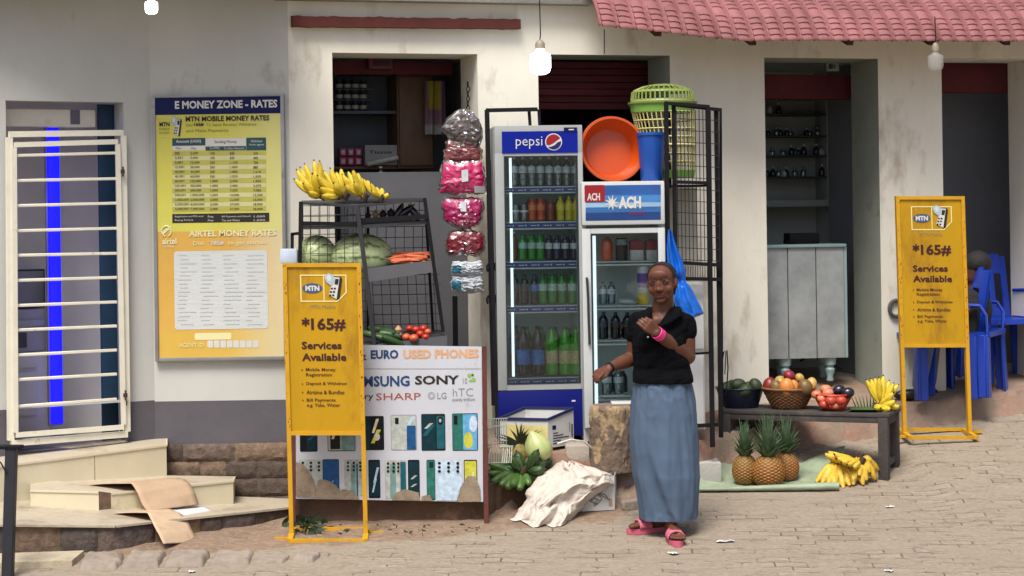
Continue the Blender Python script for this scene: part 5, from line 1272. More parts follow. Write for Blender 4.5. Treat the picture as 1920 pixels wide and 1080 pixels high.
px_hand("banana_bunch", "big yellow banana bunch in the middle of the rack top", (648, 368), [(600, 332, -.06), (603, 352, -.1), (622, 320, .0), (632, 326, .05), (610, 324, .03), (640, 320, .08), (606, 366, -.12), (628, 345, -.08)], 11.5, .021, ban_y, gb)
px_hand("banana_bunch", "yellow banana bunch right of the biggest one on the rack top", (684, 370), [(645, 330, 0), (655, 325, .05), (664, 323, -.03), (672, 328, .02), (680, 336, .05), (650, 348, -.07), (666, 344, -.06)], 11.5, .019, ban_y, gb)
px_hand("banana_bunch", "small pale banana bunch at the right end of the rack top", (716, 372), [(684, 338, 0), (690, 340, .05), (697, 346, -.03), (706, 352, .02), (716, 354, .04), (728, 364, -.02), (698, 358, -.06)], 11.5, .016, ban_y, gb, .015)
# watermelons
def melon(label, u, v, D, r, rz, rotz, seed):
    c = at(u, v, D); mb = MB(); M3 = Matrix.Rotation(R(rotz), 3, 'Z')
    la, dk = np.array(lin('#c0cd96')), np.array(lin('#3f5a2a'))
    def cf(d):
        a = math.atan2(d.z, d.y); w = a * 11 / (2 * math.pi) + .22 * fbm((d.x * 4, d.y * 3, d.z * 3 + seed)); s = abs((w % 1) - .5) * 2
        k = max(0, min(1, (.26 + .12 * fbm((d.x * 9, d.y * 9, d.z * 9)) - s) / .18)); k = max(k, .35 * max(0, fbm((d.x * 14, d.y * 14, d.z * 14 + seed)))); return tuple(la * (1 - k) + dk * k)
    # poles of the ellipsoid along local x
    P = Matrix(((0, 0, 1), (0, 1, 0), (-1, 0, 0)))
    mb.ell(c, (r[0], r[1], r[2]), M3 @ P, 60, 44, colf=lambda d: cf(P @ d)); 
    mb.use(M("watermelon rind", (1, 1, 1), .4, vcol=True, var=.08, scale=30, coat=.1)) if False else None
    o = mb.build("watermelon", M("watermelon rind", (1, 1, 1), .4, vcol=True, var=.08, scale=30, coat=.1), None, c); tag(o, label, "watermelon", "watermelons on the rack"); return o
melon("striped watermelon at the left end of the rack shelf, partly behind wire", 594, 478, 11.58, (.12, .115, .13), 0, 70, 1)
melon("large pale striped watermelon in the centre of the rack shelf", 678, 482, 11.58, (.142, .14, .19), 0, 12, 5)
# carrots
car = M("carrot skin", '#bf5f3a', .6, var=.2, scale=25)
def carrot_proto():
    mb = MB(); mb.tube([(0, 0, 0), (.01, 0, .001), (.06, 0, .001), (.12, 0, 0), (.16, 0, -.002)], [.007, .014, .0125, .008, .002], 8); return mb.build("carrot", car, None, (0, 0, 0), sharp=60)
cp = carrot_proto(); cl = []
for i in range(18):
    dirc = i % 2; u = (732 + (i % 9) * 3.6) if dirc == 0 else (774 + (i % 9) * 4); lay = i // 9; p = at(u, 491 - (u - 730) * .08 - lay * 7 - rnd.uniform(0, 2), 11.44 + lay * .06 + rnd.uniform(-.02, .05))
    o = cp if i == 0 else cp.copy()
    if i: COL.objects.link(o)
    o.location = p; o.rotation_euler = (rnd.uniform(-.2, .2), rnd.uniform(-.15, .1), R(180 * dirc + rnd.uniform(-22, 22))); cl.append(o)
for lay, nm in ((0, "lower"), (1, "upper")):
    for k, o in enumerate(sorted(cl[lay * 9:lay * 9 + 9], key=lambda o: o.location.x)): tag(o, "orange carrot in the %s layer of the rack's carrot pile, %s from the left" % (nm, ORD[k]), "carrot", "carrots on the rack")
# onions / aubergines on the upper tier
dusk = M("dark onion skin", '#3a2226', .5, var=.3, scale=20); pale_o = M("pale onion skin", '#a98a63', .6, var=.2)
for i, (u, v, s, m, lab) in enumerate([(690, 404, .02, dusk, "small dark red onion nearest the rack's centre post"), (704, 402, .022, pale_o, "pale onion among dark onions on the upper rack tier"), (718, 402, .024, dusk, "dark red onion right of the pale onion"), (733, 400, .026, dusk, "large dark red onion in the middle of the upper tier")]):
    c = at(u, v, 11.5); mb = MB(); mb.lathe([(0, -s), (s * .6, -s * .85), (s, -s * .1), (s * .8, s * .5), (s * .3, s * .9), (s * .12, s * 1.3), (0, s * 1.35)], 14, c); tag(mb.build("onion", m, None, c), lab, "onion", "onions on the rack")
aub = M("dark aubergine skin", '#1f1a26', .3, var=.15, coat=.3); 
for i, (u, v, a, lab) in enumerate([(748, 398, 25, "aubergine leaning at the left of the upper tier's three"), (762, 396, 50, "aubergine in the middle of the upper tier's three"), (778, 400, -35, "aubergine at the right end of the upper rack tier")]):
    c = at(u, v, 11.5); t = thing("aubergine", lab, "aubergine", c, "aubergines on the rack"); rot = Matrix.Rotation(R(a), 3, 'Y'); mb = MB(); mb.lathe([(0, -.05), (.02, -.045), (.026, -.02), (.02, .02), (.012, .045), (0, .05)], 14, c, rot); mb.build("fruit", aub, t); mb = MB(); mb.lathe([(.014, .04), (.01, .052), (.004, .056), (.003, .07)], 8, c, rot); mb.build("stalk", M("green stalk", '#4a5a2c', .7), t)
# cucumbers, tomatoes on the bottom tier
cuc = M("cucumber skin", '#2d4a24', .45, var=.3, scale=20, dirt='#6c8648', dirt_amt=.3, dscale=6); tom = M("tomato skin", '#a82a1a', .4, var=.2, scale=16); tom2 = M("orange tomato skin", '#c95a34', .35, var=.15, scale=12, coat=.15)
cl = []
for i, (u, v, d, a, e) in enumerate([(700, 628, .0, 20, 10), (716, 634, -.03, 35, 16), (726, 622, .04, -10, 6), (738, 640, -.06, 60, 24), (712, 618, .1, 15, 8), (735, 628, .0, 40, 12)]):
    c = at(u, v, 11.42 + d); rot = Matrix.Rotation(R(a - 40), 3, 'Z') @ Matrix.Rotation(R(90 + e), 3, 'Y'); mb = MB(); mb.lathe([(0, -.08), (.012, -.075), (.02, -.05), (.022, 0), (.02, .05), (.012, .075), (0, .08)], 12, c, rot); cl.append(mb.build("cucumber", cuc, None, c))
for k, o in enumerate(sorted(cl, key=lambda o: o.location.x)): tag(o, "dark green cucumber on the rack's bottom tier, %s from the left" % ORD[k], "cucumber", "cucumbers on the rack")
cl = []
for i, (u, v, d, s, m) in enumerate([(762, 632, -.03, .026, tom2), (776, 634, -.05, .028, tom2), (788, 626, 0, .026, tom), (798, 632, -.02, .024, tom), (780, 618, .05, .026, tom), (794, 616, .06, .025, tom), (768, 616, .06, .024, tom), (802, 622, .05, .022, tom2)]):
    c = at(u, v, 11.42 + d); mb = MB(); mb.ell(c, (s, s, s * .84), None, 16, 10, fn=lambda q: 1 + .04 * math.cos(5 * math.atan2(q.y, q.x)) * abs(q.z)); cl.append((mb.build("tomato", m, None, c), m))
for k, (o, m) in enumerate(sorted(cl, key=lambda q: q[0].location.x)): tag(o, "%s tomato on the rack's bottom tier, %s from the left" % ("orange-red" if m is tom2 else "red", ORD[k]), "tomato", "tomatoes on the rack")
for u, v, lab in ((747, 618, "pale dusty bulb between the cucumbers and tomatoes, upper one"), (752, 628, "dark red onion between the cucumbers and tomatoes"), (743, 648, "pale green pepper tip hanging over the rack's lowest edge")):
    c = at(u, v, 11.42); mb = MB(); s = .022; mb.lathe([(0, -s), (s * .7, -s * .8), (s, 0), (s * .6, s * .7), (s * .15, s * 1.1), (0, s * 1.2)], 14, c); tag(mb.build("onion" if v < 640 else "pepper", [pale_o, dusk, M("pale green pepper", '#9aa65a', .5)][[618, 628, 648].index(v)], None, c), lab, "onion" if v < 640 else "pepper")

# ================================================================== HANGING PACKS
hs = thing("pack_hanger", "short black chain with hook hanging on the pillar above the pink packs", "chain", at(877, 155, 12.0))
mb = MB().use(blackm)
for i in range(8):
    c = at(877 + .6 * (i % 2), 158 + i * 9, 12.0); mb.tube([c + Vector(((.009 if i % 2 else .003) * math.cos(2 * math.pi * j / 10), (.003 if i % 2 else .009) * math.cos(2 * math.pi * j / 10), .018 * math.sin(2 * math.pi * j / 10))) for j in range(11)], .003, 5)
mb.build("chain", None, hs)
film = glass_mat("clear wrapping film", (.93, .9, .91), .02, .2)
def pack(label, ol, D, th, inm, seed, name="hanging_pack", filmm=True, cat="pack", inset=.1):
    """outline rows (v, u0, u1): wrinkled clear bag with coloured contents"""
    c = at((ol[0][1] + ol[0][2]) / 2, ol[-1][0], D); t = thing(name, label, cat, c, "packs hanging on the pillar")
    def fn(s, q, back, k, puff):
        i = min(len(ol) - 2, int(q * (len(ol) - 1))); f_ = q * (len(ol) - 1) - i; v = ol[i][0] * (1 - f_) + ol[i + 1][0] * f_; a = ol[i][1] * (1 - f_) + ol[i + 1][1] * f_; b = ol[i][2] * (1 - f_) + ol[i + 1][2] * f_
        m_ = (a + b) / 2; a = m_ + (a - m_) * k; b = m_ + (b - m_) * k; vm = (ol[0][0] + ol[-1][0]) / 2; v = vm + (v - vm) * k
        ed = (math.sin(math.pi * s) * math.sin(math.pi * q)) ** .45 if 0 < s < 1 and 0 < q < 1 else 0
        w = .4 * abs(fbm((s * 4, q * 5, seed + back))) * th + .12 * abs(fbm((s * 14, q * 12, seed + 4))) * th
        a += 5 * fbm((q * 4, 1, seed)); b += 5 * fbm((q * 4, 9, seed)); v += 4 * fbm((s * 4, 3, seed))
        return at(a + (b - a) * s, v, D - (th * .5 * ed * puff + w * ed) * (1 if not back else -1))
    mb = MB().use(inm); mb.grid(lambda s, q: fn(s, q, 0, 1 - inset, .85), 24, 24); mb.grid(lambda s, q: fn(s, q, 1, 1 - inset, .85), 16, 16); mb.build("contents", None, t, sharp=30)
    if filmm: mb = MB().use(film); mb.grid(lambda s, q: fn(s, q, 0, 1, 1.15), 24, 24); mb.grid(lambda s, q: fn(s, q, 1, 1, 1.15), 12, 12); mb.build("wrapper", None, t, sharp=20)
    return t, fn
pink = M("hot pink foam", '#c21d63', .4, var=.25, scale=18, coat=.3); pinkd = M("magenta foam", '#a8125c', .4, var=.25, scale=18, coat=.3); darkr = M("dark red fabric", '#7a0f24', .5, var=.2, scale=14, coat=.2); rosy = M("dusty rose fabric", '#8c4a4a', .6, var=.2, scale=14); smoke = M("grey crumpled polythene", '#5f5a57', .45, var=.4, scale=22, coat=.4); whitek = M("white tissue wrap", '#aeb4ba', .45, var=.1, scale=14, coat=.1); tealk = M("teal-blue pack print", '#2f6f87', .45, var=.1)
pack("crumpled grey polythene bag at the top of the hanging packs", [(205, 862, 884), (222, 836, 898), (240, 822, 904), (256, 838, 906), (272, 856, 900)], 11.92, .07, smoke, 2)
pack("dusty rose pack in clear film under the grey polythene", [(262, 838, 898), (280, 832, 905), (304, 832, 904)], 11.93, .05, rosy, 7)
t, fn = pack("hot pink pack in shiny film with a small white tag", [(302, 828, 908), (330, 824, 911), (352, 822, 913), (365, 822, 914)], 11.9, .06, pink, 11)
mb = MB().use(whitek); p = [fn(.48, .2, 0, 1, 1.3), fn(.62, .2, 0, 1, 1.3), fn(.62, .5, 0, 1, 1.3), fn(.48, .5, 0, 1, 1.3)]; mb.add([q + Vector((0, -.006, 0)) for q in p], [(0, 1, 2, 3)]); p = [fn(.74, .62, 0, 1, 1.3), fn(.95, .66, 0, 1, 1.3), fn(.95, .95, 0, 1, 1.3), fn(.74, .92, 0, 1, 1.3)]; mb.add([q + Vector((0, -.008, 0)) for q in p], [(0, 1, 2, 3)]); mb.build("tag", None, t)
t, fn = pack("round magenta pack in clear film below the hot pink one", [(370, 832, 908), (390, 826, 909), (408, 830, 906), (422, 842, 898), (430, 860, 884)], 11.9, .065, pinkd, 15)
mb = MB().use(whitek); p = [fn(.44, .1, 0, 1, 1.3), fn(.58, .1, 0, 1, 1.3), fn(.58, .34, 0, 1, 1.3), fn(.44, .34, 0, 1, 1.3)]; mb.add([q + Vector((0, -.006, 0)) for q in p], [(0, 1, 2, 3)]); mb.build("tag", None, t)
pack("dark red pack in clear film above the white tissue packs", [(432, 840, 906), (450, 836, 910), (470, 834, 908), (480, 842, 900)], 11.9, .055, darkr, 19)
for i, (v0, v1, lab) in enumerate(((490, 517, "upper white tissue pack with teal patch hanging lowest on the pillar"), (518, 549, "lower white tissue pack with teal patch at the bottom of the packs"))):
    t, fn = pack(lab, [(v0, 848, 904), ((v0 + v1) / 2, 845, 907), (v1, 848, 905)], 11.88, .07, whitek, 23 + i, filmm=False, inset=0)
    mb = MB().use(tealk); mb.grid(lambda s, q: fn(.04 + .27 * s, .3 + .55 * q, 0, 1, .9) + Vector((0, -.006, 0)), 6, 6); mb.build("patch", None, t)

# ================================================================== FRUIT TABLE
TF = Fr(at(1655, 400, 11.78), -22)
TZ = .635; TD = .4
tx0, tx1 = TF.hit(1351, 800)[0], TF.hit(1664, 800)[0]
tb = thing("fruit_table", "low dark wooden table on square legs carrying fruit by the right doorway", "table", TF.w((tx0 + tx1) / 2, TD / 2, .2))
dkw = M("dark weathered timber", '#3b3634', .75, var=.25, scale=10, bump=.4, bscale=50, dirt='#5c5048', dirt_amt=.35, stretch=(1, 1, 1))
for k in range(4):
    mb = MB(TF.M).use(dkw); y0 = .002 + k * TD / 4; mb.box(tx0 - .01, tx1 + .01, y0, y0 + TD / 4 - .006, TZ - .022, TZ, .003); mb.build("top_plank", None, tb)
lw = .062
for x, y in ((tx0, 0.004), (tx1 - lw, 0.004), (tx0, TD - lw - .004), (tx1 - lw, TD - lw - .004)):
    g0 = TF.w(x + lw / 2, y + lw / 2, 0); mb = MB(TF.M).use(dkw); mb.box(x, x + lw, y, y + lw, gz(g0.x, g0.y) - .01, TZ - .0225, .004); mb.build("leg", None, tb)
mb = MB(TF.M).use(dkw); mb.box(tx0 + lw, tx1 - lw, .008, .03, TZ - .06, TZ - .0226, .003); mb.box(tx0 + lw, tx1 - lw, TD - .03, TD - .008, TZ - .06, TZ - .0226, .003)
for x in (tx0 + .006, tx1 - .03): mb.box(x, x + .024, lw + .004, TD - lw - .004, TZ - .075, TZ - .0227, .003)
mb.build("apron", None, tb)
mb = MB(TF.M).use(dkw); mb.box(tx1 - .045, tx1 - .015, lw + .004, TD - lw - .004, .30, .335, .003); mb.build("stretcher", None, tb)
def onT(u, y, z=0): return TF.w(TF.hit(u, 770, y)[0], y, TZ + z)
# navy bowl of avocados
c = onT(1388, .2); t = thing("bowl", "navy blue plastic bowl of avocados at the table's left end", "bowl", c); rr = 46 * 12.2 / F; hh = .125
mb = MB(); mb.lathe([(0, 0), (rr * .7, 0), (rr * .74, .006), (rr * .98, hh - .006), (rr * 1.04, hh), (rr * 1.03, hh + .004), (rr * .94, hh - .004), (rr * .68, .012), (0, .012)], 40, c, cap=False); mb.build("shell", M("navy plastic", '#141c33', .4, var=.1, coat=.1), t)
avo = M("avocado skin", '#2f3d22', .5, var=.3, scale=30, bump=.4, bscale=80)
def fruit(name, lab, cat, c, r, m, group, rot=None, fn=None, n=18):
    mb = MB(); mb.ell(c, r, rot, n, int(n * .65), fn=fn); return tag(mb.build(name, m, None, c), lab, cat, group)
for i, (u, y, z, a, lab) in enumerate([(1362, .14, .12, 20, "avocado at the left edge of the navy bowl"), (1385, .17, .145, 80, "large avocado lying on top in the middle of the navy bowl"), (1398, .1, .115, 60, "avocado showing at the front rim of the navy bowl"), (1417, .2, .14, -25, "upright avocado at the right edge of the navy bowl"), (1372, .26, .12, 10, "avocado at the back of the navy bowl"), (1404, .28, .115, 40, "small avocado at the back right of the navy bowl")]):
    rot = Matrix.Rotation(R(a), 3, 'Y'); fruit("avocado", lab, "avocado", onT(u, y, z), (.042, .042, .06), avo, "avocados in the navy bowl", rot, lambda d: 1 - .18 * max(0, d.z))
# wicker basket of mangoes
c = onT(1479, .2); rr = 48 * 12.1 / F; hh = .125
t = thing("wicker_basket", "brown wicker basket heaped with mangoes in the middle of the table", "basket", c); wick = M("wicker", '#7d5434', .7, var=.3, scale=40, bump=.3)
mb = MB(); nw = 44
for k in range(13):
    z = .004 + hh * k / 12; r_ = rr * (.58 + .42 * (k / 12) ** .8); mb.tube([c + Vector((math.cos(2 * math.pi * j / nw) * (r_ + .004 * (1 if (j + k) % 2 else -1)), math.sin(2 * math.pi * j / nw) * (r_ + .004 * (1 if (j + k) % 2 else -1)), z)) for j in range(nw + 1)], .0062, 5, flat=.9)
mb.lathe([(0, .003), (rr * .58, .003), (rr * .95, hh * .93)], 30, c, cap=False); mb.build("weave", wick, t)
mb = MB(); mb.tube([c + Vector((math.cos(2 * math.pi * j / 40) * rr * 1.02, math.sin(2 * math.pi * j / 40) * rr * 1.02, hh + .004)) for j in range(41)], .009, 6); mb.build("rim", wick, t)
mg = dict(red=M("red mango skin", '#7d2a26', .4, var=.3, scale=14, dirt='#4b3a22', dirt_amt=.3, dscale=8), orange=M("orange mango skin", '#c07a35', .45, var=.25, scale=12, dirt='#8a4a24', dirt_amt=.3, dscale=8), olive=M("olive mango skin", '#6d5530', .45, var=.3, scale=14, dirt='#7d2f26', dirt_amt=.3, dscale=6), gold=M("golden mango skin", '#b3904a', .45, var=.25, scale=12, dirt='#7c7a3a', dirt_amt=.3, dscale=7), crim=M("crimson apple skin", '#7d2230', .45, var=.3, scale=16))
mgs = "mangoes in the wicker basket"
for i, (u, y, z, r, k, a, lab) in enumerate([(1444, .16, .135, (.048, .048, .064), 'red', 12, "dark red mango at the basket's left edge"), (1458, .1, .13, (.042, .042, .058), 'olive', -14, "olive-brown mango right of the dark red one"), (1476, .08, .14, (.05, .046, .062), 'orange', 8, "large orange mango at the front of the basket"), (1481, .2, .205, (.042, .042, .036), 'crim', 20, "crimson mango on top of the basket's heap"), (1491, .13, .14, (.032, .034, .05), 'orange', -10, "small orange mango right of the large orange one"), (1500, .22, .19, (.03, .03, .032), 'gold', 0, "small golden mango near the top of the heap"), (1510, .12, .14, (.05, .046, .052), 'olive', 30, "broad olive mango with pale stripe at the basket's right"), (1522, .2, .15, (.036, .04, .05), 'gold', 14, "golden-green mango at the basket's right edge"), (1465, .26, .15, (.045, .045, .05), 'gold', 0, "golden mango at the back of the basket"), (1495, .28, .15, (.045, .045, .05), 'red', 0, "red mango at the back right of the basket")]):
    fruit("mango", lab, "mango", onT(u, y, z), r, mg[k], mgs, Matrix.Rotation(R(a), 3, 'Y'), lambda d: 1 - .1 * d.x * d.z)
# red net basket of apples and tomatoes
c = onT(1562, .18); rr = 37 * 12.0 / F; hh = .1
t = thing("net_basket", "orange-red plastic net basket of apples right of the wicker basket", "basket", c); netm = M("orange-red net plastic", '#c43a1c', .45, var=.12)
mb = MB()
for k in range(26):
    a0 = 2 * math.pi * k / 26
    for sg in (1, -1):
        mb.tube([c + Vector((math.cos(a0 + sg * .5 * q) * rr * (.5 + .5 * q ** .7), math.sin(a0 + sg * .5 * q) * rr * (.5 + .5 * q ** .7), .003 + hh * q)) for q in np.linspace(0, 1, 7)], .0034, 5)
mb.lathe([(0, .002), (rr * .5, .002), (rr * .52, .012)], 24, c, cap=False); mb.build("net", netm, t)
mb = MB(); mb.tube([c + Vector((math.cos(2 * math.pi * j / 40) * rr * 1.01, math.sin(2 * math.pi * j / 40) * rr * 1.01, hh)) for j in range(41)], .005, 6); mb.build("rim", netm, t)
app = M("pink-orange apple skin", '#c9785a', .4, var=.25, scale=14, dirt='#c9a56a', dirt_amt=.35, dscale=8, coat=.1); tomr = M("red tomato skin bright", '#b0402a', .42, var=.15, scale=14, coat=.15)
agr = "apples and tomatoes in the net basket"
apf = lambda d: 1 - .14 * abs(d.z) ** 6
ap = [(1531, .12, .09, .033, app, "pink-orange apple at the net basket's left rim"), (1549, .22, .115, .036, app, "pale pink apple on top at the back of the net basket"), (1553, .12, .1, .036, app, "pink-orange apple in the middle of the net basket"), (1541, .08, .07, .03, app, "cream-pink apple low at the net basket's left"), (1558, .05, .06, .036, tomr, "large red tomato at the front of the net basket"), (1577, .06, .062, .034, tomr, "bright red tomato at the net basket's right front"), (1545, .06, .035, .03, tomr, "red tomato near the bottom of the net basket"), (1566, .07, .03, .03, app, "cream apple near the bottom of the net basket"), (1583, .16, .06, .032, tomr, "red tomato inside the right rim of the net basket"), (1565, .26, .07, .034, app, "pink apple at the back right of the net basket")]
for u, y, z, r, m, lab in ap: fruit("tomato" if m is tomr else "apple", lab, "tomato" if m is tomr else "apple", onT(u, y, z + .008), (r, r, r * .9), m, agr, None, apf)
plum = M("dark purple aubergine skin", '#1c1824', .3, var=.2, coat=.3)
for u, y, z, a, lab in ((1573, .16, .125, 70, "dark purple passion fruit on top of the net basket, left one"), (1590, .14, .112, 80, "dark purple passion fruit on top of the net basket, right one")): fruit("passion_fruit", lab, "passion fruit", onT(u, y, z), (.034, .036, .042), plum, agr, Matrix.Rotation(R(a), 3, 'Y'))
# bananas + leaf on the table
leaf = M("green banana leaf", '#3c5a2c', .5, var=.3, scale=20)
c = onT(1615, .12); mb = MB()
mb.grid(lambda s, q: TF.w(TF.hit(1592, 770, .1)[0] + .18 * s, .03 + .16 * q + .03 * s, TZ + .006 + .02 * math.sin(math.pi * s) * (1 - abs(2 * q - 1)) + .012 * abs(2 * q - 1)), 14, 8)
for k in range(7):
    x, z = TF.hit(1606 + 4 * k, 770, .2)[0], 0; mb.grid(lambda s, q, x=x, k=k: TF.w(x + (.012 * (1 - q)) * (s - .5) - .04 * q * (1 - k / 5), .2 + .02 * k % 3, TZ + .005 + .11 * q - .02 * q * q), 2, 6)
tag(mb.build("banana_leaf", leaf, None, c), "folded green banana leaf under the bananas at the table's right end", "leaf")
px_hand("banana_bunch", "upright yellow banana bunch on the fruit table's right end", (1652, 757), [(1626, 716, 0), (1634, 714, .03), (1648, 712, -.02), (1656, 709, .02), (1666, 718, .04), (1674, 722, -.01), (1682, 724, .03), (1641, 713, .05)], 12.02, .02, ban_y, "banana bunches on the fruit table", .02, (0, -.2, -.1))
px_hand("banana_bunch", "pale plump banana bunch lying in front on the fruit table", (1640, 762), [(1672, 738, -.06), (1676, 752, -.08), (1668, 766, -.1), (1684, 762, -.03), (1650, 764, -.1)], 11.99, .022, ban_y, "banana bunches on the fruit table", .015)

# ================================================================== UNDER THE TABLE: tarp, pineapples, bananas
tarp = M("pale green woven tarp", '#8d9a80', .6, var=.12, scale=14, bump=.3, bscale=60, dirt='#6c6a55', dirt_amt=.4, dscale=4)
A = [ground_at(1300, 923), ground_at(1572, 920), ground_at(1585, 868), ground_at(1325, 872)]
def tarpf(s, q):
    p = A[0].lerp(A[1], s).lerp(A[3].lerp(A[2], s), q); z = gz(p.x, p.y) + .012 + .014 * fbm((p.x * 7, p.y * 7, 2)) + .004 * fbm((p.x * 25, p.y * 25, 3))
    lift = max(0, (s - .62) / .38) * max(0, (q - .35) / .65); z += .1 * lift * (1 + .2 * fbm((s * 9, q * 4, 0)))
    return Vector((p.x, p.y + .01 * fbm((s * 6, q * 6, 4)), z))
mb = MB().use(tarp); mb.grid(tarpf, 60, 24)
n = 40; pts = []; rads = []
for i in range(n + 1):
    s = i / n; p = A[0].lerp(A[1], s); pts.append(Vector((p.x, p.y + .0, gz(p.x, p.y) + .02 + .008 * s))); rads.append(.012 + .022 * s + .003 * fbm((s * 12, 1, 1)))
mb.tube(pts, rads, 10, flat=.75)
tag(mb.build("tarp", None, None, sum(A, Vector()) / 4, sharp=70), "pale green woven tarp with rolled front edge under the pineapples", "tarp")
pinem = M("pineapple rind", (1, 1, 1), .65, vcol=True, var=.15, scale=40); crownm = M("pineapple crown leaf", '#4c6446', .55, var=.35, scale=25, dirt='#7d8a60', dirt_amt=.3, dscale=12)
def pineapple(label, u, v, wpx, hpx, cpx, seed, dy=0, lean=0):
    b = ground_at(u, v); b = Vector((b.x, b.y + dy, gz(b.x, b.y) + .014)); sc = F / b.y; r = wpx / 2 / sc; h = hpx / sc; ch = cpx / sc
    t = thing("pineapple", label, "pineapple", b, "pineapples under the fruit table"); rn = random.Random(seed); nu, nv = 84, 64
    oc, ec, dc = np.array(lin('#b5702c')), np.array(lin('#7a6a3a')), np.array(lin('#3c3a20')); vs, fs, cs = [], [], []
    ne, nr = 13, 9
    def cell(a, q):
        x1, x2 = a * ne + q * nr, a * ne - q * nr; d1, d2 = abs((x1 % 1) - .5) * 2, abs((x2 % 1) - .5) * 2; return max(d1, d2)
    for i in range(nv + 1):
        q = i / nv; pr = math.sin(math.pi * min(1, max(0, .06 + .9 * q))) ** .34 * (1 - .1 * q)
        for j in range(nu):
            a = j / nu; d = cell(a, q); bump = (1 - d) ** .7; rr = r * pr * (.93 + .09 * bump); vs.append(b + Vector((rr * math.cos(2 * math.pi * a), rr * math.sin(2 * math.pi * a), h * q)))
            k = max(0, min(1, (d - .55) / .35)); c = oc * (1 - k) + dc * k; 
            if d < .22: c = ec * .8 + oc * .2
            g_ = max(0, q - .62) * 1.1 + (.35 if seed == 1 else 0); c = c * (1 - .5 * g_) + np.array(lin('#5d6a33')) * .5 * g_; cs.append(tuple(c))
    for i in range(nv):
        for j in range(nu): fs.append((i * nu + j, i * nu + (j + 1) % nu, (i + 1) * nu + (j + 1) % nu, (i + 1) * nu + j))
    fs.append(tuple(range(nu))[::-1]); fs.append(tuple(nv * nu + j for j in range(nu)))
    MB().use(pinem).add(vs, fs, cs).build("fruit", None, t, sharp=80)
    mb = MB().use(crownm); top_ = b + Vector((0, 0, h * .97))
    for k in range(76):
        a = k * 2.4; lay = k / 58; out = (1 - lay) * 1.05 + .1; L = ch * (.55 + .5 * lay) * rn.uniform(.85, 1.1); w = .013 * (1.1 - .4 * lay); d = Vector((math.cos(a), math.sin(a), 0)); sd_ = Vector((-d.y, d.x, 0)); p = top_ + d * r * .3 * (1 - lay) + Vector((0, 0, .02 * lay)); pts = []; ang = R(78) * out * .8
        for m_ in range(7):
            q = m_ / 6; w_ = w * (1 - q ** 1.5) * (.8 + .5 * math.sin(math.pi * q)); pts += [p + sd_ * w_, p - Vector((0, 0, 0)) + d * .003, p - sd_ * w_]; an = ang * (.55 + .75 * q); p = p + (d * math.sin(an) + Vector((0, 0, math.cos(an)))) * L / 6
        mb.add(pts, [(m_ * 3 + e, m_ * 3 + e + 1, (m_ + 1) * 3 + e + 1, (m_ + 1) * 3 + e) for m_ in range(6) for e in (0, 1)])
    mb.build("crown", None, t, sharp=70); return t
pineapple("greenish pineapple standing at the left of three under the table", 1398, 911, 52, 52, 52, 1, .02)
pineapple("large orange pineapple standing in the middle of three under the table", 1441, 914, 66, 54, 64, 2)
pineapple("slim orange pineapple standing at the right of three under the table", 1478, 906, 50, 50, 56, 3, .06)
gr = "banana bunches on the ground"
def gD(u, v): return ground_at(u, v).y
d_ = gD(1590, 912)
px_hand("banana_bunch", "spotted ripe banana bunch fanned out lowest at the tarp's right end", (1572, 868), [(1532, 902, -.04), (1542, 906, -.08), (1553, 908, -.1), (1564, 908, -.11), (1581, 912, -.12), (1592, 908, -.09), (1602, 906, -.05), (1536, 896, .0), (1558, 900, -.02)], d_ + .08, .024, ban_s, gr, .02, (0, -.4, .3))
px_hand("banana_bunch", "yellow banana bunch lying on top of the spotted bunches", (1616, 864), [(1550, 852, 0), (1556, 848, .05), (1568, 852, -.04), (1572, 860, -.06), (1580, 866, -.08), (1590, 870, -.07), (1600, 876, -.06)], d_ + .06, .024, ban_s, gr, .02, (0, -.2, .5))
px_hand("banana_bunch", "overripe brown-spotted banana bunch at the right of the ground pile", (1612, 858), [(1634, 866, 0), (1630, 884, -.05), (1624, 898, -.07), (1612, 890, -.08), (1640, 896, -.02), (1600, 906, -.1), (1645, 880, .03), (1618, 906, -.09)], d_ + .1, .025, ban_s, gr, .02, (.2, -.2, .2))

# ================================================================== STUMP, BOXES, SACK, PLANTAINS
bark = M("mud-brown stump bark", (1, 1, 1), .9, vcol=True, var=.3, scale=22, bump=.8, bscale=40)
b = at(1149, 880, 11.35); sc = F / 11.35; r = 42 / sc; h = 125 / sc; b.y += r * .7
mb = MB().use(bark); nu, nv = 150, 70
def stf(a, q):
    th = 2 * math.pi * a; d = Vector((math.cos(th), math.sin(th), 0)); rr = r * (1 + .03 * math.sin(2 * th) + .05 * (1 - q) ** 3) * (1 if q < .93 else 1 - .12 * ((q - .93) / .07) ** 2); rr += .005 * fbm((d.x * 5, d.y * 5, q * 7)) + .003 * fbm((d.x * 16, d.y * 16, q * 14)) + peel(a, q) * -.008
    return b + d * rr + Vector((0, 0, h * q - .02))
def peel(a, q): v = -.12 + fbm((math.cos(2 * math.pi * a) * 2.2, math.sin(2 * math.pi * a) * 2.2, q * 3.5 + 4), 5) + (q - .45) * .7 - .55 * max(0, -math.cos(2 * math.pi * (a - .80))) ; return max(0, min(1, v * 5))
mb.grid(stf, nu, nv, colf=lambda a, q: tuple(np.array(lin('#6a5a4c')) * (1 - peel(a, q)) + np.array(lin('#998364')) * peel(a, q)), wrap=True)
mb.color = lin('#7b6552'); topv = [stf(j / nu, 1) for j in range(nu)]; mb.add(topv, [tuple(range(nu))], [lin('#756456')] * nu)
tag(mb.build("tree_stump", None, None, b, sharp=70), "squat mud-brown tree stump with peeling bark left of the woman", "stump")
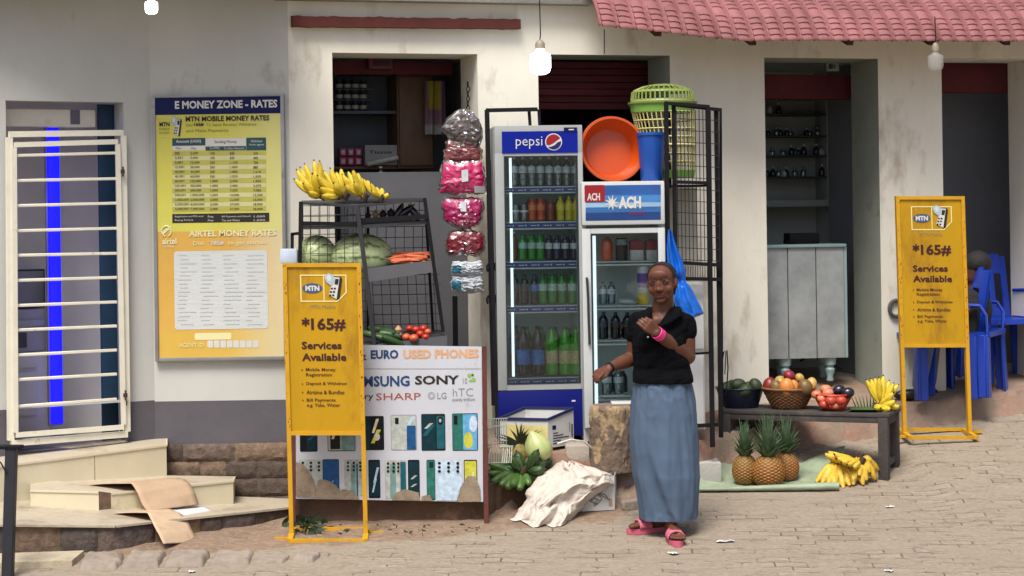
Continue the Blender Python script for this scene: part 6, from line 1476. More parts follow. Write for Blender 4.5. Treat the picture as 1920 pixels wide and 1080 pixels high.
mb = MB().use(M("white plastic tray", '#bfc0bc', .5)); p = at(1165, 753, 11.45); mb.box(p.x - .06, p.x + .08, 11.4, 11.55, b.z + h - .018, b.z + h - .008, .004)
tag(mb.build("plastic_tray", None, None, p), "thin white plastic tray lying on top of the tree stump", "tray")
# grey block + white hose by the stump
mb = MB().use(concrete); a = at(1060, 868, 11.5); c = at(1104, 832, 11.5); mb.box(a.x, c.x, 11.4, 11.7, a.z, c.z, .01); tag(mb.build("concrete_block", None, None, a), "grey concrete block between white box and tree stump", "block")
mb = MB(); mb.tube([at(1045, 832, 11.3), at(1070, 824, 11.3), at(1095, 828, 11.32), at(1110, 840, 11.36)], .006, 6); tag(mb.build("hose", M("white rubber hose", '#b9b6aa', .5), None, at(1045, 832, 11.3)), "short white hose curving from white box to tree stump", "hose")
# open white carton
card_w = M("white printed cardboard", '#c3c3c0', .7, var=.06, scale=8, dirt='#8f8574', dirt_amt=.25); navyE = M("navy carton edge", '#1d2150', .6)
def carton(label, base4, h, name, rimm=None, prn=None):
    c = sum((Vector(p) for p in base4), Vector()) / 4; t = thing(name, label, "box", c); n = 4; mb = MB().use(card_w)
    B = [Vector(p) for p in base4]; Tq = [p + Vector((0, 0, h + (.045 if rimm and i > 1 else 0))) for i, p in enumerate(B)]; inr = [p.lerp(c, .03) for p in B]; inT = [p.lerp(c + Vector((0, 0, h)), .03) for p in Tq]
    for i in range(4):
        j = (i + 1) % 4; mb.add([B[i], B[j], Tq[j], Tq[i]], [(0, 1, 2, 3)]); mb.add([inr[i] + Vector((0, 0, .004)), inr[j] + Vector((0, 0, .004)), inT[j], inT[i]], [(3, 2, 1, 0)])
        if not rimm: mb.add([Tq[i], Tq[j], inT[j], inT[i]], [(0, 1, 2, 3)])
    mb.add([p + Vector((0, 0, .004)) for p in inr], [(0, 1, 2, 3)]); mb.build("walls", None, t)
    if rimm:
        mb = MB().use(rimm)
        for i in range(4): j = (i + 1) % 4; mb.bar(Tq[i], Tq[j], .012, .016)
        mb.build("rim", None, t)
    return t, B, Tq
D_b = 11.35
cb = [at(938, 835, 11.52), at(1028, 838, 11.42), at(1076, 826, 11.6), at(985, 825, 11.69)]; zb = .50
tz_ = [(p.x, p.y, zb) for p in cb]
t, B, Tq = carton("open white cardboard carton with navy rim standing before the blue fridge base", tz_, .17, "open_carton", navyE)
pale_w = M("straw-coloured carton print", '#c9bd7a', .7, var=.2, scale=12)
def onface(mb, m, P0, P1, h, a0, b0, a1, b1, push=.002):
    d = P1 - P0; nrm = Vector((d.y, -d.x, 0)).normalized() * push; q = [P0 + d * a + Vector((0, 0, h * b)) + nrm for a, b in ((a0, b0), (a1, b0), (a1, b1), (a0, b1))]; mb.use(m).add(q, [(0, 1, 2, 3)])
mb = MB(); onface(mb, pale_w, B[0], B[1], .155, .12, .05, .99, .86)
for i in range(5): onface(mb, navyp, B[1], B[2], .155, .18, .12 + .1 * i, .18 + [.5, .3, .62, .4, .2][i], .16 + .1 * i)
onface(mb, navyp, B[1], B[2], .155, .16, .68, .3, .84); onface(mb, navyp, B[1], B[2], .155, .82, .5, .84, .88); onface(mb, navyp, B[1], B[2], .155, .9, .3, .95, .8)
mb.build("print", None, t)
# white wire rack
wr = thing("wire_rack", "small white wire rack between the poster board and plantains", "rack", at(935, 880, 11.15)); wrm = M("white coated wire", '#b9bba8', .5, var=.1)
mb = MB().use(wrm)
for i in range(9):
    u = 912 + i * 4.6; mb.tube([at(u, 786, 11.12 + .02 * i), at(u + .5, 870, 11.12 + .02 * i)], .0028, 5)
for i in range(5):
    u = 944 + i * 4; mb.tube([at(u, 838, 11.1), at(u - 2, 868, 11.06)], .0025, 5)
for v in (786, 800, 838, 868): mb.tube([at(910, v, 11.1), at(952 if v < 830 else 962, v - 2, 11.25)], .003, 5)
mb.tube([at(938, 838, 11.05), at(962, 838, 11.15)], .003, 5)
mb.build("wires", None, wr)
# green crate
gc = thing("green_crate", "green plastic lattice crate behind the plantains", "crate", at(985, 900, 11.35)); gcm = M("green crate plastic", '#10652f', .45, var=.1)
cA, cB_, cC, cD_ = at(925, 905, 11.32), at(1010, 905, 11.28), at(1062, 872, 11.5), at(960, 870, 11.55); zc = .315; hc = .11
Bq = [Vector((p.x, p.y, zc)) for p in (cA, cB_, cC, cD_)]
mb = MB().use(gcm)
for i in range(4):
    a, b2 = Bq[i], Bq[(i + 1) % 4]
    for z in (.008, .04, .075, hc): mb.bar(a + Vector((0, 0, z)), b2 + Vector((0, 0, z)), .008, .012 if z < hc else .018)
    k = max(3, int((b2 - a).length / .045))
    for j in range(k + 1): p = a.lerp(b2, j / k); mb.bar(p + Vector((0, 0, .004)), p + Vector((0, 0, hc)), .009, .009)
mb.build("side_lattice", None, gc); mb = MB().use(gcm); mb.slab([tuple(p + Vector((0, 0, .006))) for p in Bq], .006); mb.build("base", None, gc)
# green squash, pineapple top, plantains
gs = at(1008, 838, 11.3); rot = Matrix.Rotation(R(-22), 3, 'Y') @ Matrix.Rotation(R(8), 3, 'X'); s = F / 11.3
mb = MB(); mb.lathe([(0, -.085), (.05, -.078), (.078, -.05), (.084, -.012), (.076, .02), (.06, .05), (.038, .074), (.022, .09), (.012, .1), (0, .104)], 28, gs, rot, colf=lambda a, z, r_: tuple(np.array(lin('#a9b274')) * (1 + .06 * math.cos(9 * a))))
tag(mb.build("squash", M("pale green squash skin", (1, 1, 1), .45, vcol=True, var=.12, scale=12, coat=.1), None, gs), "large pale green squash lying in the green crate", "squash")
pc = thing("pineapple", "pineapple with dark spiky crown lying behind the squash in the crate", "pineapple", at(975, 858, 11.42))
mb = MB().use(pinem); mb.color = lin('#8a7a40'); cc = at(975, 852, 11.42)
mb.ell(cc, (.06, .06, .08), None, 36, 24, fn=lambda d: 1 + .05 * math.cos(12 * math.atan2(d.y, d.x) + 9 * d.z) * math.cos(12 * math.atan2(d.y, d.x) - 9 * d.z)); mb.color = (1, 1, 1); mb.build("fruit", None, pc)
dkl = M("dark crown leaf", '#3f4a38', .6, var=.4, scale=20); mb = MB().use(dkl); rn = random.Random(9)
for k in range(54):
    th = R(rn.uniform(-80, 85)); ph = rn.uniform(-.6, .6); L = rn.uniform(.08, .17); d = Vector((math.sin(th), -.35 + ph * .4, math.cos(th))).normalized(); sd_ = d.cross(Vector((0, 1, 0))).normalized(); p = cc + Vector((0, -.02, .05)) + d * .02; pts = []
    for m_ in range(6):
        q = m_ / 5; w_ = .009 * (1 - q ** 1.6); pts += [p + sd_ * w_, p - sd_ * w_]; d = (d + Vector((.1 * math.sin(th), 0, -.09))).normalized(); p = p + d * L / 5
    mb.add(pts, [(m_ * 2, m_ * 2 + 1, m_ * 2 + 3, m_ * 2 + 2) for m_ in range(5)])
mb.build("crown", None, pc, sharp=70)
px_hand("plantain_bunch", "dark green plantain bunch spread over the ledge left of the sack", (978, 886), [(922, 872, .02), (918, 888, 0), (924, 902, -.05), (940, 908, -.1), (952, 912, -.12), (975, 914, -.13), (992, 906, -.1), (930, 866, .08), (1010, 898, -.04), (1018, 908, -.02), (962, 906, -.14)], 11.28, .027, ban_g, "green plantain bunches", .025, (0, -.5, .4))
px_hand("plantain_bunch", "darker plantain bunch on top with fingers pointing up right", (982, 882), [(1006, 848, -.05), (1010, 862, -.02), (1020, 868, .0), (956, 856, .0), (970, 850, .04), (1018, 880, -.05)], 11.24, .027, ban_gd, "green plantain bunches", .02, (0, -.4, .3))
# lower white carton + crumpled sack
cb = [at(1072, 974, 11.12), at(1153, 968, 11.18), at(1156, 940, 11.36), at(1085, 945, 11.3)]; zg = min(gz(p.x, p.y) for p in cb)
t, B, Tq = carton("white cardboard carton with green scribble half covered by the sack", [(p.x, p.y, .165) for p in cb], .20, "low_carton")
scr = M("olive scribble print", '#5f6a4a', .7)
mb = MB(); rn = random.Random(3); d = B[1] - B[0]; nr = Vector((d.y, -d.x, 0)).normalized() * .003
for k in range(7):
    a0, b0 = rn.uniform(.42, .72), rn.uniform(.25, .6); mb.use(scr).tube([B[0] + d * (a0 + .06 * math.cos(j * .9) * (1 + .3 * k % 2)) + Vector((0, 0, .19 * (b0 + .12 * math.sin(j * .9 + k)))) + nr for j in range(6)], .0022, 4)
onface(mb, M("pale red print", '#a58878', .7), B[0], B[1], .19, .86, .12, .94, .35, .0025); mb.build("print", None, t)
sackm = M("dirty white woven sack", '#c3b9ad', .8, var=.1, scale=9, bump=.25, bscale=90, dirt='#9d8675', dirt_amt=.3, dscale=5)
SR = [(866, 1052, 1080, 11.26), (876, 1030, 1112, 11.18), (891, 1014, 1150, 11.09), (907, 1000, 1152, 11.04), (924, 988, 1124, 11.01), (946, 978, 1092, 10.98), (968, 966, 1082, 10.93), (988, 956, 1074, 10.88)]
def sackf(s, q):
    t = q * (len(SR) - 1); i = min(len(SR) - 2, int(t)); f_ = t - i; v, a, b, D = [SR[i][k] * (1 - f_) + SR[i + 1][k] * f_ for k in range(4)]
    ed = max(0., min(1., min(s, 1 - s) / .12)); puff = math.sin(math.pi * s) ** .6
    rid = -.4 + 3.0 * abs(fbm((s * 2.4 + 1.6 * q, q * 1.6 - .9 * s, 21), 1)); r2 = -.4 + 3.0 * abs(fbm((s * 6.5 - 2 * q, q * 3.6 + s, 33), 1)); r3 = fbm((s * 14, q * 14, 5), 2)
    w = .045 * rid + .025 * r2 + .004 * r3; u = a + (b - a) * s + 7 * fbm((q * 5, s * 3, 2)); v2 = v + (6 * fbm((s * 6, 1, q * 4)))
    hole = .09 * math.exp(-(((s - .2) / .12) ** 2 + ((q - 1.02) / .16) ** 2))
    p = at(u, v2, D + .14 * (1 - puff) - w * ed + hole); g0 = gz(p.x, p.y) + .006
    return Vector((p.x, p.y, max(p.z, g0)))
mb = MB().use(sackm); mb.grid(sackf, 100, 100)
mb.grid(lambda s, q: sackf(s, 0).lerp(Vector((sackf(s, 0).x, 11.5, gz(sackf(s, 0).x, 11.5))), q) + Vector((0, 0, .02 * fbm((s * 6, q * 6, 8)))), 60, 20)
S0 = [at(956, 988, 10.9), at(1150, 910, 11.2)]
tag(mb.build("crumpled_sack", None, None, (S0[0] + S0[1]) / 2, sharp=180), "crumpled dirty white woven sack heaped over a white carton", "sack")

# ================================================================== CARDBOARD ON THE STEPS
cbm = M("brown cardboard", '#b0967a', .8, var=.08, scale=10, dirt='#8d6747', dirt_amt=.3, dscale=4)
def sheet(label, rows, m, name="cardboard_sheet", sub=10, cat="cardboard"):
    """rows: list of ((u,v,D),(u,v,D)) edge pairs along the sheet's length"""
    L_ = [(at(*a), at(*b)) for a, b in rows]; n = len(L_) - 1
    def cr(P, t):
        i = min(n - 1, int(t * n)); f_ = t * n - i; p0, p1, p2, p3 = P[max(0, i - 1)], P[i], P[i + 1], P[min(n, i + 2)]
        return p1.lerp(p2, f_) * .8 + .1 * ((2 * p1) + (p2 - p0) * f_ + (2 * p0 - 5 * p1 + 4 * p2 - p3) * f_ ** 2 + (3 * p1 - p0 - 3 * p2 + p3) * f_ ** 3)
    a_, b_ = [x[0] for x in L_], [x[1] for x in L_]
    mb = MB().use(m); mb.grid(lambda s, q: cr(a_, q).lerp(cr(b_, q), s) + Vector((0, 0, .003 * fbm((s * 4, q * 5, 3)))), 10, n * sub)
    o = mb.build(name, None, None, (L_[0][0] + L_[-1][1]) / 2, sharp=60); so = o.modifiers.new("thickness", 'SOLIDIFY'); so.thickness = .004; return tag(o, label, cat, "cardboard sheets on the steps")
sheet("brown cardboard sheet bent over the middle step's edge", [((140, 914, 11.3), (305, 898, 11.62)), ((190, 908, 11.22), (330, 897, 11.55)), ((246, 907, 11.12), (345, 899, 11.42)), ((258, 925, 11.05), (355, 906, 11.33)), ((266, 945, 11.02), (366, 925, 11.28)), ((276, 959, 11.0), (372, 946, 11.26))], cbm)
sheet("lighter cardboard flap drooping over the lowest step towards the kerb", [((195, 966, 10.95), (300, 950, 11.3)), ((235, 962, 10.85), (318, 955, 11.1)), ((276, 962, 10.72), (336, 962, 10.95)), ((288, 985, 10.6), (350, 975, 10.85)), ((298, 1003, 10.55), (360, 995, 10.8)), ((306, 1020, 10.52), (373, 1017, 10.78))], M("light brown cardboard", '#bfa588', .8, var=.08, scale=10, dirt='#9a6f4a', dirt_amt=.35, dscale=5))
sheet("white paper sheet lying beside the drooping cardboard flap", [((318, 957, 11.12), (345, 949, 11.35)), ((345, 966, 11.0), (385, 951, 11.3)), ((362, 976, 10.9), (410, 966, 11.15)), ((368, 979, 10.88), (410, 977, 11.12))], M("white paper", '#c4c6c8', .7, var=.05), "paper_sheet", cat="paper")

# ================================================================== DOORWAY WITH COUNTER
KF = Fr(at(1512, 400, 13.18), 6); ctm = M("grey-blue laminate counter", '#979c9b', .55, var=.18, scale=7, dirt='#7d8688', dirt_amt=.4, dscale=3); ctl = M("pale turquoise paint", '#8ca5a5', .5, var=.1)
q = KF.rect(1436, 458, 1584, 672); ct = thing("shop_counter", "grey-blue panelled shop counter on turned turquoise legs in the doorway", "counter", KF.w((q[0] + q[1]) / 2, .2, KF.hit(1512, 712)[1]))
mb = MB(KF.M).use(ctm); ws = [(1430, 1477), (1478.5, 1530), (1531.5, 1583)]
for i, (a, b) in enumerate(ws):
    xa, xb = KF.hit(a, 560)[0], KF.hit(b, 560)[0]; mb = MB(KF.M).use(ctm); mb.box(xa, xb, 0, .03, q[2], q[3] - .022, .003); mb.build("front_panel", None, ct)
mb = MB(KF.M).use(ctl); mb.box(q[0] - .05, q[1] + .012, -.02, .4, q[3] - .0215, q[3], .005); mb.build("top", None, ct)
mb = MB(KF.M).use(ctl); xr = KF.hit(1583.5, 560)[0]; mb.box(xr, xr + .02, .0, .4, q[2], q[3] - .022, .003); mb.box(xr - .52, xr - .001, .0305, .4, q[2], q[2] + .02); mb.build("side", None, ct)
zf = KF.hit(1555, 714, .06)[1]
for u, y in ((1472, .06), (1556, .06), (1480, .34), (1562, .34)):
    x = KF.hit(u, 690, .06)[0]; hL = q[2] - zf; mb = MB(KF.M).use(ctl); mb.lathe([(.022, 0), (.026, .01 * 1), (.02, hL * .2), (.03, hL * .35), (.035, hL * .5), (.022, hL * .62), (.04, hL * .7), (.045, hL), (0, hL)], 20, (x, y, zf)); mb.build("leg", None, ct)
qb = KF.rect(1481, 437, 1537, 457, .1); t = thing("black_box", "black rectangular box standing on the grey-blue counter", "box", KF.w((qb[0] + qb[1]) / 2, .2, q[3]))
mb = MB(KF.M).use(blackm); mb.box(qb[0], qb[1], .1, .28, q[3] + .001, qb[3], .006); mb.build("body", None, t); mb = MB(KF.M).use(blackm); mb.box(qb[0] - .01, qb[0] + .03, .13, .25, q[3] + .0012, q[3] + .03, .004); mb.build("flap", None, t)
# shelf unit and bottles
off = 1.15; qs = W.rect(1400, 186, 1551, 388, off)
su = thing("shelf_unit", "pale wall shelf unit of small bottles inside the counter doorway", "shelf unit", W.w((qs[0] + qs[1]) / 2, off + .1, qs[2])); shm = M("pale grey-green shelf paint", '#8d9490', .6, var=.06); shd = M("dark shelf edge", '#2f3534', .6)
mb = MB(W.M).use(shm); mb.box(qs[0] - .1, qs[1], off + .2, off + .22, qs[2], qs[3]); mb.build("back", None, su)
mb = MB(W.M).use(shm); mb.box(qs[1] - .0005, qs[1] + .03, off, off + .22, qs[2], qs[3] + .05, .003); mb.build("side", None, su)
mb = MB(W.M).use(shm); mb.box(qs[0] - .1, qs[1] - .001, off - .004, off + .199, qs[2], qs[2] + .05, .003); mb.build("plinth", None, su)
SV = [213, 254, 291, 331]; SZ = []
for v in SV:
    z = W.hit(1490, v, off)[1]; SZ.append(z); mb = MB(W.M).use(shd); mb.box(qs[0] - .1, qs[1] - .001, off + .004, off + .1985, z - .012, z, .002); mb.build("shelf", None, su)
bm_ = dict(d=M("dark bottle glass", '#1c2226', .2, coat=.3), c=glass_mat("clear bottle plastic"), w=M("white bottle plastic", '#a9adaa', .5), b=M("blue bottle plastic", '#29405c', .35))
lays = [[(1443, 'w', .07), (1460, 'd', .08)], [(1440, 'd', .05), (1456, 'c', .07), (1463, 'd', .06), (1475, 'd', .055), (1482, 'c', .05), (1512, 'd', .055), (1518, 'c', .05), (1533, 'c', .07)], [(1448, 'c', .06), (1468, 'c', .06), (1484, 'd', .075), (1491, 'b', .06), (1497, 'd', .055), (1507, 'd', .08), (1530, 'd', .085), (1540, 'w', .06)], [(1438, 'd', .06), (1449, 'd', .075), (1460, 'c', .07), (1470, 'w', .06), (1474, 'd', .07), (1490, 'c', .07), (1506, 'c', .075), (1541, 'd', .09)]]
colw = dict(d='dark', c='clear', w='white', b='blue'); pro = {}
for li, (lay, z) in enumerate(zip(lays, SZ)):
    for i, (u, k, h) in enumerate(lay):
        x = W.hit(u, SV[li], off + .06)[0]; lab = "small %s bottle on the doorway shelf unit, %s shelf down, %s from the left" % (colw[k], ORD[li], ORD[i])
        if k not in pro:
            t = thing("bottle", lab, "bottle", (0, 0, 0), "small bottles on the shelf unit"); mb = MB().use(bm_[k]); mb.lathe([(0, 0), (.02, 0), (.022, .005), (.022, .045), (.012, .06), (.008, .064), (.008, .072)], 12); mb.build("body", None, t); mb = MB().use(bm_['d' if k != 'd' else 'w']); mb.lathe([(.0095, .0722), (.0095, .085), (0, .085)], 10); mb.build("cap", None, t); pro[k] = t; t.location = W.w(x, off + .06, z + .0005); t.scale = (1, 1, h / .085)
        else: dup(pro[k], W.w(x, off + .06, z + .0005), None, lab, (1, 1, h / .085))
q = W.rect(1547, 117, 1570, 134, .48); t = thing("switch_box", "small white switch box under the counter doorway's lintel", "switch", W.w((q[0] + q[1]) / 2, .48, q[2])); mb = MB(W.M).use(shm); mb.box(q[0], q[1], .45, .4795, q[2], q[3], .004); mb.build("plate", None, t); mb = MB(W.M).use(shd); xm = (q[0] + q[1]) / 2; mb.box(q[0] + .012, xm - .004, .445, .4495, q[2] + .015, q[3] - .015); mb.box(xm + .004, xm + .012, .445, .4495, q[2] + .02, q[3] - .02); mb.build("rocker", None, t)
mb = MB(W.M).use(shd); mb.tube([(W.hit(1500, 690, .9)[0], .9, .80), (W.hit(1530, 680, .9)[0], .9, .86), (W.hit(1580, 700, .8)[0], .8, .74)], .008, 6); tag(mb.build("cable", None, None, W.w(W.hit(1530, 680, .9)[0], .9, .8)), "dark cable lying on the floor under the counter", "cable")

# ================================================================== ROOM BEHIND THE RACK
o1 = .75; wd_b = M("brown cupboard wood", '#5e4532', .6, var=.2, scale=6, stretch=(4, 4, 1))
q = W.rect(745, 138, 806, 316, o1); t = thing("wooden_cupboard", "brown wooden cupboard standing in the shop behind the bananas", "cupboard", W.w((q[0] + q[1]) / 2, o1, q[2]))
mb = MB(W.M).use(wd_b); mb.box(q[0], q[1] + .02, o1, o1 + .3, q[2], q[3], .004); mb.build("carcass", None, t)
mb = MB(W.M).use(wd_b); xm = q[0] + (q[1] - q[0]) * .05; mb.box(xm, q[1] + .01, o1 - .02, o1 - .0005, q[2] + .02, q[3] - .02, .004); mb.build("door", None, t)
q = W.rect(610, 138, 745, 316, o1 + .05); t = thing("shelf_unit", "dark shelf unit of jars and pink packs in the shop behind the bananas", "shelf unit", W.w((q[0] + q[1]) / 2, o1 + .1, q[2])); dsh = M("dusky blue-grey shelf paint", '#4c5560', .6, var=.1)
mb = MB(W.M).use(dsh); mb.box(q[0] - .1, q[1] - .002, o1 + .3, o1 + .32, q[2], q[3]); mb.build("back", None, t)
zs1, zs2 = W.hit(690, 208, o1 + .05)[1], W.hit(690, 312, o1 + .05)[1]
for z in (zs1, zs2): mb = MB(W.M).use(wd_b if z is zs2 else dsh); mb.box(q[0] - .1, q[1] - .003, o1 + .03, o1 + .299, z - .02, z, .002); mb.build("shelf", None, t)
jw = M("jar label cream", '#a3a49b', .5, var=.2, scale=40); jd = M("dark jar glass", '#242a33', .3)
jp = None
for rI, v in enumerate((164, 184, 204)):
    for cI in range(4):
        x = W.hit(637 + cI * 15, v, o1 + .1)[0]; z = W.hit(660, v + 3, o1 + .1)[1]; lab = "dark cream-labelled jar in the shop window stack, %s row down, %s" % (ORD[rI], ORDN(cI, 4))
        if jp is None:
            jp = thing("jar", lab, "jar", (0, 0, 0), "jars in the shop behind the rack"); mb = MB().use(jd); mb.lathe([(0, 0), (.024, 0), (.025, .006), (.025, .045), (.02, .052)], 14); mb.build("body", None, jp); mb = MB().use(jw); mb.lathe([(.0255, .01), (.0255, .034)], 14, cap=False); mb.build("label_wrap", None, jp); mb = MB().use(jd); mb.lathe([(.021, .0525), (.021, .062), (0, .062)], 12); mb.build("lid", None, jp); jp.location = W.w(x, o1 + .12, z)
        else: dup(jp, W.w(x, o1 + .12, z), None, lab)
for v in (167, 187): mb = MB(W.M).use(dsh); z = W.hit(660, v, o1 + .1)[1] - .001; xa, xb = W.hit(626, v, o1 + .1)[0], W.hit(697, v, o1 + .1)[0]; mb.box(xa, xb, o1 + .07, o1 + .2, z - .006, z, .001); mb.build("riser", None, t)
pkp = M("deep pink soap wrapper", '#a3204f', .45, var=.12, scale=30); sp = None
for rI in range(2):
    for cI in range(3):
        u, v = 643 + cI * 14.5, 293 + rI * 17; qq = W.rect(u - 6, v - 15, u + 7, v, o1 + .06); lab = "pink soap pack with white square in the shop window, %s row, %s" % (("upper", "lower")[rI], ORDN(cI, 3)); t = thing("soap_pack", lab, "soap", W.w((qq[0] + qq[1]) / 2, o1 + .1, qq[2]), "pink soap packs")
        mb = MB(W.M).use(pkp); mb.box(qq[0], qq[1], o1 + .06, o1 + .13, qq[2], qq[3], .003); mb.build("wrapper", None, t); mb = MB(W.M).use(pk_w); a = (qq[1] - qq[0]) * .25; mb.rectp(qq[0] + a, qq[1] - a, qq[2] + a, qq[3] - a, o1 + .0585); mb.build("patch", None, t)
qq = W.rect(684, 272, 746, 310, o1 + .03); t = thing("carton", "white carton with blue print beside the pink soap packs", "box", W.w((qq[0] + qq[1]) / 2, o1 + .1, qq[2])); mb = MB(W.M).use(M("off-white carton", '#8f9190', .7, var=.08)); mb.box(qq[0], qq[1], o1 + .02, o1 + .2, qq[2], qq[3], .003); mb.build("body", None, t)
mb = MB(W.M); qt = W.rect(692, 282, 735, 288, o1 + .015); mb.use(M("navy print")).text("Tissue", qt[0], qt[1], qt[2], qt[3], o1 + .0185, .01); mb.build("lettering", None, t)
mb = MB(W.M).use(jw); a, b = W.hit(686, 309, o1), W.hit(744, 296, o1); mb.tube([(a[0], o1 - .03, a[1]), (b[0], o1 - .03, b[1])], .016, 8); tag(mb.build("rolled_paper", None, None, W.w(a[0], o1, a[1])), "pale rolled paper lying across the front of the white carton", "roll")
qq = W.rect(797, 152, 836, 252, o1 - .1); mb = MB(W.M)
clm = M("yellow and mauve striped cloth", (1, 1, 1), .8, vcol=True, var=.1)
mb.use(clm); mb.grid(lambda s, k: Vector((qq[0] + (qq[1] - qq[0]) * s, o1 - .1 + .02 * math.sin(s * 14 + k), qq[3] + (qq[2] - qq[3]) * k)), 20, 20, colf=lambda s, k: lin('#8a7d28') if .15 < s < .75 and k < .55 else (lin('#6f5360') if k < .85 else lin('#7f7d7a')))
tag(mb.build("hanging_cloth", None, None, W.w(qq[0], o1 - .1, qq[3])), "yellow and mauve cloth hanging beside the wooden cupboard", "cloth")
c = W.w(W.hit(714, 352, o1 - .2)[0], o1 - .2, W.hit(714, 352, o1 - .2)[1]); o = bottle_proto("bottle", PET, .14, .03, lq['water'], capm['white'], labm['white']); o.location = c; tag(o, "clear bottle with white cap standing behind the bananas in the shop", "bottle")
mb = MB(W.M).use(wd_b); z = c.z; mb.box(op1[0] + .02, W.hit(800, 352, o1)[0], o1 - .3, o1 + .25, z - .03, z - .001, .003); mb.build("counter_top", None, bld)
qq = W.rect(690, 108, 735, 130, .55); t = thing("red_box", "small dark red box under the beam inside the shop window", "box", W.w(qq[0], .55, qq[2])); mb = MB(W.M).use(M("dull red plastic", '#5c1820', .5, var=.2)); mb.box(qq[0], qq[1], .53, .59, qq[2], qq[3], .006); mb.build("body", None, t); mb = MB(W.M).use(M("dark print", '#2b0c10')); mb.box(qq[0] + .03, qq[1] - .02, .525, .5295, qq[2] + .02, qq[3] - .02, .002); mb.build("front_panel", None, t)

# ================================================================== BLUE CHAIRS, SEATED PERSON
chm = M("blue chair plastic", '#1138a0', .42, var=.06, scale=6, coat=.2)
def chair(label, p, rz):
    t = thing("plastic_chair", label, "chair", (0, 0, 0), "blue plastic chairs in the right doorway")
    mb = MB().use(chm); mb.grid(lambda s, q: Vector((-.2 + .4 * s, -.2 + .4 * q, .43 - .02 * math.sin(math.pi * s) * math.sin(math.pi * q))), 12, 12); mb.grid(lambda s, q: Vector((-.2 + .4 * s, -.2 + .4 * q, .415 - .02 * math.sin(math.pi * s) * math.sin(math.pi * q))), 12, 12)
    for a, b in (((-.21, -.21), (.21, -.21)), ((-.21, .21), (.21, .21)), ((-.21, -.21), (-.21, .21)), ((.21, -.21), (.21, .21))): mb.bar((a[0], a[1], .42), (b[0], b[1], .42), .025, .035)
    mb.build("seat", None, t)
    for sx in (-1, 1):
        for sy in (-1, 1):
            mb = MB().use(chm); x, y = sx * .2, sy * .2; mb.bar((x * 1.14, y * 1.06, .001), (x, y, .418), .075, .02, up=(0, 1, 0), b=.004); mb.bar((x * 1.14 + sx * .028, y * 1.06 - sy * .036, .001), (x + sx * .028, y - sy * .036, .417), .02, .055, up=(0, 1, 0), b=.004); mb.build("leg", None, t)
        mb = MB().use(chm); mb.tube([(sx * .215, -.2, .42), (sx * .235, -.2, .55), (sx * .24, -.16, .615), (sx * .24, .05, .625), (sx * .215, .23, .62)], [.018, .018, .022, .024, .02], 6, flat=.6); mb.build("armrest", None, t)
    mb = MB().use(chm)
    bk = lambda s, z, o=0: Vector(((-.2 + .4 * s) * (1 - .06 * (z - .45)), .2 + .32 * (z - .43) * .55 - .05 * (1 - (2 * s - 1) ** 2) + .05 + o, z))
    for s0, s1, z0, z1_ in ((0, .16, .43, .86), (.84, 1, .43, .86), (.16, .84, .74, .88), (.32, .44, .45, .75), (.56, .68, .45, .75), (.16, .84, .44, .5)):
        for o_ in (0, .014): mb.grid(lambda a, b: bk(s0 + (s1 - s0) * a, z0 + (z1_ - z0) * b, o_), 4, 8)
    mb.build("backrest", None, t)
    t.location = p; t.rotation_euler = (0, 0, rz); return t
def ch_at(u, v, D): p = at(u, v, D); return Vector((p.x, p.y, terr_z(p.x, p.y) + .004))
chair("blue plastic chair nearest the yellow sign's right leg, facing sideways", ch_at(1812, 730, 13.12), R(62))
chair("blue plastic chair furthest inside the right doorway, its tall back in shade", ch_at(1882, 726, 13.52), R(14))
pch = ch_at(1752, 738, 13.05); chair("blue plastic chair half hidden behind the yellow sign, person seated on it", pch, R(-80))
def blobs(mb, segs, n=10):
    """capsules with hemispherical ends: (p, rp, q, rq[, squash])"""
    for s in segs:
        p, rp_, q, rq = Vector(s[0]), s[1], Vector(s[2]), s[3]; k = 5; pts, rs = [], []; d = (q - p).normalized() if (q - p).length > 1e-6 else Vector((0, 0, 1))
        for i in range(k): a = math.pi / 2 * i / k; pts.append(p - d * rp_ * math.cos(a)); rs.append(max(1e-4, rp_ * math.sin(a)))
        m_ = 4
        for i in range(m_ + 1): pts.append(p.lerp(q, i / m_)); rs.append(rp_ + (rq - rp_) * i / m_)
        for i in range(1, k + 1): a = math.pi / 2 * i / k; pts.append(q + d * rq * math.sin(a)); rs.append(max(1e-4, rq * math.cos(a)))
        mb.tube(pts, rs, n)
skin_d = M("dark brown skin", '#4a2c20', .5, var=.1, scale=25, spec=.4)
hairm = M("black hair", '#0f0d0e', .7, var=.3, scale=60, bump=.6, bscale=120)
# seated person, turned towards the left
sp_ = pch + Vector((0.02, 0.02, .44)); pp = thing("person", "person with short black hair seated in grey trousers behind the right yellow sign", "person", (sp_.x, sp_.y, pch.z))
hd_ = at(1829, 500, 13.1); fL = at(1716, 738, 12.98); fL.z = terr_z(fL.x, fL.y) + .05; kn = at(1735, 632, 12.95); hip = Vector((at(1790, 640, 13.1).x, 13.1, sp_.z + .06)); sh = Vector((at(1815, 560, 13.1).x, 13.1, at(1815, 565, 13.1).z))
mb = MB(); blobs(mb, [(hd_, .085, hd_ + Vector((-.03, -.01, -.07)), .06), (hd_ + Vector((0, 0, -.06)), .05, sh + Vector((0, 0, .03)), .055), (sh + Vector((0, -.14, -.05)), .045, kn + Vector((.1, -.05, .1)), .035), (hip, .13, sh + Vector((0, 0, -.08)), .14), (kn + Vector((.09, -.05, .1)), .034, kn + Vector((.02, -.04, .06)), .03)])
vs, fs = remesh(mb, .009); MB().use(skin_d).add(vs, fs).build("body", None, pp, sharp=180)
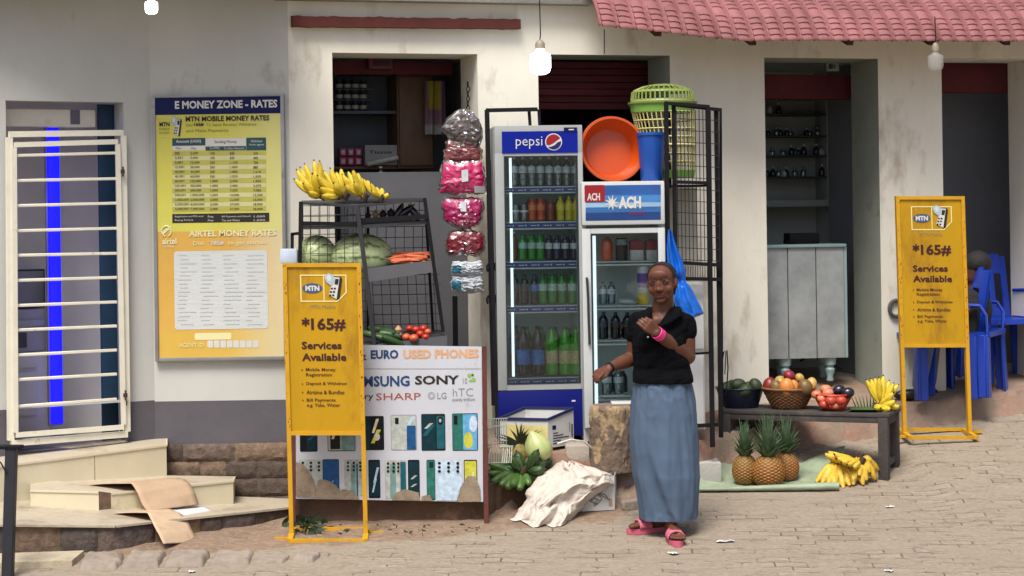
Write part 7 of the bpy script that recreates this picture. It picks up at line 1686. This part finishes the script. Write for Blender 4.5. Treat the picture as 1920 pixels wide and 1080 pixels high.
mb = MB(); blobs(mb, [(hip + Vector((0, 0, .02)), .155, sh + Vector((0, 0, -.06)), .165), (sh + Vector((0, -.13, -.04)), .065, sh + Vector((-.03, -.15, -.2)), .06), (sh + Vector((0, .13, -.04)), .065, sh + Vector((-.03, .15, -.2)), .06)]); vs, fs = remesh(mb, .01); MB().use(M("dark shirt", '#1b1b22', .9, var=.2)).add(vs, fs).build("shirt", None, pp, sharp=180)
mb = MB(); blobs(mb, [(hip, .15, hip + Vector((-.05, 0, -.02)), .15), (hip + Vector((0, -.08, 0)), .1, kn, .075), (kn, .075, fL + Vector((.03, 0, .06)), .05), (hip + Vector((0, .1, 0)), .1, kn + Vector((.08, .2, 0)), .075), (kn + Vector((.08, .2, 0)), .075, fL + Vector((.14, .2, .06)), .05)]); vs, fs = remesh(mb, .01); MB().use(M("grey-blue jeans", '#5c6674', .85, var=.15, scale=12)).add(vs, fs).build("trousers", None, pp, sharp=180)
for dx, dy in ((0, 0), (.11, .2)):
    mb = MB(); mb.ell(fL + Vector((-.03 + dx, dy, -.012)), (.12, .045, .04), None, 18, 10, fn=lambda d: 1 if d.z > -.6 else .9); mb.build("shoe", M("black leather shoe", '#121214', .35, coat=.2), pp)
mb = MB(); mb.ell(hd_ + Vector((.012, .0, .022)), (.098, .095, .09), None, 26, 16, fn=lambda d: 1 + .03 * fbm(d * 5)); mb.build("hair", hairm, pp)

# ================================================================== THE WOMAN
WD = 10.66; WS = WD / F; KS = WD / 10.98
def J(u, v, dy=0): return at(u, v, WD + dy * KS)
_blobs = blobs
def blobs(mb, segs, n=10): _blobs(mb, [(a, b * KS, c, d * KS) for a, b, c, d in segs], n)
_gw_ = ground_at(1247, 1012); wpos = Vector((_gw_.x, WD, gz(_gw_.x, WD)))
wm = thing("person", "woman in black blouse and long blue skirt standing on the road gesturing", "person", wpos)
skin = M("warm brown skin", (1, 1, 1), .48, vcol=True, var=.16, scale=18, spec=.3, bump=.15, bscale=150)
SK1 = lin('#5e3a2b'); SK2 = lin('#8a5846')
mb = MB()
def ell(c, r, rot=None): mb.ell(c, tuple(q * KH for q in r), rot, 20, 14)
# head: turned a little to the viewer's left (yaw) with chin slightly raised
Hc = J(1241, 529, .0); HR = Matrix.Rotation(R(-17), 3, 'Z') @ Matrix.Rotation(R(-4), 3, 'Y') @ Matrix.Rotation(R(5), 3, 'X')
KH = KS * 1.09
def h(x, y, z): return Hc + HR @ Vector((x, y, z)) * KH
ell(h(0, .012, .028), (.073, .092, .072), HR); ell(h(0, -.02, -.02), (.064, .068, .075), HR); ell(h(0, -.036, -.062), (.046, .046, .04), HR)
ell(h(0, -.066, -.088), (.024, .02, .018), HR)
for s in (-1, 1):
    ell(h(s * .040, -.051, -.03), (.026, .024, .026), HR)                      # cheeks
    ell(h(s * .029, -.070, .014), (.026, .013, .011), HR @ Matrix.Rotation(R(s * 8), 3, 'Y'))   # brow
    ell(h(s * .071, .01, -.01), (.012, .02, .031), HR @ Matrix.Rotation(R(s * 12), 3, 'Z'))       # ear
    ell(h(s * .012, -.092, -.030), (.0105, .012, .009), HR)                     # nostrils
ell(h(0, -.084, -.008), (.010, .014, .026), HR); ell(h(0, -.097, -.027), (.0125, .014, .0115), HR)
ell(h(0, -.083, -.054), (.026, .012, .0075), HR); ell(h(0, -.081, -.067), (.023, .012, .0085), HR)
ell(h(0, -.07, .045), (.05, .02, .03), HR)
NB_ = J(1243, 590, .02); blobs(mb, [(h(0, .02, -.055), .056, J(1242, 584, .03), .062)], 16)
# trunk, legs under the clothes
blobs(mb, [(J(1242, 604, .03), .085, J(1242, 640, .04), .10), (J(1212, 600, .04), .055, J(1275, 604, .03), .055), (J(1242, 650, .04), .11, J(1243, 725, .04), .12), (J(1228, 604, .0), .05, J(1252, 606, .0), .05)], 16)
aL, aR = J(1232, 984, .1), J(1260, 990, -.06)          # ankles
blobs(mb, [(J(1226, 740, .05), .095, J(1228, 870, .06), .062), (J(1228, 870, .06), .06, J(1231, 930, .1), .052), (J(1231, 930, .1), .05, aL, .033), (J(1264, 740, .03), .095, J(1262, 870, .0), .062), (J(1262, 870, 0), .06, J(1260, 930, -.03), .052), (J(1260, 930, -.03), .05, aR, .034)], 16)
zgL = gz(aL.x - .08, aL.y - .02) + .03; zgR = gz(aR.x, aR.y - .1) + .028
# feet: viewer-left foot points left, the other points to the viewer
def foot(ank, d, zg):
    d = Vector(d).normalized(); sd_ = Vector((-d.y, d.x, 0)); hl = Vector((ank.x, ank.y, zg + .028)) - d * .035
    blobs(mb, [(ank, .033, hl + Vector((0, 0, .012)), .033), (hl, .03, hl + d * .12 + Vector((0, 0, -.008)), .03), (ank + d * .01, .03, hl + d * .12 + Vector((0, 0, .004)), .026), (hl + d * .1 + sd_ * .012, .028, hl + d * .15 + sd_ * .016 + Vector((0, 0, -.012)), .022), (hl + d * .1 - sd_ * .012, .026, hl + d * .14 - sd_ * .018 + Vector((0, 0, -.012)), .02)], 14)
    for k, (o_, L_, r_) in enumerate(((.03, .2, .0125), (.012, .205, .0095), (-.003, .198, .009), (-.017, .19, .0085), (-.03, .178, .008))):
        blobs(mb, [(hl + d * .14 + sd_ * o_ + Vector((0, 0, -.012)), r_, hl + d * L_ + sd_ * (o_ * 1.1) + Vector((0, 0, -.018)), r_)], 10)
    return hl, d
fdL, fdR = (-1, -.35, 0), (.12, -1, 0)
hlL, dL_ = foot(aL, fdL, zgL); hlR, dR_ = foot(aR, fdR, zgR)
# viewer-left arm: hangs, elbow bent, hand forward at the left
s1, e1, w1 = J(1197, 605, .05), J(1186, 672, .08), J(1142, 690, -.06)
s2, e2, w2 = J(1285, 609, .03), J(1288, 668, .02), J(1232, 624, -.16)
blobs(mb, [(s1, .052, e1, .04), (e1, .042, e1.lerp(w1, .35), .043), (e1.lerp(w1, .35), .043, w1, .026), (s2, .054, s2.lerp(e2, .5), .054), (s2.lerp(e2, .5), .054, e2, .048), (e2, .05, e2.lerp(w2, .35), .05), (e2.lerp(w2, .35), .05, w2, .029)], 16)
def handm(w, palm_d, up, HS=.88, curl=(.35, .5, .6, .7), thumb=1, spread=.0):
    """palm block and five fingers from wrist w along palm_d; up = back-of-hand normal"""
    d = Vector(palm_d).normalized(); n = Vector(up); n = (n - d * n.dot(d)).normalized(); s = d.cross(n).normalized()
    for k in range(4):
        o_ = (k - 1.5) * .019 * HS; blobs(mb, [(w + d * .005 * HS + s * o_ * .55, .0165, w + d * .078 * HS + s * o_, .0125)], 10)
    fl = [q_ * HS for q_ in (.066, .074, .07, .054)]
    for k in range(4):
        p = w + d * .078 * HS + s * (k - 1.5) * .0195 * HS; dd = (d + s * (k - 1.5) * spread).normalized(); r_ = [.0088, .009, .0086, .0078][k]; a = 0
        for j in range(3):
            a += curl[k] * (.6 + .35 * j); q = p + (dd * math.cos(a) - n * math.sin(a)) * fl[k] * (.45, .32, .25)[j]; blobs(mb, [(p, r_, q, r_ * .92)], 9); p, r_ = q, r_ * .92
    p = w + (d * .022 + s * thumb * .024) * HS; q = w + (d * .062 + s * thumb * .042 - n * .014) * HS; blobs(mb, [(p, .0135, q, .0115)], 9); blobs(mb, [(q, .0115, q + (d * .8 - s * thumb * .35 - n * .3).normalized() * .034, .009)], 9)
handm(w2 , (J(1206, 603, -.19) - w2), (-.35, -.75, .25), curl=(.4, .5, .55, .6), thumb=1, spread=.02)
handm(w1, (J(1122, 700, -.1) - w1), (-.25, -.5, .85), curl=(.5, .6, .66, .7), thumb=-1, spread=.06)
vs, fs = remesh(mb, .0042, 3, .5)
def skc(p):
    # paler towards palms and lips is the skin's own colour
    q = HR.inverted() @ (p - Hc) / KH; k = 0.0
    if abs(q.x) < .03 and -.075 < q.z < -.046 and q.y < -.07: return lin('#5a3029')
    return SK1
MB().use(skin).add(vs, fs, [skc(v) for v in vs]).build("body", None, wm, sharp=180)
ew, ei = M("shaded eye white", '#3f322c', .4, var=0), M("dark iris", '#140d0a', .2, var=0)  # eye whites coloured dark brown, eye socket shade put into the colour
for s in (-1, 1):
    c = h(s * .0295, -.0745, .001); mb = MB().use(ew); mb.ell(c, (.0125 * KS, .0085 * KS, .0055 * KS), HR, 16, 10); mb.use(ei).ell(h(s * .0295 - .001, -.080, .001), (.0068, .0042, .0054), HR, 12, 8); mb.build("eye", None, wm)
    mb = MB().use(hairm); mb.tube([h(s * (.016 + .03 * k / 6), -.088 + .014 * (k / 6) ** 2, .0155 + .0045 * math.sin(math.pi * k / 7)) for k in range(7)], [.0018, .0026, .0028, .0028, .0026, .002, .0012], 6); mb.build("eyebrow", None, wm)
# hair: cropped cap with receding hairline, braids drawn back to the nape
mb = MB(); mb.ell(h(0, .018, .030), (.0765 * KH, .0945 * KH, .0765 * KH), HR, 64, 44, fn=lambda d: 1 + .012 * math.sin(math.atan2(d.x, d.z + .4) * 34))
kv = []; keep = []
for f in mb.f:
    c = sum((mb.v[i] for i in f), Vector()) / len(f); q = HR.inverted() @ (c - Hc) / KH
    hl_ = .103 - .9 * (abs(q.x) * 1.0 - .02) * (abs(q.x) > .02)                 # hairline across the forehead
    front = q.y < -.025 + .55 * (q.z - .03) * 0 and q.z < hl_
    side = q.y < .0 and q.z < .02
    neck = q.z < -.045
    if not (front or side or neck): keep.append(f)
mb.f = keep; mb.mi = [0] * len(keep); mb.mats = []
vs_, fs_ = mb.v, mb.f
mb.tube([h(0, .1, .0), h(.015, .108, -.03), h(.03, .1, -.06), h(.035, .09, -.08)], [.028, .03, .024, .01], 10)
mb.build("hair", hairm, wm, sharp=60)
# blouse
blm = M("black cotton", '#08080c', .95, var=.3, spec=.12, scale=12, bump=.3, bscale=25)
mb = MB()
def torso(rings, n=44):
    vs, fs = [], []
    for (u, v, hw, ry, dy) in rings:
        c = J(u, v, dy)
        for j in range(n):
            a = 2 * math.pi * j / n; x, y = math.cos(a), math.sin(a); x = math.copysign(abs(x) ** .85, x); y = math.copysign(abs(y) ** .85, y)
            vs.append(c + Vector((x * hw * WS, y * ry * KS, -.0148 * x * hw * WS)))
    for i in range(len(rings) - 1):
        for j in range(n): fs.append((i * n + j, i * n + (j + 1) % n, (i + 1) * n + (j + 1) % n, (i + 1) * n + j))
    fs.append(tuple(range(n))[::-1]); fs.append(tuple((len(rings) - 1) * n + j for j in range(n)))
    mb.add(vs, fs)
torso([(1243, 717, 57, .148, .04), (1243, 706, 57, .147, .04), (1241, 690, 54, .132, .04), (1238, 668, 53, .136, .035), (1236, 645, 52, .142, .03), (1237, 622, 51, .135, .03), (1241, 606, 54, .115, .03), (1243, 597, 54, .1, .03), (1243, 589, 44, .085, .035), (1243, 580, 31, .075, .04), (1243, 571, 22, .066, .04)])
blobs(mb, [(J(1266, 600, .03), .06, s2, .067), (s2, .067, s2.lerp(e2, .22), .066), (J(1214, 600, .04), .06, s1, .065), (s1, .065, s1.lerp(e1, .35), .06), (J(1214, 640, -.06), .065, J(1220, 644, -.06), .06), (J(1258, 640, -.05), .066, J(1262, 642, -.05), .062)], 18)
vs, fs = remesh(mb, .0048, 4, .5)
vt = J(1231, 613, -.1).z; vx = J(1231, 613, -.1).x
def bl(p):
    return p + Vector((.004 * fbm((p.x * 14, p.y * 14, p.z * 9)), .010 * fbm((p.x * 9 + p.z * 7, p.y * 5, p.z * 16 - p.x * 9)), 0))
cut = []
zs_l, zs_r = J(1191, 640, 0).z, J(1296, 607, 0).z
for f in fs:
    c = sum((vs[i] for i in f), Vector()) / len(f)
    v_open = c.y < WD + .04 and c.z > vt + abs(c.x - vx - .35 * max(0, c.z - vt) * .6) * 1.55
    nk = c.z > J(1242, 577).z
    slv_r = c.x > J(1281, 600).x and c.z < zs_r + (c.x - J(1296, 607).x) * -.12 and c.z > J(1290, 640).z and c.x > J(1290, 600).x - .012
    if not (v_open or nk): cut.append(f)
MB().use(blm).add([bl(v) for v in vs], cut).build("blouse", None, wm, sharp=180)
mb = MB().use(blm)
for sg, top_, mid, low in ((-1, J(1222, 577, .02), J(1222, 594, -.075), J(1231, 615, -.112)), (1, J(1265, 576, .02), J(1258, 592, -.07), J(1232, 616, -.113))):
    pts = [top_, top_.lerp(mid, .5) + Vector((0, -.03, .004)), mid, mid.lerp(low, .5) + Vector((0, -.012, 0)), low]; w = [.016, .026, .032, .024, .007]
    ss_ = Vector((sg, -.25, .1)).normalized(); vs_ = []
    for p, w_ in zip(pts, w): vs_ += [p + Vector((0, -.006, 0)), p + ss_ * w_ + Vector((0, -.012, 0)), p + ss_ * w_ * 1.9 + Vector((0, -.002, -.004))]
    mb.add(vs_, [(i * 3 + k, i * 3 + k + 1, (i + 1) * 3 + k + 1, (i + 1) * 3 + k) for i in range(4) for k in (0, 1)])
o = mb.build("collar", None, wm, sharp=70); so = o.modifiers.new("thickness", 'SOLIDIFY'); so.thickness = .004
mb = MB().use(M("pale button", '#8d8d95', .3)); mb.ell(J(1215, 632, -.17), (.006, .004, .006), None, 10, 6); mb.build("button", None, wm)
# sleeve cuffs (slightly loose bands)
# skirt
skm = M("faded blue denim", '#4a5c72', .85, var=.05, scale=16, bump=.3, bscale=200)
rg = [(700, 1243, 48, .118), (712, 1243, 51, .128), (725, 1243.5, 55, .138), (745, 1244, 58, .148), (775, 1244.5, 61.5, .158), (810, 1245, 63, .162), (850, 1245.5, 63, .16), (890, 1247, 61, .155), (925, 1249, 56, .148), (955, 1250, 52, .142), (971, 1250.5, 50.5, .14)]
def skirt(a, q):
    t = q * (len(rg) - 1); i = min(len(rg) - 2, int(t)); f_ = t - i; f_ = f_ * f_ * (3 - 2 * f_) * .5 + f_ * .5
    v, u, hw, ry = [rg[i][k] * (1 - f_) + rg[i + 1][k] * f_ for k in range(4)]
    th = 2 * math.pi * a; x, y = math.cos(th), math.sin(th); c = J(u, v, .04)
    w = 0
    if y < .3:                                            # wrap edge: overlap from the left thigh to the hem's middle
        ed = -0.55 + .75 * max(0, q - .55) / .45; w += .018 * (1 / (1 + math.exp(-(x - ed) * 26))) * min(1, max(0, (q - .45) * 4))
    w += .008 * fbm((x * 2.2, y * 2.2, q * 2.2)) + .0035 * math.sin(7 * th + 4 * fbm((x, y, q * 2))) * q ** 1.5 + .006 * fbm((x * 3 + q * 5, y * 3, q * 9 - x * 4)) * (1 - q) + .004 * fbm((x * 6, y * 6, q * 2.2))
    k = 1 + (x < -.75) * .0
    return c + Vector((x * (hw * WS + w), y * (ry + w * 1.6) * KS, -.0148 * x * hw * WS + (.006 * x if q > .97 else 0)))
mb = MB().use(skm); mb.grid(skirt, 120, 70, wrap=True)
mb.build("skirt", None, wm, sharp=180)
mb = MB().use(skm); mb.grid(lambda a, q: skirt(a, .0 + .085 * q) + Vector((math.cos(2 * math.pi * a) * .0035, math.sin(2 * math.pi * a) * .0035, 0)), 80, 5, wrap=True); mb.build("waistband", None, wm, sharp=180)
# slippers
slm = M("pink rubber slipper", '#b8566a', .6, var=.12, scale=18); slk = M("pink fluffy strap", '#c2657a', .9, var=.2, scale=50, bump=.8, bscale=90)
for hl, d, zg in ((hlL, dL_, zgL), (hlR, dR_, zgR)):
    sd_ = Vector((-d.y, d.x, 0)); o_ = Vector((hl.x, hl.y, 0)) + d * .085; mb = MB().use(slm); n = 28; top_, bot = [], []
    for j in range(n):
        a = 2 * math.pi * j / n; rx = .135 * math.cos(a); ry = (.044 + .006 * math.cos(a)) * math.sin(a); p = o_ + d * rx + sd_ * ry; top_.append(Vector((p.x, p.y, zg - .004))); bot.append(Vector((p.x, p.y, gz(p.x, p.y) + .001)))
    mb.add(top_ + bot, [tuple(range(n)), tuple(range(2 * n - 1, n - 1, -1))] + [(i, i + n, (i + 1) % n + n, (i + 1) % n) for i in range(n)]); sl = mb.build("slipper", None, wm)
    mb = MB().use(slk); c0 = o_ + d * .035 
    mb.grid(lambda s, q: Vector((0, 0, 0)) + c0 + d * (.075 * (q - .5)) + sd_ * (.05 * math.cos(math.pi * s)) + Vector((0, 0, zg - .002 + (.058 - .012 * q) * math.sin(math.pi * s) ** .8)), 16, 8)
    o = mb.build("strap", None, sl, sharp=70); so = o.modifiers.new("thickness", 'SOLIDIFY'); so.thickness = .008
# wristband and dark bracelet
d = (w2 - e2).normalized(); mb = MB().use(M("hot pink wristband", '#d2307a', .5, var=.1)); k0 = w2 - d * .035
rot = d.to_track_quat('Z', 'Y').to_matrix(); mb.lathe([(.033, 0), (.037, .002), (.036, .04), (.032, .042)], 24, k0, rot, cap=False); mb.build("wristband", None, wm)
d = (w1 - e1).normalized(); mb = MB().use(blackm); rot = d.to_track_quat('Z', 'Y').to_matrix(); mb.lathe([(.029, 0), (.031, .002), (.03, .014), (.028, .016)], 20, w1 - d * .012, rot, cap=False); mb.build("bracelet", None, wm)
# small concrete step, kerb bit, ring on the pillar
mb = MB().use(M("pale grey concrete", '#a3a29b', .9, var=.1, scale=7, bump=.4, dirt='#77706a', dirt_amt=.4)); a = at(1302, 905, 11.75); b = at(1353, 868, 11.75); mb.box(a.x, b.x, 11.75, 12.0, gz(a.x, 11.75) - .05, b.z, .008)
tag(mb.build("concrete_step", None, None, a), "pale grey concrete step block between the wire cage and fruit table leg", "step")
mb = MB().use(kerbm); a = ground_at(1165, 956); b = ground_at(1200, 950); mb.bar(a + Vector((0, 0, .02)), b + Vector((.05, 0, .02)), .05, .07, b=.012)
tag(mb.build("kerb_stone", None, None, a), "dark kerb stone between the white carton and the woman's skirt", "kerb stone", "kerb stones below the steps")
c = W.w(wx(1678, 578), -.015, wz(1678, 578)); mb = MB().use(M("grey rubber ring", '#4f4d4b', .8, var=.2)); mb.tube([c + W.ex * (.05 * math.cos(2 * math.pi * j / 24)) + Vector((0, 0, .055 * math.sin(2 * math.pi * j / 24))) for j in range(25)], .013, 8)
tag(mb.build("rubber_ring", None, None, c), "grey rubber ring hanging on the pillar beside the right yellow sign", "ring")

# ================================================================== LITTER, WEEDS
litter = M("white paper scrap", '#c9cbc8', .7, var=.05)
for (u, v, w_, h_, a, lab) in ((1263, 1039, .045, .05, 30, "white paper scrap on the road below the woman's slippers"), (1360, 1017, .1, .03, 5, "long thin pale scrap on the road right of the woman"), (1667, 1072, .04, .04, 60, "small white scrap at the road's lower edge"), (1668, 952, .05, .025, 10, "pale scrap on the road below the fruit table"), (360, 1074, .035, .03, 20, "tiny white scrap by the broad kerb stone")):
    p = ground_at(u, v); mb = MB().use(litter); mb.grid(lambda s, q: Vector((p.x + (s - .5) * w_ * math.cos(R(a)) - (q - .5) * h_ * math.sin(R(a)), p.y + (s - .5) * w_ * math.sin(R(a)) + (q - .5) * h_ * math.cos(R(a)), gz(p.x, p.y) + .006 + .012 * abs(fbm((s * 2 + u, q * 2, 0))))), 6, 6); tag(mb.build("paper_scrap", None, None, p), lab, "litter", "litter on the road")
wd = M("dark weed leaf", '#2f3f26', .6, var=.4, scale=20); mb = MB().use(wd); rn = random.Random(12)
for k in range(100):
    u = rn.gauss(572, 17) if k < 60 else rn.uniform(620, 900); v = rn.uniform(970, 1005) if k < 60 else rn.uniform(985, 1003); p = ground_at(u, v); L = rn.uniform(.04, .11) if k < 60 else rn.uniform(.02, .05); th = rn.uniform(0, 6.28); d = Vector((math.cos(th) * .6, math.sin(th) * .4, rn.uniform(.6, 1.4))).normalized(); sd_ = d.cross(Vector((math.sin(th), -math.cos(th), .3))).normalized(); pts = []; q_ = Vector((p.x, p.y, gz(p.x, p.y) - .005))
    for m_ in range(5):
        q = m_ / 4; w_ = L * .2 * math.sin(math.pi * min(.98, q * .85 + .12)); pts += [q_ + sd_ * w_, q_ - sd_ * w_]; d = (d + Vector((math.cos(th) * .2, math.sin(th) * .2, -.22))).normalized(); q_ = q_ + d * L / 4
    mb.add(pts, [(m_ * 2, m_ * 2 + 1, m_ * 2 + 3, m_ * 2 + 2) for m_ in range(4)])
tag(mb.build("weeds", None, None, ground_at(572, 985), sharp=70), "dark green weeds growing at the foot of the poster board", "weeds", None, "stuff")
